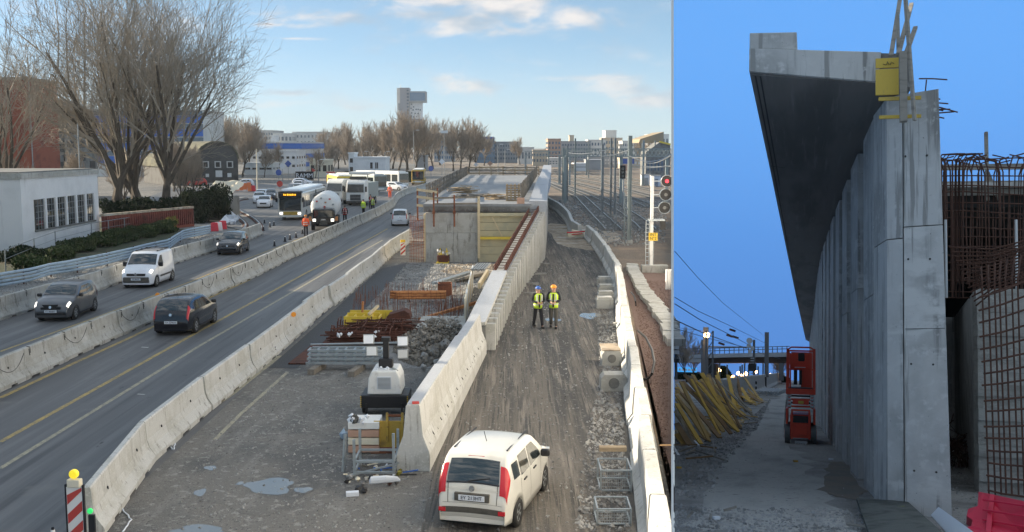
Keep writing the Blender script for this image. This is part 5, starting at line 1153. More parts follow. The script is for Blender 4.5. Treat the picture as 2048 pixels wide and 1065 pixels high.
# near cream hatchback
pf = [(.06, .28), (.0, .42), (.0, .62), (.04, .82), (.07, .98), (.16, 1.2), (.30, 1.43), (.44, 1.52), (.9, 1.565), (1.7, 1.56), (2.15, 1.49), (2.5, 1.28), (2.82, 1.04), (3.1, .98), (3.42, .88), (3.58, .72), (3.64, .5), (3.6, .28)]
pos, rz = place2((1039, 1050), (1087, 984), 1.66, .62, 2.92, 3.65, -1)
c = Car('dusty cream white hatchback driving away on the dirt track at the front', 'car', pos, rz, 3.65, 1.68, 1.55, pf, (.62, 2.92), .295, 'paint_cream', .98, .17, 'hatchback_car')
uz0, uz1 = c.uz(1.0), c.uz(1.42)
c.cross('rear_window', 'glass_dark', uz0, uz1, 11.22, .012); 
c.patch('tail_lamp', 'lamp_red', c.uz(.8), c.uz(1.34), 6.6, 11.15, .016, 6, 6, sg=1); c.patch('tail_lamp', 'lamp_red', c.uz(.8), c.uz(1.34), 6.6, 11.15, .016, 6, 6, sg=-1)
c.cross('bumper_strip', 'cloth_grey', c.uz(.40), c.uz(.52), 9.6, .014); c.cross('hatch_gap', 'cloth_grey', c.uz(.6), c.uz(.605), 10.5, .004)
for sg in (-1, 1): MB().b6(-1.865, -1.83, sg * .62 - .07, sg * .62 + .07, .42, .5).build('reflector', 'lamp_red', c.t)
x_ = -3.65 / 2 + .01
pl = MB().b6(x_ - .045, x_ + .05, -.36, .36, .66, .82).build('plate_recess', 'cloth_grey', c.t); pq = MB().b6(x_ - .06, x_ - .046, -.27, .27, .68, .79).build('number_plate', 'plate', pl)
part('lettering', text_mesh('EY 213HT', .105), 'ink', pl, (x_ - .064, 0, .735), (pi / 2, 0, -pi / 2))

for sg in (-1, 1): c.patch('hatch_gap', 'cloth_grey', c.uz(.6), c.uz(1.02), 11.28, 11.33, .005, 5, 1, sg=sg)
c.cross('window_trim', 'black', c.uz(.975), c.uz(1.0), 11.2, .013); c.cross('tailgate_crease', 'paint_cream', c.uz(.86), c.uz(.875), 11.3, .012)
MB().disc((x_ - .0, 0, .92), .06, (-1, 0, .1), 16, .03).build('badge', 'chrome', c.t)
c.sidewin('side_window', 'glass_dark', (.42, .78), 1.03, lambda x: 1.34); c.sidewin('side_window', 'glass_dark', (.86, 1.48), 1.0, lambda x: 1.40); c.sidewin('side_window', 'glass_dark', (1.56, 2.42), .99, lambda x: min(1.4, 1.4 - max(0, x - 1.98) * .72))
c.cross('windscreen', 'glass_dark', c.ux(2.2), c.ux(2.8), 10.9, .012)
for x in (1.52, 2.42, .8): c.sidewin('door_gap', 'cloth_grey', (x, x + .014), .34, .96, .003)
for x in (.98, 1.78): 
    for sg in (-1, 1): MB().b6(x - 1.825, x - 1.825 + .2, sg * .835 - .012, sg * .835 + .012, .86, .89).build('door_handle', 'black', c.t)
for sg in (-1, 1):
    MB().b6(-1.2, .35, sg * .56 - .015, sg * .56 + .015, 1.545, 1.57).build('roof_rail', 'black', c.t); MB().box((.62, sg * .93, 1.03), (.14, .2, .16)).build('mirror', 'black', c.t, bevel=.04)
MB().tube((-.75, 0, 1.57), (-.95, 0, 1.86), .008, 5).build('antenna', 'black', c.t); MB().b6(-1.5, -1.42, -.17, .17, 1.47, 1.5).build('brake_lamp', 'lamp_red', c.t); MB().beam((-1.77, .1, 1.05), (-1.72, -.35, 1.12), .02).build('wiper', 'black', c.t)
for sg in (-1, 1): MB().b6(1.5, 1.78, sg * .62 - .14, sg * .62 + .14, .62, .82).build('headlight', 'lamp_clear', c.t)
# black hatchback
pf2 = [(.06, .28), (.0, .45), (.02, .68), (.08, .92), (.24, 1.16), (.46, 1.38), (.8, 1.46), (1.3, 1.49), (1.9, 1.47), (2.4, 1.35), (2.95, 1.03), (3.3, .95), (3.75, .82), (3.98, .64), (4.05, .45), (4.0, .28)]
def hatch(lab, pr, pfr, side, paintm, L, W, H, prof, wx, oncoming, name='hatchback_car', wr=.31, plate='AB 123CD', belt=.95, hub='steel_grey', lights=True, rearlamp=True):
    pos, rz = place2(pr, pfr, W, wx[0], wx[1], L, side)
    c = Car(lab, 'car', pos, rz, L, W, H, prof, wx, wr, paintm, belt, .2, name, hub=hub); k = L / 4.05
    c.cross('rear_window', 'glass_dark', c.uz(belt + .05), c.uz(H * .94), 10.9, .012); c.cross('windscreen', 'glass_dark', c.ux(2.3 * k), c.ux(2.93 * k), 10.9, .012)
    c.sidewin('side_window', 'glass_dark', (.62 * k, 1.5 * k), lambda x: belt + .06, lambda x: min(H - .14, belt + .1 + (x - .6 * k) * .9)); c.sidewin('side_window', 'glass_dark', (1.58 * k, 2.8 * k), lambda x: belt + .03, lambda x: min(H - .14, H - .14 - max(0, x - 2.05 * k) * .55))
    for sg in (-1, 1):
        c.patch('tail_lamp', 'lamp_red', c.uz(.72), c.uz(1.22), 7.6, 10.3, .014, 6, 5, sg=sg); c.patch('headlight', 'lamp_white' if oncoming and lights else 'lamp_clear', c.ux(3.66 * k), c.ux(3.93 * k), 8.4, 10.9, .014, 5, 5, sg=sg)
        MB().box((L / 2 - 1.25 * k, sg * (W / 2 + .08), belt + .1), (.14, .2, .15)).build('mirror', 'black', c.t, bevel=.04)
    for x in (1.54 * k, 2.75 * k): c.sidewin('door_gap', 'black', (x, x + .014), .34, belt, .003)
    c.sidewin('sill', 'black', (.9 * k, 3.0 * k), .21, .28, .01)
    for sg in (-1, 1): MB().b6(-.45 * k, -.27 * k, sg * W / 2 * .985 - .012, sg * W / 2 * .985 + .012, .84, .87).build('door_handle', 'chrome', c.t)
    e = L / 2
    pl = MB().b6(-e - .02, -e + .04, -.26, .26, .5, .61).build('number_plate', 'plate', c.t); part('lettering', text_mesh(plate, .1), 'ink', pl, (-e - .025, 0, .555), (pi / 2, 0, -pi / 2))
    pl = MB().b6(e - .05, e + .03, -.26, .26, .42, .53).build('number_plate', 'plate', c.t); part('lettering', text_mesh(plate, .1), 'ink', pl, (e + .034, 0, .475), (pi / 2, 0, pi / 2))
    g_ = MB().b6(e - .12, e + .012, -.42, .42, .56, .66).build('grille', 'black', c.t); MB().b6(e - .12, e + .01, -.6, .6, .3, .4).build('lower_grille', 'black', c.t)
    MB().disc((e - .0, 0, .66), .06, (1, 0, .2), 12, .03).build('badge', 'chrome', c.t); MB().disc((-e + .02, 0, .86), .06, (-1, 0, .2), 12, .05).build('badge', 'chrome', c.t)
    MB().tube((-e + 1.0, 0, H - .01), (-e + .85, 0, H + .2), .008, 4).build('antenna', 'black', c.t)
    return c
hatch('black hatchback driving away on the middle carriageway', (398, 664), (426, 648.5), -1, 'paint_black', 4.03, 1.7, 1.49, pf2, (.72, 3.23), False, plate='EA 229KH')
pf3 = [(.06, .28), (.0, .45), (.02, .68), (.08, .92), (.22, 1.2), (.42, 1.42), (.8, 1.5), (1.3, 1.52), (1.9, 1.49), (2.35, 1.36), (2.8, 1.05), (3.15, .96), (3.55, .82), (3.76, .64), (3.83, .45), (3.78, .28)]
c = hatch('dark grey hatchback with headlights on, foremost of the oncoming vehicles', (189, 623), (154.6, 638), 1, 'paint_grey', 3.84, 1.68, 1.52, pf3, (.66, 3.05), True, plate='FT 482BX')
m = MB(); m.prism([(-.36, .78), (.36, .78), (.2, .58), (-.2, .58)], 'X', 1.86, 1.935); m.build('grille', 'black', c.t)
hatch('black car with headlights on behind the white van', (497, 502), (482.5, 509), 1, 'paint_black', 4.0, 1.71, 1.49, pf2, (.75, 3.25), True, plate='DV 771LR')
# white van
pv = [(.03, .3), (.0, .5), (.01, .9), (.05, 1.3), (.12, 1.66), (.3, 1.8), (.8, 1.84), (2.2, 1.84), (2.55, 1.78), (2.85, 1.58), (3.2, 1.22), (3.4, 1.12), (3.85, .98), (4.1, .8), (4.2, .55), (4.16, .3)]
pos, rz = place2((344, 562), (317.4, 572.5), 1.83, .75, 3.35, 4.2, 1)
c = Car('white panel van with headlights on between the dark grey and the black car', 'van', pos, rz, 4.2, 1.83, 1.84, pv, (.75, 3.4), .32, 'paint_white', 1.1, .12, 'panel_van')
c.cross('windscreen', 'glass_dark', c.ux(2.68), c.ux(3.24), 11.0, .012); c.sidewin('side_window', 'glass_dark', (2.3, 3.1), 1.14, lambda x: min(1.66, 1.66 - max(0, x - 2.62) * .75))
c.sidewin('door_gap', 'cloth_grey', (2.2, 2.214), .4, 1.7, .003); c.sidewin('door_gap', 'cloth_grey', (3.15, 3.164), .4, 1.1, .003); c.sidewin('rub_strip', 'black', (1.15, 2.95), .5, .6, .014)
for sg in (-1, 1):
    c.patch('headlight', 'lamp_white', c.ux(3.82), c.ux(4.06), 8.6, 11.1, .014, 5, 5, sg=sg); MB().box((.9, sg * 1.0, 1.2), (.14, .22, .24)).build('mirror', 'black', c.t, bevel=.04); MB().b6(-1.6, .3, sg * .6 - .02, sg * .6 + .02, 1.86, 1.9).build('roof_rack', 'black', c.t)
for x in (-1.4, -.6, .2): MB().b6(x - .03, x + .03, -.62, .62, 1.9, 1.93).build('roof_rack', 'black', c.t)
MB().b6(1.95, 2.13, -.72, .72, .3, .62).build('bumper', 'cloth_grey', c.t, bevel=.06); g_ = MB().b6(2.0, 2.125, -.5, .5, .68, .8).build('grille', 'black', c.t); MB().box((2.13, 0, .76), (.03, .13, .17), (pi / 4, 0, 0)).build('badge', 'chrome', g_)
pl = MB().b6(2.13, 2.15, -.26, .26, .44, .55).build('number_plate', 'plate', c.t); part('lettering', text_mesh('FB 906ZS', .1), 'ink', pl, (2.154, 0, .495), (pi / 2, 0, pi / 2))
# small white hatchback further up the road and distant cars
hatch('small white hatchback driving away beside the deck end wall', (816, 453), (818, 447), -1, 'paint_white', 3.65, 1.66, 1.55, [(x * 1.0, z) for x, z in pf], (.62, 2.92), False, plate='GA 310FM', belt=.97)
def faraway(lab, px, py, rz, paintm, oncoming=True, kind='car', prof=pf2):
    p = P(px, py); c = Car(lab, kind, p, rz, 4.03, 1.72, 1.49, prof, (.72, 3.23), .31, paintm, .95, .2, 'distant_car', n=3)
    c.cross('windscreen', 'glass_dark', c.ux(2.3), c.ux(2.93), 10.9, .02); c.cross('rear_window', 'glass_dark', c.uz(1.0), c.uz(1.38), 10.9, .02); c.sidewin('side_window', 'glass_dark', (.7, 2.7), 1.0, lambda x: min(1.34, 1.05 + (x - .6) * .9, 1.34 - max(0, x - 2.05) * .55))
    for sg in (-1, 1): c.patch('headlight', 'lamp_clear', c.ux(3.55), c.ux(3.93), 8.2, 11.3, .02, 3, 3, sg=sg)
    MB().b6(1.9, 2.03, -.4, .4, .5, .68).build('grille', 'black', c.t)
faraway('white car just left of the articulated bus', 530, 415, -1.45, 'paint_white'); faraway('white car behind the one left of the bus', 519, 406, -1.35, 'paint_white'); faraway('dark car in the queue behind the white cars left of the bus', 541, 399, -1.4, 'paint_navy')
faraway('dark car behind the bus roof by the junction', 585, 395, -1.3, 'paint_navy'); faraway('white car facing the camera at the junction behind the bus', 597, 378, -1.5, 'paint_white'); faraway('pale green car parked behind the bus at the junction', 593, 386, -.9, 'paint_grey')
faraway('silver car parked by the orange net fence', 436, 392, -2.7, 'paint_grey'); faraway('white car parked at the left of the hangar notices', 487, 374, -2.9, 'paint_white'); faraway('silver car at the front of the queue right of the dark bus', 793, 381, -.6, 'paint_white'); faraway('white car parked in front of the banner fence', 606, 372, -.1, 'paint_white')
faraway('red car parked at the left near the hangars', 393, 372, -2.8, 'sign_red'); faraway('white car on the access road by the white sheet', 523, 400, -1.5, 'paint_white')
# ---- buses, trucks
def boxy(t, x0, x1, y0, y1, z0, z1, nm, mt, bev=.08, par=None): return MB().b6(x0, x1, y0, y1, z0, z1).build(nm, mt, par or t, bevel=bev)
def bwheel(t, x, y, r=.5, w_=.3):
    m = MB(); m.disc((x, y - w_ / 2, r), r, (0, 1, 0), 20, w_); o = m.build('wheel', 'rubber', t); MB().disc((x, y - w_ / 2 - .02, r), r * .5, (0, 1, 0), 14, w_ + .04).build('rim', 'steel_grey', o)
# local heading +X = front
p = P(602, 441); t = thing('city_bus', 'cream and orange city bus with lit destination display', 'bus', (p.x - 1.1, p.y, 0), -pi / 2 + .03)
L_ = 17.0; boxy(t, -L_, 0, -1.25, 1.25, .35, 2.9, 'body', 'paint_cream', .12); boxy(t, -L_ + .5, -.3, -1.0, 1.0, 2.88, 3.25, 'roof_pod', 'paint_white', .15); boxy(t, -.9, .04, -1.22, 1.22, 2.3, 3.02, 'brow', 'black', .1)
boxy(t, -.02, .03, -1.12, 1.12, 1.0, 2.45, 'windscreen', 'glass_dark', .0); boxy(t, .03, .06, -.75, .75, 2.5, 2.85, 'display', 'cloth_black', 0); part('lettering', dashes([.09, .12, .0, .15, .1, .14, .12, .05, .13], .2), 'dots_led', t, (.07, 0, 2.67), (pi / 2, 0, pi / 2))
boxy(t, .0, .05, -.72, .72, .55, .92, 'orange_front', 'ochre_steel', .0); boxy(t, -.05, .07, -1.2, 1.2, .32, .52, 'bumper', 'paint_cream', .03)
for sg in (-1, 1):
    boxy(t, 0, .06, sg * .95 - .16, sg * .95 + .16, .62, .82, 'headlight', 'lamp_white', .02); boxy(t, -.1, .3, sg * 1.38 - .08, sg * 1.38 + .08, 1.9, 2.4, 'mirror', 'black', .03)
    for k in range(9): boxy(t, -1.9 - k * 1.75, -.4 - k * 1.75, sg * 1.255 - .01, sg * 1.255 + .012, 1.3, 2.5, 'side_window', 'glass_dark', 0)
    for x in (-2.6, -8, -13.5): bwheel(t, x, sg * 1.12)
boxy(t, -9.6, -8.9, -1.27, 1.27, .5, 2.85, 'bellows', 'cloth_grey', .02)
# tanker truck
p = P(645, 462); t = thing('tanker_truck', 'white round tank lorry with dark cab and headlights on beside the worker', 'truck', (p.x + .1, p.y, 0), -pi / 2 + .12)
boxy(t, -2.0, 0, -1.0, 1.0, .5, 2.0, 'cab', 'black_gloss', .2); boxy(t, -.02, .02, -.8, .8, 1.25, 1.85, 'windscreen', 'glass_dark', 0); boxy(t, 0, .06, -.35, .35, .55, .95, 'grille', 'cloth_grey', .02); MB().box((.08, 0, 1.02), (.04, .4, .12)).build('badge', 'chrome', t)
rows = []
for k, (x, r) in enumerate(((-2.0, .75), (-2.15, 1.15), (-2.5, 1.3), (-8.5, 1.3), (-8.9, .9))): rows.append([(x, cos(a * pi / 12) * r, 2.05 + sin(a * pi / 12) * r * 1.0) for a in range(24)])
MB().loft(rows).build('tank', 'white_plastic', t, smooth=True); boxy(t, -8.8, -1.9, -1.1, 1.1, .55, .95, 'chassis', 'cloth_grey', .03)
for k in range(9): MB().box((-2.0 - .0 * k, [-.7, -.3, .1, .5, .8, -.55, .0, .4, .75][k], [2.6, 2.9, 2.5, 2.8, 2.3, 1.9, 2.1, 1.8, 1.6][k]), (.12 if k < 5 else .3, .16, .12), (0, 0, .3)).build('marking', ['sign_red', 'steel_green', 'rust_orange'][k % 3], t)
for sg in (-1, 1):
    boxy(t, -.05, .05, sg * .82 - .14, sg * .82 + .14, .85, 1.1, 'headlight', 'lamp_white', .02); boxy(t, -.2, -.02, sg * 1.2 - .12, sg * 1.2 + .12, .9, 1.3, 'lamp_box', 'rust_orange', .02)
    for x in (-1.1, -6.2, -7.5): bwheel(t, x, sg * 1.0, .5)
def lorry(lab, px, py, rz, name='lorry', body='white_plastic', roofdark=True, drum=True):
    p = P(px, py); t = thing(name, lab, 'truck', p, rz)
    m = MB(); m.prism([(-2.2, .5), (-.05, .5), (0, 1.0), (-.12, 2.0), (-.4, 3.0), (-.8, 3.35), (-2.2, 3.35)], 'Y', -1.24, 1.24); m.build('cab', body, t, bevel=.12)
    m = MB(); m.add([(.005, -1.08, 1.75), (.005, 1.08, 1.75), (-.3, 1.05, 2.78), (-.3, -1.05, 2.78), (-.2, -1.08, 1.75), (-.2, 1.08, 1.75), (-.5, 1.05, 2.78), (-.5, -1.05, 2.78)], [(0, 1, 2, 3), (7, 6, 5, 4), (0, 4, 5, 1), (1, 5, 6, 2), (2, 6, 7, 3), (3, 7, 4, 0)]); m.build('windscreen', 'glass_dark', t)
    boxy(t, -.1, .05, -.7, .7, .7, 1.45, 'grille', 'black', .03); boxy(t, -.1, .08, -1.22, 1.22, .35, .62, 'bumper', 'cloth_grey', .04)
    for k in range(3): boxy(t, .05, .07, -.68, .68, .85 + k * .2, .9 + k * .2, 'slat', 'steel_grey', 0)
    for sg in (-1, 1):
        boxy(t, -.05, .09, sg * .98 - .18, sg * .98 + .18, .65, .85, 'headlight', 'lamp_clear', .02); boxy(t, -.15, .1, sg * 1.42 - .1, sg * 1.42 + .1, 1.8, 2.5, 'mirror', 'black', .03)
        for x in (-1.3, -5, -6.4): bwheel(t, x, sg * 1.05, .5)
    boxy(t, -8.2, -2.3, -1.2, 1.2, .9, 2.9, 'load_bed', 'steel_green' if drum else 'white_plastic', .04)
    if drum:
        boxy(t, -2.1, -1.0, -1.0, 1.0, 3.36, 3.75, 'light_bar', 'cloth_grey', .05); boxy(t, -6, -1.6, -1.3, 1.3, 4.0, 4.35, 'canopy', 'white_plastic', .08)
        for sg in (-1, 1): boxy(t, -2.4, -2.3, sg * 1.1 - .05, sg * 1.1 + .05, 2.9, 4.0, 'canopy_post', 'steel_grey', 0)
    return t
lorry('white lorry cab with curved dark roof spoiler, left of the two parked lorries', 668, 409, -pi / 2 - .35, drum=False); lorry('white lorry with dark grille under a raised canopy, right of the two parked lorries', 711, 412, -pi / 2 - .1)
def simple_bus(lab, px, py, rz, body, glass='glass_dark', L_=12, name='city_bus'):
    p = P(px, py); t = thing(name, lab, 'bus', p, rz); boxy(t, -L_, 0, -1.25, 1.25, .4, 3.0, 'body', body, .12); boxy(t, -.01, .03, -1.12, 1.12, 1.1, 2.75, 'windscreen', glass, 0); boxy(t, -L_ + .4, -.4, -1.0, 1.0, 2.99, 3.2, 'roof_pod', 'white_plastic', .1)
    boxy(t, 0, .05, -.7, .7, .55, .85, 'bumper', 'white_plastic', .03)
    for sg in (-1, 1):
        boxy(t, -.05, .06, sg * .95 - .15, sg * .95 + .15, .6, .78, 'headlight', 'lamp_clear', .02)
        for k in range(6): boxy(t, -1.9 - k * 1.75, -.4 - k * 1.75, sg * 1.255 - .01, sg * 1.255 + .012, 1.3, 2.6, 'side_window', glass, 0)
        for x in (-2.6, -8.6): bwheel(t, x, sg * 1.12)
    return t
simple_bus('dark green and grey bus standing right of the two white lorries', 762, 387, -pi / 2 + .75, 'steel_green'); simple_bus('orange fronted bus at the end of the curved barrier row', 836, 371, -pi / 2 + .05, 'ochre_steel'); simple_bus('yellow roofed bus behind the white lorries', 690, 392, -pi / 2 + .3, 'yellow_steel'); simple_bus('white bus in the queue left of the orange bus', 808, 378, -pi / 2 + .9, 'white_plastic', name='white_coach')
# ================================================================ people
def skinny(name, pts, edges, rad, mat, parent, root=0, sub=1):
    me = bpy.data.meshes.new(name); me.from_pydata([Vector(p) for p in pts], edges, []); o = bpy.data.objects.new(name, me); COL.objects.link(o); o.parent = parent; me.materials.append(MATS[mat])
    md = o.modifiers.new('skin', 'SKIN'); md.use_smooth_shade = True; sv = me.skin_vertices[0].data
    for i, r in enumerate(rad): sv[i].radius = (r, r) if not isinstance(r, tuple) else r
    sv[root].use_root = True; ss = o.modifiers.new('sub', 'SUBSURF'); ss.levels = sub; ss.render_levels = sub; return o
def person(lab, pos, rz, top='cloth_black', vest='vest_yellow', trousers='cloth_black', helmet='helmet_orange', arms='down', stride=.14, h=1.0, group=None, armcover=None):
    """faces -Y locally"""
    t = thing('person', lab, 'person', pos, rz, group); s = h
    J = dict(pelvis=(0, 0, .96), waist=(0, 0, 1.12), chest=(0, -.01, 1.36), neck=(0, 0, 1.52), head=(0, -.02, 1.66), crown=(0, -.015, 1.76))
    L = {}
    for k, sg in (('r', -1), ('l', 1)):
        f = stride * (1 if sg > 0 else -1)
        L['hip' + k] = (sg * .10, 0, .92); L['knee' + k] = (sg * .11, -f * .55 - .03, .50); L['ank' + k] = (sg * .115, -f + (.03 if f < 0 else 0), .09 + (.03 if f < 0 else 0)); L['toe' + k] = (sg * .13, -f - .17, .05)
        L['sh' + k] = (sg * .19, 0, 1.46)
        if arms == 'down': L['el' + k] = (sg * .27, .03, 1.17); L['wr' + k] = (sg * .28, -.06 - f * .4, .93)
        elif arms == 'front': L['el' + k] = (sg * .27, .0, 1.18); L['wr' + k] = (sg * .09, -.27, 1.12)
        elif arms == 'out': L['el' + k] = (sg * .34, -.08, 1.24); L['wr' + k] = (sg * .36, -.3, 1.15)
    sc = lambda d: {k: Vector(v) * s for k, v in d.items()}
    J, L = sc(J), sc(L); A = {**J, **L}
    names = ['pelvis', 'waist', 'chest', 'neck', 'head', 'crown', 'hipr', 'kneer', 'ankr', 'toer', 'hipl', 'kneel', 'ankl', 'toel', 'shr', 'elr', 'wrr', 'shl', 'ell', 'wrl']
    rad = [.12, .115, .145, .055, .10, .075, .085, .06, .042, .04, .085, .06, .042, .04, .06, .042, .03, .06, .042, .03]
    ed = [(0, 1), (1, 2), (2, 3), (3, 4), (4, 5), (0, 6), (6, 7), (7, 8), (8, 9), (0, 10), (10, 11), (11, 12), (12, 13), (2, 14), (14, 15), (15, 16), (2, 17), (17, 18), (18, 19)]
    pts = [A[n] for n in names]
    # palms and five fingers at each wrist
    rad = [r * s for r in rad]
    for w_, sg in ((16, -1), (19, 1)):
        d = (pts[w_] - pts[w_ - 1]).normalized(); side = Vector((0, -1, 0)) if abs(d.z) > .6 else Vector((0, 0, 1)); side = (side - d * side.dot(d)).normalized()
        pts.append(pts[w_] + d * .07 * s); rad.append(.032 * s); pi_ = len(pts) - 1; ed.append((w_, pi_))
        for k in range(4):
            q = pts[pi_] + side * (k - 1.5) * .021 * s + d * .02 * s; pts.append(q); rad.append(.010 * s); ed.append((pi_, len(pts) - 1)); pts.append(q + d * (.05, .06, .056, .042)[k] * s + Vector((-sg * .012, 0, 0))); rad.append(.008 * s); ed.append((len(pts) - 2, len(pts) - 1))
        q = pts[w_] + d * .03 * s + side * .04 * s; pts.append(q); rad.append(.011 * s); ed.append((w_, len(pts) - 1)); pts.append(q + (d + side * .5).normalized() * .04 * s); rad.append(.009 * s); ed.append((len(pts) - 2, len(pts) - 1))
    skinny('body', pts, ed, rad, 'skin', t)
    hd = A['head']
    MB().box(hd + Vector((0, -.108, -.01)) * s, (.03 * s, .04 * s, .05 * s)).build('nose', 'skin', t, bevel=.008)
    for sg in (-1, 1): MB().box(hd + Vector((sg * .036, -.098, .02)) * s, (.022 * s, .012 * s, .012 * s)).build('eye', 'black', t); MB().box(hd + Vector((sg * .098, 0, -.005)) * s, (.02 * s, .04 * s, .06 * s)).build('ear', 'skin', t, bevel=.006)
    MB().box(hd + Vector((0, -.096, -.055)) * s, (.045 * s, .012 * s, .01 * s)).build('mouth', 'pink_far', t)
    # clothes: slightly wider skins over the body
    sub = ['pelvis', 'hipr', 'kneer', 'ankr', 'hipl', 'kneel', 'ankl', 'waist']; skinny('trousers', [A[n] for n in sub], [(0, 1), (1, 2), (2, 3), (0, 4), (4, 5), (5, 6), (0, 7)], [r * s for r in (.145, .105, .082, .07, .105, .082, .07, .13)], trousers, t)
    sub = ['waist', 'chest', 'neck', 'shr', 'elr', 'wrr', 'shl', 'ell', 'wrl', 'pelvis']; skinny('jacket', [A[n] for n in sub], [(0, 1), (1, 2), (1, 3), (3, 4), (4, 5), (1, 6), (6, 7), (7, 8), (0, 9)], [r * s for r in (.145, .165, .065, .08, .06, .045, .08, .06, .045, .14)], armcover or top, t)
    if vest:
        m = MB(); rows = []
        for z, rx_, ry_ in ((.86, .185, .15), (.98, .19, .155), (1.12, .185, .165), (1.3, .205, .18), (1.42, .215, .165), (1.5, .15, .11)):
            rows.append([(cos(2 * pi * k / 20) * rx_ * s, sin(2 * pi * k / 20) * ry_ * s, z * s) for k in range(20)])
        m.loft(rows, cap=False); v = m.build('vest', vest, t, smooth=True); v.modifiers.new('thick', 'SOLIDIFY').thickness = .012
        for z in (1.0, 1.16):
            m = MB(); m.loft([[(cos(2 * pi * k / 20) * .205 * s, sin(2 * pi * k / 20) * (.172 if z < 1.1 else .185) * s, (z + dz) * s) for k in range(20)] for dz in (0, .05)], cap=False); m.build('reflective_band', 'reflective', v)
        MB().b6(-.035 * s, .035 * s, -.2 * s, -.188 * s, .9 * s, 1.46 * s).build('zip_opening', top, v)
        for sg in (-1, 1): MB().b6(sg * .11 * s - .025 * s, sg * .11 * s + .025 * s, -.196 * s, -.182 * s, 1.2 * s, 1.46 * s).build('reflective_band', 'reflective', v)
    if helmet:
        m = MB(); rows = []
        for k in range(6): a = k / 5 * pi / 2; rows.append([(cos(2 * pi * j / 16) * .125 * cos(a * .98) * s, (sin(2 * pi * j / 16) * .145 * cos(a * .98) - .01) * s, (hd.z / s + .045 + sin(a) * .12) * s) for j in range(16)])
        m.loft(rows); hh = m.build('helmet', helmet, t, smooth=True); MB().b6(-.09 * s, .09 * s, -.2 * s, -.13 * s, hd.z + .04 * s, hd.z + .055 * s).build('peak', helmet, hh)
    else:
        m = MB(); rows = []
        for k in range(6): a = k / 5 * pi / 2; rows.append([(cos(2 * pi * j / 14) * .108 * cos(a * .98) * s, (sin(2 * pi * j / 14) * .12 * cos(a * .98) + .012) * s, (hd.z / s + .02 + sin(a) * .10) * s) for j in range(14)])
        m.loft(rows); m.build('hair', 'cloth_black', t, smooth=True)
    for k in 'rl':
        q = A['ank' + k]; MB().box(q + Vector((.0, -.06, -.035)) * s, (.1 * s, .27 * s, .1 * s)).build('boot', 'black', t, bevel=.025)
    return t
person('worker with dark blue helmet and yellow vest walking on the left, hands together', P(1076, 656), .3, helmet='helmet_blue', arms='front', trousers='cloth_black', stride=.24, h=.99)
person('worker with orange helmet and yellow vest walking on the right, hands together', P(1107, 657), -.12, helmet='helmet_orange', arms='front', trousers='cloth_grey', stride=.1, h=1.03)
person('worker seen from behind in bright orange jacket beside the tanker truck', P(612, 473), pi, top='orange_fabric', vest='orange_fabric', helmet='helmet_orange', arms='down', stride=.05, h=1.02)
person('worker in orange standing behind the tanker truck, right of the bus', P(608, 424), 2.9, top='orange_fabric', vest='orange_fabric', helmet=None, stride=.05)
person('worker in red and dark clothes alone between tanker truck and yellow vest worker', P(690, 447), .2, top='cloth_black', vest='lamp_red', helmet=None, stride=.05)
person('worker in yellow jacket near the barrier row, left of two standing together', P(727, 433), 2.6, top='vest_yellow', vest='vest_yellow', helmet=None, stride=.04, h=1.05)
person('worker with green yellow vest leaning by the barrier row', P(746, 425), .4, top='cloth_black', vest='vest_yellow', helmet=None, arms='out', stride=.04)
person('worker in red vest bending just behind the one in green yellow vest', P(741, 418), .9, top='cloth_black', vest='lamp_red', helmet=None, arms='out', stride=.04)
person('worker all in orange at the bend of the centre barrier row', P(780, 397), .1, top='orange_fabric', vest='orange_fabric', trousers='orange_fabric', helmet=None, stride=.04, h=1.1)
# ================================================================ things on the site
# crouched compactor by the end wall
t = thing('plate_compactor', 'cluttered machine with white hoses and yellow helmet-like cover by the deck end wall', 'machine', P(887, 527))
MB().b6(-.4, .4, -.3, .3, .1, .55).build('engine', 'rust_dark', t, bevel=.05); MB().b6(-.45, .35, -.4, .4, .0, .1).build('base_plate', 'yellow_steel', t)
for k in range(14): q = Vector((R.uniform(-.38, .38), R.uniform(-.3, .2), R.uniform(.5, .95))); m = MB(); m.rock(q, R.uniform(.1, .17)); m.build('hose_coil', ['white_plastic', 'yellow_steel', 'black', 'tarp_cream'][k % 4], t)
for a in (((-.35, -.3, .1), (-.2, 0, 1.0)), ((.35, -.3, .1), (.2, 0, 1.0))): MB().tube(a[0], a[1], .03, 5).build('handle', 'yellow_steel', t)
# starter bars field
def barfield(pts, n, lab, h=(.6, 1.0), mat='rust', seed=3):
    f = inpoly(pts); g = random.Random(seed); xs = [f(g) for _ in range(n)]; c = Vector((sum(a[0] for a in xs) / n, sum(a[1] for a in xs) / n, 0)); t = thing('starter_bars', lab, 'rebar', c); bm2 = MB().tube((0, 0, 0), (.02, 0, 1), .0075, 3).mesh('bar')
    for i, (x, y, z) in enumerate(xs[:290]): part('bar', bm2, mat, t, (x - c.x, y - c.y, 0), (g.uniform(-.06, .06), g.uniform(-.06, .06), 0), (1, 1, g.uniform(*h)))
    return t
barfield(PP([(770, 580), (925, 585), (928, 655), (760, 650)]), 280, 'field of thin rusty starter bars standing in front of the white panels', (.35, .75))
barfield(PP([(715, 592), (780, 585), (770, 625), (700, 628)]), 90, 'thin rusty starter bars standing behind the yellow steel forms', (.3, .6), seed=8)
barfield(PP([(870, 620), (925, 610), (928, 640), (880, 640)]), 60, 'tilted orange starter bars beside the white panels', (.3, .6), 'rust', 12)
tag(MB().b6(*[v for v in (P(835, 665).x, P(930, 665).x, P(835, 672).y, P(835, 648).y, 0, .35)]).build('foundation_slab', 'concrete', bevel=.02), 'low concrete foundation edge between rubble heap and starter bars', 'concrete slab')
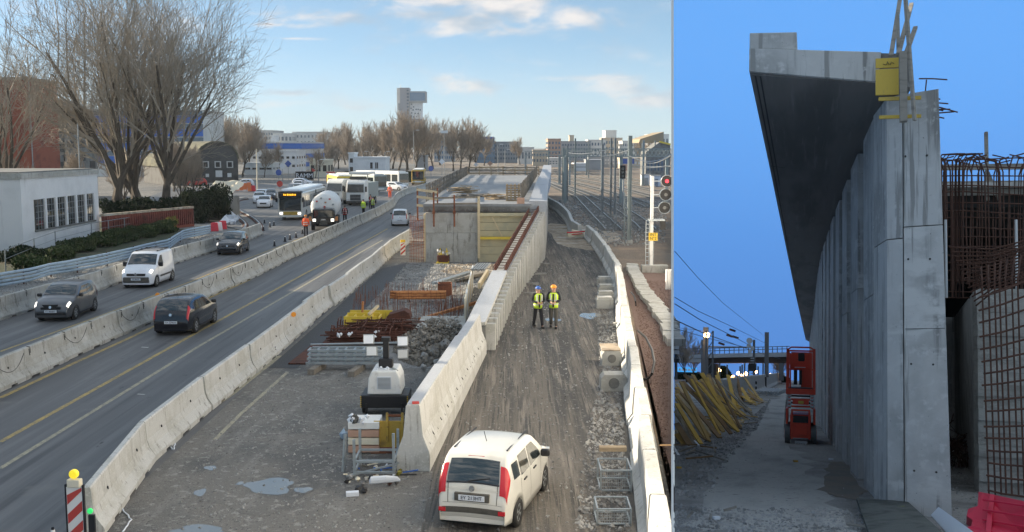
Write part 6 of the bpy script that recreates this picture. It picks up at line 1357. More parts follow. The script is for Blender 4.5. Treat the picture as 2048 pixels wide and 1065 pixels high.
# bundle of rusty tubes
t = thing('tube_bundle', 'bundle of orange rusty steel tubes lying across the starter bars', 'steel tubes', P(850, 608)); s = P(850, 608).y / F
for k in range(9): MB().tube((-55 * s - k % 3 * .2, (k % 3) * .14 - .15, .3 + (k // 3) * .13), (42 * s, (k % 3) * .14, .3 + (k // 3) * .13), .07, 8).build('tube', 'rust_orange', t)
t = thing('steel_beam', 'long orange steel angle lying aslant below the tube bundle', 'steel beam', P(870, 640)); MB().beam((-.6, -.8, .15), (2.2, 4.2, .3), .16, .12).build('profile', 'rust_orange', t)
t = thing('rust_box', 'dark rusty open steel box standing behind the tube bundle', 'steel box', P(890, 592)); s = P(890, 592).y / F
for (a, b, c, d) in ((-.35, .35, -.35, -.31), (-.35, .35, .31, .35), (-.35, -.31, -.31, .31), (.31, .35, -.31, .31)): MB().b6(a, b, c, d, 0, .68).build('plate', 'rust', t)
t = thing('channel_beams', 'pair of long grey steel channels lying on the gravel', 'steel beams', P(915, 560))
for k in range(3): MB().beam((-1.2 + k * .12, -3.5, .25), (.5 + k * .14, 2.5, .15), .1, .12).build('channel', 'galv', t)
t = thing('timber_beams', 'dark timbers lying right of the grey channels', 'timbers', P(935, 556))
for k in range(4): MB().beam((-.6 + k * .16, -2.3, .12 + .05 * k), (.55 + k * .18, 1.6, .1), .14, .14).build('timber', 'wood_grey', t)
# white panels against the wall
t = thing('panel_stack', 'upright cream formwork panels against the concrete wall beside the starter bars', 'formwork', P(930, 655)); o = P(930, 655)
e = P(946, 575) - o
for k in range(8): 
    a, b = e * (k / 8), e * ((k + .93) / 8); MB().beam(a + Vector((0, 0, .62)), b + Vector((0, 0, .62)), .06, 1.24).build('panel', 'white_plastic' if k % 2 else 'tarp_cream', t)
t = thing('grey_beams', 'row of blue grey beams lying on top of the cream formwork panels', 'beams', P(948, 585))
for k in range(6): MB().beam((k * .13 - .1, -.8, 1.28), (k * .13 + .15, 2.2, 1.28), .08, .1).build('beam', 'steel_grey', t)
tag(MB().beam(P(958, 572, 1.2), P(975, 545, 1.2), .12, .3).build('yellow_plank', 'wood_pale'), 'short pale yellow plank behind the blue grey beams', 'plank')
# yellow steel forms
t = thing('yellow_form', 'yellow steel form lying behind the rusty meshes', 'steel form', P(735, 655)); s = P(735, 655).y / F
MB().b6(-44 * s, 22 * s, -.5, -.44, .1, .55).build('side', 'yellow_steel', t); MB().b6(-44 * s, 22 * s, .5, .56, .1, .55).build('side', 'yellow_steel', t); MB().b6(-44 * s, 44 * s, 1.2, 1.26, .1, .55).build('side', 'yellow_steel', t)
MB().b6(-44 * s, 22 * s, -.43, .49, .1, .16).build('bottom', 'yellow_steel', t); MB().b6(-30 * s, 18 * s, -.56, -.505, .14, .3).build('slot', 'black', t)
for k in range(5): MB().b6(-44 * s + k * .36, -44 * s + k * .36 + .05, -.43, .49, .17, .5).build('rib', 'yellow_steel', t)
MB().beam((.1, -.3, .6), (.4, .5, .85), .1).build('clamp', 'wood_pale', t)
MB().tube((-.35, .8, 0), (-.3, .8, 1.0), .05, 6).build('stake', 'rust_orange', t)
# rusty mesh stack
t = thing('rebar_stack', 'messy stack of dark rusty reinforcement behind the ladder frames', 'rebar', P(735, 688)); s = P(735, 688).y / F
g = random.Random(9)
for k in range(110):
    y = g.uniform(-.4, 2.6); z = .06 + g.random() * .5; x0, x1 = -88 * s + g.uniform(0, .5) + y * .25, 70 * s + g.uniform(-.8, .2) + y * .25
    m = MB(); m.path([(x0, y, z), ((x0 + x1) / 2, y + g.uniform(-.1, .1), z + g.uniform(0, .12)), (x1, y + g.uniform(-.1, .1), z + g.uniform(-.05, .1))], g.uniform(.016, .03), 4); m.build('bar', 'rust_dark', t)
for k in range(60):
    x = g.uniform(-80, 65) * s; m = MB(); y = g.uniform(-.3, 2.4); m.path([(x, y - .35, .1), (x + .03, y - .3, .5 + g.random() * .25), (x + .05, y + .3, .5 + g.random() * .2), (x, y + .35, .12)], .018, 4); m.build('stirrup', 'rust_dark', t)
m = MB()
for k in range(14): m.beam((-88 * s + k * .0, -.3 + k * .2, .06), (66 * s, -.3 + k * .2 + .1, .07), .16, .1)
m.build('lower_layer', 'rust_dark', t)
tag(MB().prism([(-50 * s, .2), (-36 * s, .62), (8 * s, .9), (22 * s, .7), (26 * s, .35)], 'Y', 0, 1.4).build('rust_sheet', 'rust_dark'), 'dark rusty sheet pile on top of the reinforcement stack', 'steel sheet')
bpy.data.objects['rust_sheet'].location = P(790, 662) + Vector((0, 1.2, .25)); bpy.data.objects['rust_sheet'].scale = (.8, .6, .7)
for i, (x, y) in enumerate(((677, 671), (698, 669), (745, 676), (752, 665))): q = P(x, y, .5); m = MB(); m.rock(q, .13); m.rock(q + Vector((.1, 0, .05)), .08); tag(m.build('white_scrap', 'paper_white'), ['leftmost white scrap on the rusty stack', 'second white scrap on the rusty stack', 'white scrap at the right of the rusty stack', 'small white scrap near the left lamp'][i], 'scrap')
# galvanised ladder frames
t = thing('ladder_frames', 'stack of galvanised scaffold frames lying on two timbers', 'scaffold frames', P(692, 738), .0); s = P(692, 738).y / F
for lay in range(4):
    z = .22 + lay * .14; dx = .04 * lay
    for yy in (-.3, .25): MB().b6(-78 * s + dx, 78 * s - dx, yy - .03 + lay * .03, yy + .03 + lay * .03, z, z + .08).build('rail', 'galv', t)
    for k in range(9): x = -74 * s + k * 18.4 * s; MB().b6(x - .03, x + .03, -.27 + lay * .03, .22 + lay * .03, z + .01, z + .06).build('rung', 'galv', t)
t = thing('scaffold_tube', 'long pale steel tube lying behind the scaffold frames', 'tube', P(700, 700)); MB().tube((-1.5, 0, .2), (2.0, .15, .25), .04, 7).build('tube', 'galv', t)
for i, (x, y) in enumerate(((635, 742), (714, 746))):
    p = P(x, y); tag(MB().beam((p.x - .1, p.y - .7, .1), (p.x + .1, p.y + .6, .1), .22, .19).build('timber_bearer', 'wood_grey'), ['left', 'right'][i] + ' pale timber bearer under the scaffold frames', 'timber')
p = P(612, 712); m = MB()
for k in range(7): m.beam((p.x - .28 + k * .09, p.y - 1.6, .03), (p.x - .1 + k * .09, p.y + 1.6, .05), .08, .05)
tag(m.build('brush_mat', 'rust_dark'), 'flat dark brown bundle of laths lying left of the scaffold frames', 'mat')
# light tower
p = P(772, 828); t = thing('light_tower', 'white mobile light tower on black trailer with folded mast and four lamps', 'light tower', p, 0); s = p.y / F; t.scale = (.68, .7, .82)
MB().prism([(-.72, .78), (.72, .78), (.66, 1.35), (.52, 1.62), (-.52, 1.62), (-.66, 1.35)], 'Y', -.45, 1.1).build('hood', 'white_plastic', t, bevel=.05)
f = MB().b6(-.3, .3, -.475, -.452, .98, 1.42).build('vent_frame', 'plate', t); mm = MB()
for k in range(9): mm.b6(-.27, .27, -.49, -.476, 1.01 + k * .044, 1.03 + k * .044)
mm.build('vent_slats', 'steel_grey', f)
MB().b6(-1.0, 1.0, -.55, .9, .32, .77).build('trailer', 'black', t, bevel=.04)
for sg in (-1, 1):
    MB().disc((sg * .92 - .09, .2, .3), .3, (1, 0, 0), 18, .18).build('wheel', 'rubber', t); mm = MB()
    for k in range(6): mm.b6(sg * .98 - .02, sg * .98 + .02, -.57, -.552, .36 + k * .07, .39 + k * .07)
    mm.build('hazard_dots', 'sign_yellow', t)
MB().b6(-.12, .12, .2, .44, 1.6, 2.55).build('mast', 'black', t, bevel=.02); MB().b6(-.18, .18, .18, .46, 2.55, 2.7).build('mast_head', 'black', t); MB().b6(-.95, 1.0, .3, .36, 2.4, 2.46).build('crossbar', 'black', t); MB().b6(-.3, .3, .1, .5, 1.62, 1.95).build('winch', 'black', t, bevel=.05)
for k in range(7): m = MB(); m.rock((R.uniform(-.35, .2), R.uniform(-.3, .3), 1.65), R.uniform(.05, .1)); m.build('cable_loop', 'paper_white', t)
MB().box((.42, -.1, 1.62), (.22, .3, .05), (0, .4, .3)).build('green_cap', 'steel_green', t)
for (x, z, tl, mt) in ((-.72, 2.62, .4, 'lamp_clear'), (.72, 2.55, .35, 'lamp_clear'), (-.6, 2.2, .2, 'lamp_clear'), (.72, 2.1, -.3, 'lamp_clear')): 
    fr = MB().box((x, .28, z), (.46, .12, .36), (-tl, 0, .1)).build('lamp_housing', 'steel_grey', t, bevel=.02); MB().box((x - .005, .205, z + .015), (.4, .02, .3), (-tl, 0, .1)).build('lamp_glass', 'paper_white' if z > 2.5 else mt, fr)
MB().tube((-.75, -.6, 0), (-.75, -.6, .5), .04, 6).build('jack_leg', 'black', t); MB().tube((.75, -.6, 0), (.75, -.6, .5), .04, 6).build('jack_leg', 'black', t)
# yellow bucket with rubbish, white sacks, frame
t = thing('excavator_bucket', 'worn ochre excavator bucket standing behind the grey steel frame', 'bucket', P(782, 905))
MB().b6(-.42, .48, -.05, .0, .15, .82).build('back_plate', 'ochre_steel', t); MB().prism([(0, .15), (.55, .0), (.55, .5), (0, .82)], 'X', -.42, -.38).build('side_plate', 'ochre_steel', t); MB().prism([(0, .15), (.55, 0), (.55, .5), (0, .82)], 'X', .44, .48).build('side_plate', 'ochre_steel', t); MB().b6(-.5, .55, -.12, .12, .0, .1).build('cutting_edge', 'rust', t)
for x in (-.08, .3): MB().prism([(-.12, .3), (0, .3), (.05, 1.0), (-.06, 1.05), (-.12, .8)], 'X', x - .03, x + .03).build('lug', 'ochre_steel', t, bevel=.01)
MB().tube((-.1, 0, .95), (.32, 0, .95), .035, 8).build('pin', 'rust', t)
p = P(728, 905); t = thing('pallet_sacks', 'stack of white and pale pink boards with crumpled sheeting left of the bucket', 'stack', p)
for k in range(4): MB().box((0 + R.uniform(-.02, .02), .25, .12 + k * .2), (.78, .8, .17), (0, 0, R.uniform(-.05, .05))).build('board', ['pink_far', 'tarp_cream', 'pink_far', 'white_plastic'][k], t, bevel=.01)
for k in range(12): m = MB(); m.rock((R.uniform(-.5, .1), R.uniform(-.2, .2), .82 + R.uniform(-.02, .12)), R.uniform(.06, .14)); m.build('crumpled_sheet', 'paper_white' if k % 3 else 'cloth_grey', t)
q = P(692, 880); m = MB(); m.rock(q + Vector((0, 0, .1)), .2); m.rock(q + Vector((-.1, .1, .12)), .16); tag(m.build('blue_bag', 'pipe_blue'), 'blue and white bag left of the pale boards', 'bag')
p = P(745, 955); t = thing('steel_frame', 'open grey steel cage frame around rubbish left of the tall barrier', 'frame', p); s = p.y / F
def fb(a, b, r=.03): MB().beam(a, b, r * 2).build('bar', 'galv', t)
for x in (-.42, .5):
    for y in (0, .95): fb((x, y, 0), (x, y, 1.05 if y == 0 and x > 0 else .9))
for z in (.12, .38): fb((-.42, 0, z), (.5, 0, z), .025); fb((-.42, .95, z), (.5, .95, z), .025); fb((-.42, 0, z), (-.42, .95, z), .025); fb((.5, 0, z), (.5, .95, z), .025)
fb((-.75, .4, 0), (-.7, .5, .9)); fb((-.6, -.1, .05), (.6, .3, .25), .02)
t = thing('rubbish', 'mixed rubbish lying inside and in front of the grey cage frame', 'rubbish', P(745, 960)); g = random.Random(17)
for k in range(46):
    m = MB(); x, y = g.uniform(-.6, .7), g.uniform(-.5, 1.0); (m.rock((x, y, .06), g.uniform(.03, .1), g) if k % 3 else m.beam((x, y, .05), (x + g.uniform(-.4, .4), y + g.uniform(-.2, .2), .1), .025)); m.build('litter', ['paper_white', 'cloth_grey', 'rust_dark', 'tarp_cream', 'black', 'leaf_yellow', 'blue_paint', 'stone'][g.choice((0, 0, 1, 2, 3, 3, 4, 5, 6, 7, 7))], t)
q = P(768, 975); m = MB(); m.loft([[(q.x + x, q.y + y + sin(a) * r * .5, .1 + r + cos(a) * r) for a in [k * pi / 4 for k in range(8)]] for x, y, r in ((-.32, -.08, .05), (-.28, -.08, .09), (.05, 0, .09), (.3, .1, .06), (.36, .12, .02))]); tag(m.build('styrofoam_roll', 'paper_white'), 'long white roll lying in front of the cage frame', 'roll')
q = P(705, 992); m = MB(); m.box((q.x, q.y, .05), (.28, .14, .09), (0, 0, .2)); tag(m.build('white_lump', 'paper_white'), 'small white block left of the long white roll', 'block')
q = P(726, 985); m = MB(); 
for k in range(6): m.rock((q.x + R.uniform(-.15, .15), q.y + R.uniform(-.1, .1), .07), .1)
tag(m.build('black_bag', 'black'), 'torn black bag between the white block and the white roll', 'bag')
# grey wire baskets by the curved barrier
for i, (x, y, h, lab) in enumerate(((1232, 985, .5, 'long galvanised wire basket against the white barrier, with a plank on its far end'), (1228, 1052, .35, 'nearest galvanised mesh basket at the bottom edge beside the white barrier'))):
    p = P(x, y); t = thing('wire_basket', lab, 'basket', p); w_, l_ = .34, (.9, .75)[i]
    for a in ((-w_, 0), (w_, 0), (-w_, l_), (w_, l_)): MB().b6(a[0] - .02, a[0] + .02, a[1] - .02, a[1] + .02, 0, h).build('post', 'galv', t)
    for z in (.04, h): 
        MB().b6(-w_, w_, -.02, .02, z - .015, z + .015).build('rail', 'galv', t); MB().b6(-w_, w_, l_ - .02, l_ + .02, z - .015, z + .015).build('rail', 'galv', t); MB().b6(-w_ - .015, -w_ + .015, 0, l_, z - .015, z + .015).build('rail', 'galv', t); MB().b6(w_ - .015, w_ + .015, 0, l_, z - .015, z + .015).build('rail', 'galv', t)
    m = MB()
    for k in range(14): m.b6(-w_ + k * w_ / 7, -w_ + k * w_ / 7 + .006, -.006, 0, .05, h)
    for k in range(6): m.b6(-w_, w_, -.008, -.002, .05 + k * h / 6, .056 + k * h / 6)
    m.build('mesh', 'galv', t)
    if i == 0: MB().b6(-.3, .33, l_ + .02, l_ + .2, h + .16, h + .26).build('plank', 'wood', t)
q = P(1220, 712); tag(MB().b6(q.x - .05, q.x + .5, q.y - .5, q.y + .5, .0, .22).build('brown_slab', 'stone_tan', bevel=.05), 'rough brown slab of earth beside the white barrier', 'slab')
q = P(1232, 655); m = MB(); m.rock((q.x, q.y, .1), .25); tag(m.build('pale_stone', 'concrete_white'), 'pale flat stone at the foot of the white barrier', 'stone')
for i, (x, y, w_) in enumerate(((1075, 550, 1.1), (1062, 570, .9), (1087, 530, .8), (1060, 590, .6))):
    q = P(x, y); tag(MB().box((q.x, q.y, .06), (w_, .22, .1), (0, 0, .1)).build('ground_plank', 'stone'), ['grey timber on the dirt track by the ribbed wall, third nearest', 'grey timber on the dirt track by the ribbed wall, second nearest', 'farthest grey timber on the dirt track by the ribbed wall', 'nearest short timber on the dirt track by the ribbed wall'][i], 'timber')
q = P(587, 629, .98); tag(MB().disc(q, .1, (.3, -1, 0), 14, .07).build('hazard_lamp', 'helmet_orange'), 'small round orange lamp on the right barrier row', 'lamp')
q = P(315, 590, .97); tag(MB().disc(q, .1, (.3, -1, 0), 14, .07).build('hazard_lamp', 'helmet_orange'), 'small orange lamp on top of the centre barrier row by the black car', 'lamp')
# ================================================================ SECOND PLACE: evening side of the retaining wall
FR = FRR
def sheetL(name, pts, z, mat):
    m = MB(); m.add([(p[0], p[1], z) for p in pts], [tuple(range(len(pts)))]); o = m.build(name, mat); o['kind'] = 'structure'; return o
gl = lambda y: Q(1349.5, y)
RG = 156.0
farL = QD(1349.5, 700, RG)
sheetL('ground', [tuple(gl(1190))[:2], (3.2, 7.4), (50, RG), (farL.x, RG)], 0, 'evening_dirt')
def rag(pp, n=7, a=.16):
    out = []; g_ = random.Random(2)
    for i in range(len(pp)):
        p, q = pp[i], pp[(i + 1) % len(pp)]
        for k in range(n): u = k / n; out.append((lerp(p[0], q[0], u) + g_.uniform(-a, a) * (.3 + p[1] * .03), lerp(p[1], q[1], u) + g_.uniform(-a, a)))
    return out
sheetL('damp_patch', rag([tuple(Q(*p))[:2] for p in ((1640, 985), (1650, 950), (1662, 925), (1684, 925), (1730, 985), (1700, 1000))], 7, .09), .005, 'evening_damp')
sheetL('track_surface', rag([tuple(Q(*p))[:2] for p in ((1380, 1064), (1420, 960), (1500, 860), (1545, 800), (1575, 780), (1600, 800), (1600, 900), (1640, 960), (1700, 1064))], 9, .2), .004, 'evening_track')
# sky over the second place: a closed backdrop whose left edge is the wall between the two places
s0 = QD(1347.6, 700, 8.4); s1 = QD(1347.6, 700, 160)
def edge(D, z):                                    # point above the edge between the two places
    a, b = QD(1347.4, 200, D), QD(1347.4, 900, D); return tuple(a.lerp(b, (a.z - z) / (a.z - b.z)))
m = MB(); m.grid([[edge(160, -8), (60, 160, -8)], [edge(160, 62), (60, 160, 62)]])
o = m.build('sky', 'evening_sky'); o['kind'] = 'structure'
# added partition board between the places, keeps the sun off the second one
FR = IDM
a, b = PD(1342.6, 293, 8.0), PD(1347.3, 293, 8.0)
m = MB(); 
def pxz(px, Y, z): return ((px - 1024) / F * (cos(PITCH) * Y + (CH - z) * sin(PITCH)), Y, z)
m.loft([[pxz(1342.6, 8, z), pxz(1347.2, 8, z), pxz(1347.2, 165, z2), pxz(1345.6, 165, z2)] for z, z2 in ((0, -40), (10.8, -2))]); o = m.build('wall', 'border_white'); o['kind'] = 'structure'
m = MB(); m.add([pxz(1347.35, 8.02, 10.7), pxz(1347.35, 165, -2.1), pxz(1347.35, 165, -40), pxz(1347.35, 8.02, 0)], [(0, 1, 2, 3)]); m.build('bounce_sheet', 'bounce_pale_blue')['kind'] = 'structure'  # sheet added to bounce pale blue light onto the evening side
FR = FRR
def xw(D):
    pts = [(10, 1.0), (14, .9), (18, .76), (24, .62), (31, .5), (38, .48), (54, .55), (133, .75), (200, 1)]
    for (a, b), (c, d) in zip(pts, pts[1:]):
        if D <= c: return lerp(b, d, (D - a) / (c - a))
def xe(D):
    pts = [(10, -.68), (13, -.645), (20.4, -.58), (54, -.33), (133, .35), (200, .6)]
    for (a, b), (c, d) in zip(pts, pts[1:]):
        if D <= c: return lerp(b, d, (D - a) / (c - a))
# ---- retaining wall with pilasters
t = thing('retaining_wall', 'tall grey concrete retaining wall with a row of pilasters under a cantilevered slab', 'retaining wall', (.9, 13, 0)); o0 = Vector((.9, 13, 0))
m = MB(); rows = []
for D in (13.9, 18, 24, 31, 38, 54, 90, 133): rows.append([(xw(D) + .2 - .9, D - 13, 0), (xw(D) + .7 - .9, D - 13, 0), (xw(D) + .7 - .9, D - 13, 4.95), (xw(D) + .2 - .9, D - 13, 4.95)])
m.loft(rows); m.build('wall_body', 'evening_concrete', t)
D = 14.45; st = 2.3; k = 0
while D < 120:
    w_ = 1.35
    for j, (za, zb_) in enumerate(((0, 2.6 + .25 * (k % 2)), (2.61 + .25 * (k % 2), 4.93))):
        m = MB(); m.prism([(xw(D) - .9, D - 13), (xw(D) + .22 - .9, D - 13), (xw(D + w_) + .22 - .9, D - 13 + w_), (xw(D + w_) - .9, D - 13 + w_)], 'Z', za, zb_); m.build('pilaster', 'evening_concrete', t)
    D += st if D < 45 else 4.5; k += 1
# end pier
for (za, zb_) in ((0, 3.28), (3.292, 4.86)):
    m = MB(); m.prism([(1.13 - .9, -.1), (1.6 - .9, -.3), (1.6 - .9, .8), (1.13 - .9, .9)], 'Z', za, zb_); m.v = [(x - (.022 * z if x > .3 else 0), y, z) for x, y, z in m.v]; m.build('end_pier', 'evening_concrete', t)
for (za, zb_) in ((0, 3.15), (3.162, 4.86)):
    m = MB(); m.prism([(.955 - .9, .05), (1.118 - .9, -.095), (1.12 - .9, .9), (.86 - .9, .95)], 'Z', za, zb_); m.build('end_pier', 'evening_concrete', t)
for i in range(8):
    x_, z_ = (.33 if i % 2 else .56), .5 + (i // 2) * 1.2; MB().disc((x_ - (.022 * z_), -.17 - x_ * .12 + .02, z_), .012, (0, -1, 0), 8, .03).build('tie_hole', 'evening_joint', t)
for (x0_, x1_) in ((.24, .69),):
    for z_ in (2.1,): MB().beam((x0_, -.118, z_), (x1_ - .022 * z_, -.292, z_ + .01), .012, .006).build('board_joint', 'evening_joint', t)
# ---- cantilever slab
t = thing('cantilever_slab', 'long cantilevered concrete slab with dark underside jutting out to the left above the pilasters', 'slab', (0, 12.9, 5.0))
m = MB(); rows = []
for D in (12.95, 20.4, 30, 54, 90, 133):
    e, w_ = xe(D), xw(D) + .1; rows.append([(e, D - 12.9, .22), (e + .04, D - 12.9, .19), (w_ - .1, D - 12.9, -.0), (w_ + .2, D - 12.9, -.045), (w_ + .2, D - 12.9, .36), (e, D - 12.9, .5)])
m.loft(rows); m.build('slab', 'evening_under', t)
m = MB(); m.prism([(-.647, .215), (.85, .02), (.885, .38), (-.647, .505)], 'Y', -.02, .045); m.build('fascia', 'evening_concrete', t, bevel=.008)
m = MB(); rows = []
for D in (12.92, 20.4, 54, 133): e = xe(D); rows.append([(e + .0, D - 12.9, .51), (e + .56, D - 12.9, .47), (e + .56, D - 12.9, .69), (e + .0, D - 12.9, .71)])
m.loft(rows); m.build('kerb', 'evening_concrete', t, bevel=.01)
for D in (19, 26.5, 36, 50): 
    e, w_ = xe(D), xw(D); MB().beam((e + .03, D - 12.9, .195), (w_ + .0, D - 12.9, .01), .03, .012).build('joint', 'evening_joint', t)
for off in (.06, .12): 
    m = MB(); rows = [[(xe(D) + off, D - 12.9, .205 - off * .13), (xe(D) + off + .02, D - 12.9, .202 - off * .13), (xe(D) + off + .02, D - 12.9, .19 - off * .13), (xe(D) + off, D - 12.9, .19 - off * .13)] for D in (13.0, 20.4, 54, 133)]; m.loft(rows); m.build('drip_groove', 'evening_joint', t)
# ---- formwork on top of the end pier
t = thing('edge_formwork', 'yellow formwork panel with handwriting at the top of the end pier', 'formwork', QD(1773, 205, 12.45)); o = QD(1773, 205, 12.45)
def r6(x0, x1, y0, y1, nm, mt, D=12.45, th=.03, par=None, org=None):
    a, b = QD(x0, y1, D) - (org or o), QD(x1, y0, D) - (org or o); return MB().b6(a.x, b.x, a.y - th, a.y, a.z, b.z).build(nm, mt, par or t)
r6(1751, 1797, 117, 138, 'board', 'ply_yellow'); r6(1751, 1797, 138.7, 192, 'board', 'ply_yellow'); r6(1757, 1842, 193, 203, 'board', 'ply_yellow', 12.42); r6(1758, 1842, 230, 239, 'board', 'ply_yellow', 12.42); r6(1799, 1813, 106, 246, 'upright', 'evening_wood', 12.32, .08)
m = MB(); g = random.Random(5); pts = []
for k in range(16): q = QD(1766 + k * 1.5, 127 + g.uniform(-4, 4), 12.4) - o; pts.append(q)
m.path(pts, .004, 3); m.build('handwriting', 'ink', t)
t = thing('top_guard', 'grey wooden guard boards rising steeply above the end pier', 'guard rail', QD(1810, 240, 12.3)); o = QD(1810, 240, 12.3)
for (x0, y0, x1, y1, D0, D1, w_) in ((1829, 241, 1809, -30, 12.25, 12.3, .055), (1782, 112, 1806, -40, 12.5, 14.0, .045), (1797, 108, 1823, 8, 12.5, 14.5, .05), (1806, 125, 1831, 55, 12.4, 14.0, .05), (1797, 112, 1795, 25, 12.7, 12.8, .04), (1812, 70, 1816, 20, 13, 13, .03)):
    MB().beam(QD(x0, y0, D0) - o, QD(x1, y1, D1) - o, w_, .03).build('board', 'evening_wood', t)
t = thing('dowel_bars', 'rusty bars sticking out sideways from the top of the end pier', 'rebar', QD(1843, 250, 12.9)); o = QD(1843, 250, 12.9); g = random.Random(6)
for (y, xe_, ye) in ((158, 1894, 160), (187, 1866, 193), (190, 1880, 199), (205, 1896, 208), (206, 1915, 225), (214, 1886, 222), (222, 1900, 219), (229, 1888, 237), (232, 1908, 224), (247, 1860, 249), (256, 1874, 259), (266, 1868, 273), (276, 1864, 279), (288, 1868, 294), (225, 1870, 231), (240, 1866, 243)):
    MB().path([QD(1838, y, 12.95) - o, QD((1838 + xe_) / 2, (y + ye) / 2 - 1, 13.0) - o, QD(xe_, ye, 13.1) - o], .009, 5).build('bar', 'evening_rust', t)
MB().path([QD(1838, 190, 12.9) - o, QD(1850, 190, 12.9) - o, QD(1853, 160, 12.9) - o], .008, 5).build('bar', 'evening_rust', t)
# ---- recess walls
t = thing('recess_wall', 'dark concrete walls of the recess right of the end pier', 'concrete wall', (1.6, 14, 0)); o = Vector((1.6, 14, 0))
bA, bB = Q(1850, 905), Q(1908, 905); MB().b6(bA.x - o.x - .4, bB.x - o.x, bA.y - o.y, bA.y - o.y + .3, 0, 2.75).build('wall_panel', 'evening_concrete', t); MB().b6(bA.x - o.x - .4, bB.x - o.x - .0, bA.y - o.y - .015, bA.y - o.y - .003, 2.45, 2.75).build('cap_band', 'evening_concrete', t)
c0, c1 = Q(1909, 905), Q(1981, 988); z0 = 2.9; m = MB(); m.add([tuple(c0 - o), tuple(c1 - o), tuple(c1 - o + Vector((.12, 0, 0))), tuple(c0 - o + Vector((.3, .3, 0)))] + [tuple(v - o + Vector((dx, dy, zz2))) for v, dx, dy, zz2 in ((c0, 0, 0, 2.75), (c1, -.16, 0, 2.78), (c1, .0, 0, 2.78), (c0, .3, .3, 2.75))], [(0, 3, 2, 1), (4, 5, 6, 7), (0, 1, 5, 4), (1, 2, 6, 5), (2, 3, 7, 6), (3, 0, 4, 7)]); m.build('wing_wall', 'evening_concrete', t)
t = thing('rough_wall', 'rough board-marked concrete end face behind the reinforcement grid', 'concrete wall', (c1.x, c1.y, 0)); g = random.Random(8)
for k in range(17):
    z = k * .164; th = g.uniform(-.02, .03); MB().b6(-.145 + .0 + (.0), 2.4, -.02 - th, .4, z, z + .16).build('board_course', 'evening_rough', t)
# reinforcement grid
t = thing('rebar_grid', 'rusty reinforcement grid standing in front of the rough concrete face', 'rebar', Q(2010, 1000)); o = Q(2010, 1000); g = random.Random(12)
for k in range(9): x = 1966 + k * 12 + g.uniform(-2, 2); MB().path([QD(x + 12, 990, 13.3) - o, QD(x + 4, 760, 13.35) - o, QD(x - 2, 560, 13.4) - o, QD(x - 4 + k * 1.5, 535 - k * 4, 13.6) - o], .011, 5).build('bar', 'evening_rust', t)
for k in range(16): y = 585 + k * 26 + g.uniform(-3, 3); MB().path([QD(1958 + k * 1.2 + g.uniform(-3, 3), y + 10 - k * .4, 13.25) - o, QD(2005, y - 4 + k * 1.0, 13.28) - o, QD(2075, y - 32 + k * 3.5, 13.3) - o], .012, 5).build('bar', 'evening_rust', t)
# upper reinforcement cage
t = thing('rebar_cage', 'dense cage of bent rusty bars in front of the dark space under the deck', 'rebar', QD(1950, 600, 17)); o = QD(1950, 600, 17); g = random.Random(14)
for k in range(34):
    x = 1852 + k * 6.3 + g.uniform(-2, 2); D = 16.6 + g.uniform(-.4, 1.6); top = 312 + g.uniform(-6, 12); b_ = g.choice((-1, 1)); MB().path([QD(x + g.uniform(-4, 4), 590 + g.uniform(-25, 10), D) - o, QD(x, 450, D) - o, QD(x + b_ * 2, top + 28, D) - o, QD(x + b_ * 9, top + 6, D) - o, QD(x + b_ * (20 + g.uniform(0, 18)), top, D) - o], .0115, 5).build('bar', 'evening_rust', t)
for k in range(17): y = 318 + k * 17.5 + g.uniform(-4, 4); D = 16.4 + g.uniform(0, .8); a = 1848 + (k % 3) * 4; MB().path([QD(a, y, D) - o, QD(1930, y + g.uniform(-3, 3), D) - o, QD(2062, y + g.uniform(-8, 8), D) - o], .0105, 5).build('bar', 'evening_rust', t)
for x in (1876, 1905, 1912): 
    for dx in (0, 7, 14): MB().path([QD(x + dx, 596, 16.3) - o, QD(x + dx, 322, 16.3) - o, QD(x + dx + 8, 310, 16.3) - o, QD(x + dx + 40, 308, 16.3) - o], .013, 5).build('bar', 'evening_rust', t)
for k in range(14): y = 505 + k * 8; MB().path([QD(1900 + k * 4, y - 10 + k * 1.0, 14.6) - o, QD(1985, y - 6 - k * 1.4, 14.4) - o, QD(2068, y - 28 - k * 2, 14.3) - o], .011, 5).build('bar', 'evening_rust', t)
for k in range(9): x = 1950 + k * 13; MB().path([QD(x, 590 - k * 3, 14.5) - o, QD(x + 1, 530 - k * 3, 14.5) - o, QD(x + 12, 512 - k * 3, 14.5) - o, QD(x + 34, 515 - k * 3, 14.5) - o], .011, 5).build('bar', 'evening_rust', t)
for x in (1893, 2034): MB().tube(QD(x, 596, 16.2) - o, QD(x - 2, 440, 16.2) - o, .02, 6).build('prop', 'evening_galv', t)
for x in (1862, 1872, 1884): MB().tube(QD(x, 592, 18.5) - o, QD(x, 500, 18.5) - o, .016, 6).build('prop', 'evening_galv', t)
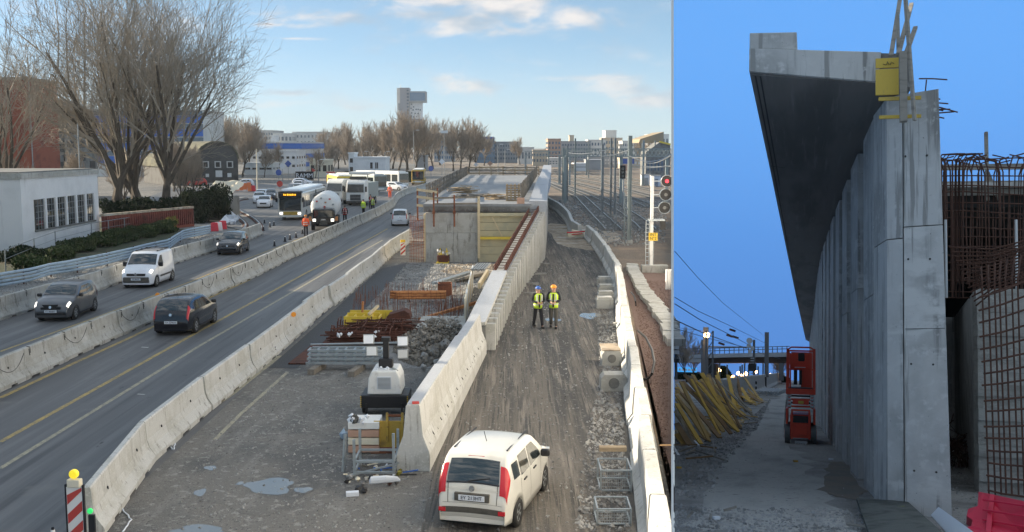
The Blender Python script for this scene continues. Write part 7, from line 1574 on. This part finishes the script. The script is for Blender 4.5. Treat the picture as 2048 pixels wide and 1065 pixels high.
# dark space under the deck: near-black walls and ceiling stand for its shade
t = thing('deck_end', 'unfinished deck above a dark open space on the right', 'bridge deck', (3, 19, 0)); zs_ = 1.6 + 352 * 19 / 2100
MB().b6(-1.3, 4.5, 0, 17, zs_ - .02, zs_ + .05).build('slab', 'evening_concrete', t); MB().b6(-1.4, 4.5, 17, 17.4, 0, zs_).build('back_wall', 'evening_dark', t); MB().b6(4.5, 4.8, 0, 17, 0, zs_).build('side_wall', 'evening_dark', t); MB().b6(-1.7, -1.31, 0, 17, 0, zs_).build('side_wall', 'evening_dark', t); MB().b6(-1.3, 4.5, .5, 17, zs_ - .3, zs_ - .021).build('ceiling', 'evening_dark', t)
t = thing('deck_guard', 'bluish wooden guard rail with two posts above the reinforcement cage', 'guard rail', QD(1950, 400, 19.2)); o = QD(1950, 400, 19.2)
for y in (334, 368, 385): MB().beam(QD(1846, y + 2, 19.2) - o, QD(2075, y - 1, 19.2) - o, .03, .1).build('board', 'evening_wood', t)
for x, y in ((1852, 262), (1975, 265), (2062, 270)): MB().beam(QD(x, 402, 19.3) - o, QD(x - (3 if x > 1900 else 0), y, 19.3) - o, .1, .05).build('post', 'evening_wood', t)
MB().beam(QD(1975, 345, 19.4) - o, QD(1998, 400, 19.4) - o, .08, .05).build('brace', 'evening_wood', t)
t = thing('rebar_heap', 'dark bundle of bent bars lying in the recess behind the end pier', 'rebar', Q(1905, 935)); o = Q(1905, 935); g = random.Random(3)
for k in range(60): a = g.uniform(-.9, .9); MB().path([(g.uniform(-.4, .3), g.uniform(-.3, .5), .02), (g.uniform(-.3, .3), g.uniform(-.3, .4), .3 + g.random() * .3), (a * .42, g.uniform(-.4, .4), g.uniform(.1, .95) * (1 - abs(a) * .5))], .008, 4).build('bar', 'evening_rust', t)
# ---- scissor lift
p = Q(1601, 888); t = thing('scissor_lift', 'red scissor lift with lowered platform and guard rails beside the wall', 'scissor lift', p)
def lb(x0, x1, y0, y1, z0, z1, nm, mt='lift_red', par=None, bev=0): return MB().b6(x0, x1, y0, y1, z0, z1).build(nm, mt, par or t, bevel=bev)
s = p.y / 2100
lb(-.22, .22, 0, 1.7, .12, .62, 'chassis', bev=.02); lb(-.13, .13, -.02, -.002, .2, .42, 'front_cover', 'lift_red'); lb(-.17, .17, -.015, -.003, .45, .6, 'opening', 'black')
for sg in (-1, 1):
    for yy in (.12, 1.45):
        m = MB(); m.disc((sg * .275 - .055, yy, .2), .2, (1, 0, 0), 20, .11); o = m.build('wheel', 'evening_tyre', t); MB().disc((sg * .275 - .06, yy, .2), .1, (1, 0, 0), 14, .12).build('rim', 'lift_red', o)
    lb(sg * .29 - .02, sg * .29 + .02, -.02, 1.6, .42, .75, 'side_plate', 'lift_red'); lb(sg * .18 - .02, sg * .18 + .02, -.06, -.03, .1, .72, 'upright', 'lift_red')
lb(-.2, .2, -.06, -.03, .38, .41, 'crossbar'); lb(-.2, .2, -.06, -.03, .70, .74, 'crossbar')
for k in range(4):
    z = .78 + k * .075; lb(-.27, .27, .0, .06, z, z + .04, 'cross_tube', 'lift_red' if k % 2 == 0 else 'black', bev=.01)
    for sg in (-1, 1): MB().beam((sg * .24, .0, z), (sg * .24, 1.5, z + (.05 if k % 2 else -.03)), .035, .05).build('scissor_arm', 'lift_red', t); MB().disc((sg * .24 - .04, .02, z + .02), .035, (1, 0, 0), 10, .08).build('pin', 'evening_galv', t)
lb(-.17, .17, -.02, .0, .84, .96, 'cylinder_cover', 'lift_red', bev=.02); lb(-.05, .06, -.03, -.021, .86, .92, 'sticker', 'ply_yellow')
lb(-.31, .31, -.03, 1.7, 1.06, 1.18, 'platform', 'lift_red', bev=.01); lb(-.27, .27, .0, 1.65, 1.181, 1.2, 'deck_plate', 'black')
for sg in (-1, 1):
    for yy in (0, .85, 1.66): MB().beam((sg * .285, yy, 1.18), (sg * .28, yy, 2.05), .05, .05).build('post', 'lift_red', t)
    for z in (1.6, 2.03): MB().beam((sg * .285, 0, z), (sg * .285, 1.66, z), .04, .04).build('guard_rail', 'lift_red', t)
    MB().beam((sg * .22, .02, 1.2), (sg * .22, .02, 1.95), .03).build('gate_post', 'lift_red', t)
MB().path([(-.28, 0, 1.9), (-.26, 0, 2.04), (-.2, 0, 2.08), (.2, 0, 2.08), (.26, 0, 2.04), (.28, 0, 1.9)], .02, 6).build('top_rail', 'lift_red', t)
for z in (1.6, 2.03): MB().beam((-.28, 1.66, z), (.28, 1.66, z), .04, .04).build('guard_rail', 'lift_red', t)
lb(-.22, .24, 1.5, 1.6, 1.62, 2.0, 'rear_panel', 'lift_red'); lb(.0, .24, 1.4, 1.5, 1.2, 1.6, 'control_cabinet', 'lift_red'); lb(-.16, -.08, 1.35, 1.39, 1.25, 1.58, 'bag', 'black'); lb(-.04, .02, 1.35, 1.39, 1.25, 1.58, 'bag', 'black'); lb(-.06, .08, .3, .42, 1.78, 1.96, 'control_box', 'black', bev=.02)
lb(-.14, .1, 1.3, 1.34, 1.64, 1.655, 'white_label', 'paper_white')
lb(-.12, .14, -.12, -.03, .02, .06, 'step', 'evening_galv'); 
for k in range(5): lb(-.11 + k * .05, -.09 + k * .05, -.14, -.12, .0, .07, 'step_tooth', 'evening_galv')
# ---- pile of boards
g = random.Random(21); BM = {}
def bd(b0, t0, Db, Dt, wd, mt, lab, nm='formwork_board'):
    if t0[0] < 1353:
        f_ = (1353 - b0[0]) / (t0[0] - b0[0]); t0 = (1353, lerp(b0[1], t0[1], f_)); Dt = lerp(Db, Dt, f_)
    if b0[0] < 1354: return
    a, b = QD(*b0, Db), QD(*t0, Dt); a.z = max(a.z, .04); m = MB(); m.beam(a, b, wd, .03, g.uniform(-.5, .5)); return tag(m.build(nm, mt), lab, 'board', 'yellow and weathered formwork boards leaning in the pile')
cols = ['ply_y', 'ply_y2', 'ply_brown', 'ply_grey', 'ply_y', 'ply_pale']; cn = {'ply_y': 'yellow', 'ply_y2': 'dull yellow', 'ply_brown': 'brown', 'ply_grey': 'weathered grey', 'ply_pale': 'pale'}
def row(n, b0, b1, t0, t1, Dn, Df, dD, wd, lab):
    for k in range(n):
        u = k / (n - 1); b0_ = (lerp(b0[0], b1[0], u) + g.uniform(-12, 12), lerp(b0[1], b1[1], u) + g.uniform(-8, 6)); t_ = (lerp(t0[0], t1[0], u) + g.uniform(-16, 20), lerp(t0[1], t1[1], u) + g.uniform(-9, 34))
        D = Q(*b0_).y; mt = g.choice(cols); bd(b0_, t_, D, D + dD + g.uniform(-.2, .4), wd * g.uniform(.6, 1.3), mt, f'{cn[mt]} board, {ORD[k].replace("nearest", "first")} from the left in the {lab} of the leaning pile')
row(26, (1352, 900), (1492, 858), (1290, 760), (1412, 752), 0, 0, 1.4, .1, 'front row')
row(26, (1400, 866), (1502, 832), (1335, 752), (1432, 762), 0, 0, 1.8, .11, 'second row')
row(22, (1425, 846), (1498, 822), (1376, 752), (1462, 750), 0, 0, 2.2, .12, 'third row'); row(9, (1480, 818), (1500, 800), (1440, 758), (1466, 752), 0, 0, 2.2, .2, 'back row')
row(7, (1502, 806), (1523, 800), (1468, 764), (1486, 755), 0, 0, 3.0, .22, 'far bundle')
def scraps(n, cx, cy, sx, sy, lab, grp, mats, ln=(.2, .8), wd=(.03, .12)):
    for k in range(n):
        q = Q(cx + sx * (2 * (k + .5) / n - 1), cy + g.uniform(-sy, sy)); a = g.uniform(0, pi); l = g.uniform(*ln) / 2; m = MB(); z = .02 + g.random() * .1; m.beam(q + Vector((-cos(a) * l, -sin(a) * l * 2, z)), q + Vector((cos(a) * l, sin(a) * l * 2, z + g.uniform(-.02, .15))), g.uniform(*wd), .025)
        tag(m.build('scrap_board', g.choice(mats)), lab + f', {ORD[k] if k else "first"} from the left', 'scrap', grp)
scraps(26, 1455, 846, 40, 10, 'broken board piece at the foot of the leaning pile', 'scraps at the foot of the pile', ['ply_y', 'ply_pale', 'ply_y2', 'ply_grey'])
scraps(12, 1512, 808, 14, 5, 'small yellow board piece beyond the leaning pile', 'scraps beyond the pile', ['ply_y', 'ply_pale'], (.3, .9)); scraps(14, 1390, 905, 42, 22, 'grey or brown lath lying on the dirt at the left edge', 'laths at the left edge', ['ply_grey', 'ply_brown', 'evening_wood', 'evening_galv'], (.15, .7), (.02, .05))
scraps(3, 1420, 1040, 60, 18, 'short pale lath in the bottom left rubble', 'laths in the rubble', ['evening_wood', 'evening_galv'], (.05, .2), (.01, .02))
for i, (x, y, mt, lab) in enumerate(((1358, 938, 'ply_y', 'small yellow plastic piece at the left edge'), (1591, 925, 'ply_y', 'tiny yellow crumb on the dirt in front of the lift'), (1662, 921, 'paper_white', 'white paper scrap by the second pilaster'), (1433, 1040, 'paper_white', 'white scrap in the rubble at the bottom left'))): q = Q(x, y); tag(MB().box(q + Vector((0, 0, .02)), (.07, .05, .03), (0, 0, .5)).build('scrap', mt), lab, 'scrap')
t = thing('pipe_stack', 'short pale pipes stacked by the barrier beyond the board pile', 'pipes', Q(1545, 793)); o = Q(1545, 793)
for k in range(16): x = (k % 8) * .17 - .9; MB().tube((x, -.5, .1 + (k // 8) * .15), (x + .45, .9, .3 + (k // 8) * .12), .05, 7).build('pipe', 'evening_galv', t)
# white barrier in the distance
pl = [Q(1440, 822), Q(1482, 797), Q(1526, 782), Q(1548, 771), Q(1560, 765), Q(1572, 763)]; w_ = walk(pl, 4.0); jmE = jersey_mesh(4.0, 1.15, .3, .12); jmE.materials.append(MATS['evening_concrete_l'])
for i in range(len(w_) - 1):
    a, b = w_[i], w_[i + 1]; o = bpy.data.objects.new('concrete_barrier', jmE); COL.objects.link(o); o.matrix_world = FR @ Matrix.Translation(a) @ Matrix.Rotation(atan2(b.y - a.y, b.x - a.x) - pi / 2, 4, 'Z'); tag(o, f'{ORD[i]} pale block of the barrier row beyond the board pile', 'barrier', 'pale blocks beyond the board pile')
q = Q(1512, 790); m = MB(); m.tube(q, q + Vector((0, 0, .8)), .05, 8); tag(m.build('marker_post', 'black'), 'black and white marker post by the far barrier row', 'post')
for k, z in enumerate((.2, .5)): MB().tube(Vector((0, 0, z)), Vector((0, 0, z + .12)), .055, 8).build('white_band', 'paper_white', bpy.data.objects['marker_post'])
# bridge
Db = 112.0; t = thing('road_bridge', 'flat road bridge with railing crossing in the distance', 'bridge', QD(1460, 728, Db)); o = QD(1460, 728, Db)
def bq(x, y, dD=0): return QD(x, y, Db + dD) - o
def slab(x0, x1, ya, yb, ya2, yb2, nm, mt, d0=0, d1=8):
    m = MB(); m.loft([[bq(x, yt_, d0), bq(x, yb_, d0), bq(x, yb_, d0) + Vector((0, d1, 0)), bq(x, yt_, d0) + Vector((0, d1, 0))] for x, yt_, yb_ in ((x0, ya, yb), ((x0 + x1) / 2, (ya + ya2) / 2 - 1, (yb + yb2) / 2 - 1), (x1, ya2, yb2))]); m.build(nm, mt, t)
slab(1352, 1580, 711, 718, 705, 714, 'parapet', 'evening_blueconc', -.1, 8); slab(1352, 1410, 718.2, 726, 717.5, 725, 'girder', 'evening_concrete_l', .1, 7); slab(1410.2, 1580, 717.5, 727, 714.5, 727, 'girder', 'bridge_brown', .6, 7)
for k in range(24): x = 1353 + k * 9.6; y = 711 - 6 * k / 24; m = MB(); m.beam(bq(x, y), bq(x, y - 12), .08); m.build('railing_post', 'evening_steel', t)
for dy in (12, 7): m = MB(); m.beam(bq(1352, 711 - dy), bq(1580, 705 - dy), .07); m.build('rail', 'evening_steel', t)
MB().prism([((bq(1416, 700)).x, -.0), ((bq(1432, 700)).x, 0), ((bq(1432, 700)).x, 4), ((bq(1416, 700)).x, 4)], 'Z', bq(1420, 765).z, bq(1420, 727.5).z).build('pier', 'evening_dark', t)
for x in (1560, 1565): MB().beam(bq(x, 762), bq(x, 727), .25).build('pier', 'evening_steel', t)
# trackside masts, signals, lamps
def mastR(x, yb, yt, D, w_, lab, lat=False, mat='evening_steel', nm='catenary_mast'):
    a, b = QD(x, yb, D), QD(x, yt, D); t = thing(nm, lab, 'mast', a); h = b.z - a.z
    if lat:
        for sg in (-1, 1): MB().b6(sg * w_ / 2 - .05, sg * w_ / 2 + .05, -.1, .1, 0, h).build('upright', mat, t)
        m = MB(); n = max(4, int(h / .6))
        for k in range(n): m.beam((-w_ / 2, 0, h * k / n), (w_ / 2, 0, h * (k + 1) / n), .05)
        m.build('lattice', mat, t)
    else: MB().b6(-w_ / 2, w_ / 2, -w_ / 2, w_ / 2, 0, h).build('upright', mat, t)
    return t
mastR(1410.5, 762, 655, 75, .35, 'tall dark mast left of the lattice mast in the evening scene'); mastR(1418, 764, 662, 72, .45, 'lattice mast in front of the bridge pier', True); mastR(1404, 750, 680, 90, .18, 'slim brown mast left of the lattice mast'); mastR(1533, 755, 665, 80, .3, 'single mast right of the signal in front of the bridge')
for i, x in enumerate((1439, 1454, 1480, 1489, 1497, 1516, 1526, 1484)): mastR(x, 762, 727 + (i % 3) * 3, 100, .14, ['first', 'second', 'third', 'fourth', 'fifth', 'sixth', 'seventh', 'eighth'][i] + ' small distant pole seen below the bridge', nm='distant_pole')
a = QD(1504, 762, 70); t = thing('railway_signal', 'railway signal seen from behind with round plates and ladder in front of the bridge', 'railway signal', a); o = a
MB().tube(QD(1508, 762, 70) - o, QD(1508, 680, 70) - o, .09, 6).build('mast', 'evening_steel', t)
for (x, y, r) in ((1499, 682, 5.8), (1498, 692, 4.5), (1505, 697, 4), (1500, 703, 4), (1502, 710, 3.4)): q = QD(x, y, 69.8) - o; MB().disc(q, r * 70 / 2100, (0, -1, 0), 16, .1).build('round_plate', 'evening_galv', t)
m = MB()
for k in range(9): m.beam(QD(1501, 757 - k * 5, 69.9) - o, QD(1508, 757 - k * 5, 69.9) - o, .06)
m.build('ladder', 'evening_galv', t); q = QD(1505, 735, 69.8) - o; MB().box(q, (.5, .2, .5)).build('relay_box', 'black', t)
t = thing('railway_signal', 'grey signal head cut by the left edge of the evening scene', 'railway signal', QD(1352, 760, 48)); o = QD(1352, 760, 48)
MB().tube((0, 0, 0), QD(1352, 672, 48) - o, .07, 6).build('mast', 'evening_steel', t)
for y in (674, 684, 695, 705, 722): q = QD(1353, y, 47.8) - o; MB().box(q, (.22, .2, .17)).build('lamp_housing', 'evening_galv' if y != 722 else 'black', t)
q = QD(1530, 760, 78); MB_ = MB().b6(q.x - .5, q.x + .1, q.y, q.y + .5, 0, 1.0); tag(MB_.build('track_cabinet', 'black'), 'black trackside cabinet at the foot of the single mast', 'cabinet')
# wires
def wire(pts, r, lab):
    q = [QD(*p) for p in pts]; out = []
    for i in range(len(q) - 1):
        for k in range(5): out.append(q[i].lerp(q[i + 1], k / 5))
    out.append(q[-1]); tag(MB().path(out, r, 4).build('overhead_wire', 'evening_steel'), lab, 'wire')
wire([(1349.5, 503, 22), (1395, 555, 28), (1445, 606, 38), (1533, 676, 80)], .009, 'wire falling from the left edge high above the others to the single mast'); wire([(1349.5, 595, 30), (1395, 622, 36), (1460, 652, 50), (1533, 688, 80)], .012, 'upper of the thick wires running to the single mast'); wire([(1349.5, 608, 30), (1400, 640, 38), (1470, 675, 55), (1500, 692, 70)], .016, 'thick contact wire with hangers left of the signal')
wire([(1349.5, 640, 32), (1410, 668, 45), (1500, 700, 80), (1560, 718, 105)], .02, 'lower thick wire crossing in front of the bridge railing'); wire([(1349.5, 657, 34), (1420, 678, 50), (1500, 697, 80)], .013, 'thin wire below the thick ones at the left edge'); wire([(1410, 663, 75), (1350, 655, 60)], .012, 'short wire from the lattice mast to the left edge'); wire([(1410, 694, 75), (1495, 695, 75)], .05, 'straight arm wire in front of the bridge railing')
for i, (x, y) in enumerate(((1459, 672), (1471, 675), (1465, 661), (1443, 688))): q = QD(x, y, 60); tag(MB().box(q, (.35, .12, .12), (0, .3, 0)).build('insulator', 'rust_dark'), ['left red brown insulator on the contact wire', 'right red brown insulator on the contact wire', 'upper insulator above the contact wire', 'lowest insulator by the bridge railing'][i], 'insulator')
# far lights: lit street lamps of the town
for i, (x, y, r, c_) in enumerate(((1413.5, 671, .22, 'lamp_glow'), (1438, 741, .22, 'lamp_glow'), (1477, 747, .2, 'lamp_glow'), (1483, 752, .2, 'lamp_glow'), (1491, 748, .22, 'lamp_glow'), (1500, 758, .26, 'lamp_glow'), (1512, 744, .16, 'lamp_glow'), (1541, 750, .16, 'lamp_glow'), (1564, 745, .14, 'lamp_glow'), (1467, 756, .3, 'lamp_orange'), (1352, 688, .14, 'lamp_glow'), (1525, 752, .12, 'lamp_glow'))):
    q = QD(x, y, 74 if i == 0 else 118); t = thing('street_lamp', ['lit lamp on the tall dark mast', 'lit lamp under the bridge by its pier', 'left lamp of a bright pair under the bridge', 'right lamp of a bright pair under the bridge', 'lit lamp behind the signal ladder', 'brightest low lamp left of the signal foot', 'small lamp right of the signal', 'small lamp right of the single mast', 'lamp at the right end below the bridge', 'orange lamp low above the boards', 'small light at the left edge signal', 'faint lamp above the black cabinet'][i], 'street lamp', (q.x, q.y, 0 if i not in (0, 10) else q.z - .5)); h = q.z - (0 if i not in (0, 10) else q.z - .5)
    MB().tube((0, 0, 0), (0, 0, h), .03, 5).build('pole', 'evening_steel', t); m = MB(); m.loft([[(cos(a * pi / 4) * r * rr, sin(a * pi / 4) * r * rr, h + zz3 * r) for a in range(8)] for rr, zz3 in ((.3, -.9), (.85, -.5), (1, 0), (.85, .5), (.3, .9))]); m.build('lamp_globe', c_, t)
# distant dark masses
t = thing('blue_building', 'long blue lit building at the left edge below the bridge', 'building', QD(1372, 755, 130)); o = QD(1372, 755, 130); a, b = QD(1350.5, 744, 130) - o, QD(1394, 736, 130) - o
MB().b6(a.x, b.x, 0, 4, -3, b.z - .5).build('wall', 'evening_dark', t); MB().b6(a.x, b.x, -.1, -.003, a.z, b.z).build('blue_band', 'blue_lit', t)
for k in range(7): x = lerp(a.x, b.x, (k + .5) / 7); MB().b6(x - .12, x + .12, -.15, -.103, a.z + .15, b.z - .15).build('white_sign_dot', 'paper_white', t)
for i, (x0, x1, yt, lab) in enumerate(((1430, 1462, 733, 'dark wooded mound behind the bridge pier'), (1352, 1420, 748, 'dark low hedge below the blue building'), (1462, 1530, 752, 'dark hedge line under the far lamps'), (1525, 1580, 750, 'dark low trees right under the bridge'))):
    q0, q1 = QD(x0, yt, 125), QD(x1, yt, 125); t = thing('dark_hedge', lab, 'hedge', ((q0.x + q1.x) / 2, 125, 0)); w_ = q1.x - q0.x; m = MB(); h = max(.6, q0.z)
    for k in range(1500): u = g.uniform(-.5, .5); hh = h * (1 - (2 * u) ** 2 * .6) * g.random() ** .4; p_ = Vector((u * w_, g.uniform(-1, 1), hh)); q_ = Euler((g.uniform(0, 6), g.uniform(0, 6), 0)).to_matrix(); m.add([p_ + q_ @ Vector(v) for v in ((-.22, 0, 0), (0, -.12, 0), (.22, 0, 0), (0, .12, 0))], [(0, 1, 2, 3)])
    m.build('foliage', 'leaf_dark', t)
for i, (x, D, s_) in enumerate(((1374, 105, .36), (1388, 122, .3), (1551, 126, .22))): 
    q = QD(x, 740, D); tree(['bare tree at the left edge below the wires', 'smaller bare tree behind the lattice mast', 'small bare tree under the right end of the bridge'][i], (q.x, q.y, 0), *smm[i], i, s_, None, ('bark', 'twig_dark'))
# foreground rubbish
def plate_(pts, D, th, nm, mt, lab, cat, up=.1):
    q = [Q(x, y, h) for x, y, h in pts]; m = MB(); n = len(q); m.add([tuple(v) for v in q] + [tuple(v - Vector((0, .0, th))) for v in q], [tuple(range(n)), tuple(range(n, 2 * n))[::-1]] + [(k, n + k, n + (k + 1) % n, (k + 1) % n) for k in range(n)]); return tag(m.build(nm, mt), lab, cat)
plate_([(1713, 996, .12), (1815, 1003, .14), (1893, 1072, .2), (1742, 1076, .1)], 0, .04, 'mouldy_board', 'mouldy', 'dark mouldy board with yellow green stain leaning at the foot of the end pier', 'board')
plate_([(1862, 1030, .12), (1877, 1014, .22), (1958, 1072, .2), (1905, 1078, .06)], 0, .01, 'white_sheet', 'paper_white', 'white plastic sheet corner between the mouldy board and the red barrier', 'sheet')
plate_([(1692, 1047, .05), (1700, 1047, .05), (1812, 1060, .12), (1812, 1064, .1)], 0, .02, 'lath', 'evening_wood', 'pale lath lying across the mouldy board', 'lath')
tb0 = Q(1990, 1075, 0); t = thing('water_barrier', 'crimson plastic water barrier lying on its side in the bottom right corner', 'water barrier', tb0); o = tb0
def W(x, y, h): return Q(x, y, h) - o
fa = [W(1957, 983, .33), W(1967, 985, .34), W(2062, 1005, .38), W(2062, 1085, .08), W(1935, 1072, .06), W(1931, 1055, .1), W(1942, 1052, .12), W(1945, 1040, .14), W(1933, 1032, .16), W(1936, 1018, .2), W(1955, 1012, .24)]
m = MB(); n = len(fa); bk = [v + Vector((.03, .25, -.12)) for v in fa]; m.add([tuple(v) for v in fa + bk], [tuple(range(n)), tuple(range(n, 2 * n))[::-1]] + [(k, n + k, n + (k + 1) % n, (k + 1) % n) for k in range(n)]); m.build('body', 'crimson_plastic', t, bevel=.008)
for k in range(3): a, b = W(1966, 1002 + k * 20, .31 - k * .08), W(2058, 1016 + k * 21, .33 - k * .08); MB().beam(a + Vector((0, -.012, .012)), b + Vector((0, -.012, .012)), .025, .018).build('rib', 'crimson_plastic', t, bevel=.005)
MB().beam(W(1984, 992, .335), W(1976, 1068, .09), .05, .035).build('raised_strip', 'crimson_plastic', t, bevel=.008)
# stones of the evening ground
def stonesR(name, lab, pts, n, rr, mat, seed):
    f = inpoly([tuple(Q(*p))[:2] for p in pts]); g2 = random.Random(seed); m = MB()
    for _ in range(n): x, y, z = f(g2); r = rr[0] * (rr[1] / rr[0]) ** (g2.random() ** 2.4); m.rock((x, y, r * .15), r, g2)
    stuff(m.build(name, mat), lab, 'stones')
stonesR('rubble', 'coarse rubble along the bottom edge of the evening scene', [(1350, 1070), (1350, 1010), (1450, 1020), (1640, 1018), (1760, 1030), (1800, 1070)], 3800, (.006, .035), 'evening_stone', 31)
stonesR('rubble', 'rubble strip at the left edge beside the board pile', [(1350, 1000), (1350, 880), (1430, 880), (1480, 860), (1540, 800), (1520, 850), (1450, 930), (1420, 1000)], 2600, (.01, .06), 'evening_stone', 32)
stonesR('small_stones', 'scattered small stones over the evening dirt track', [(1400, 1060), (1500, 860), (1560, 800), (1600, 790), (1700, 960), (1860, 1060)], 2600, (.004, .02), 'evening_stone', 33)
stonesR('small_stones', 'stones on the ground of the recess', [(1870, 1060), (1860, 930), (1960, 930), (2000, 1000), (2048, 1060)], 900, (.006, .035), 'evening_stone', 34)
FR = IDM
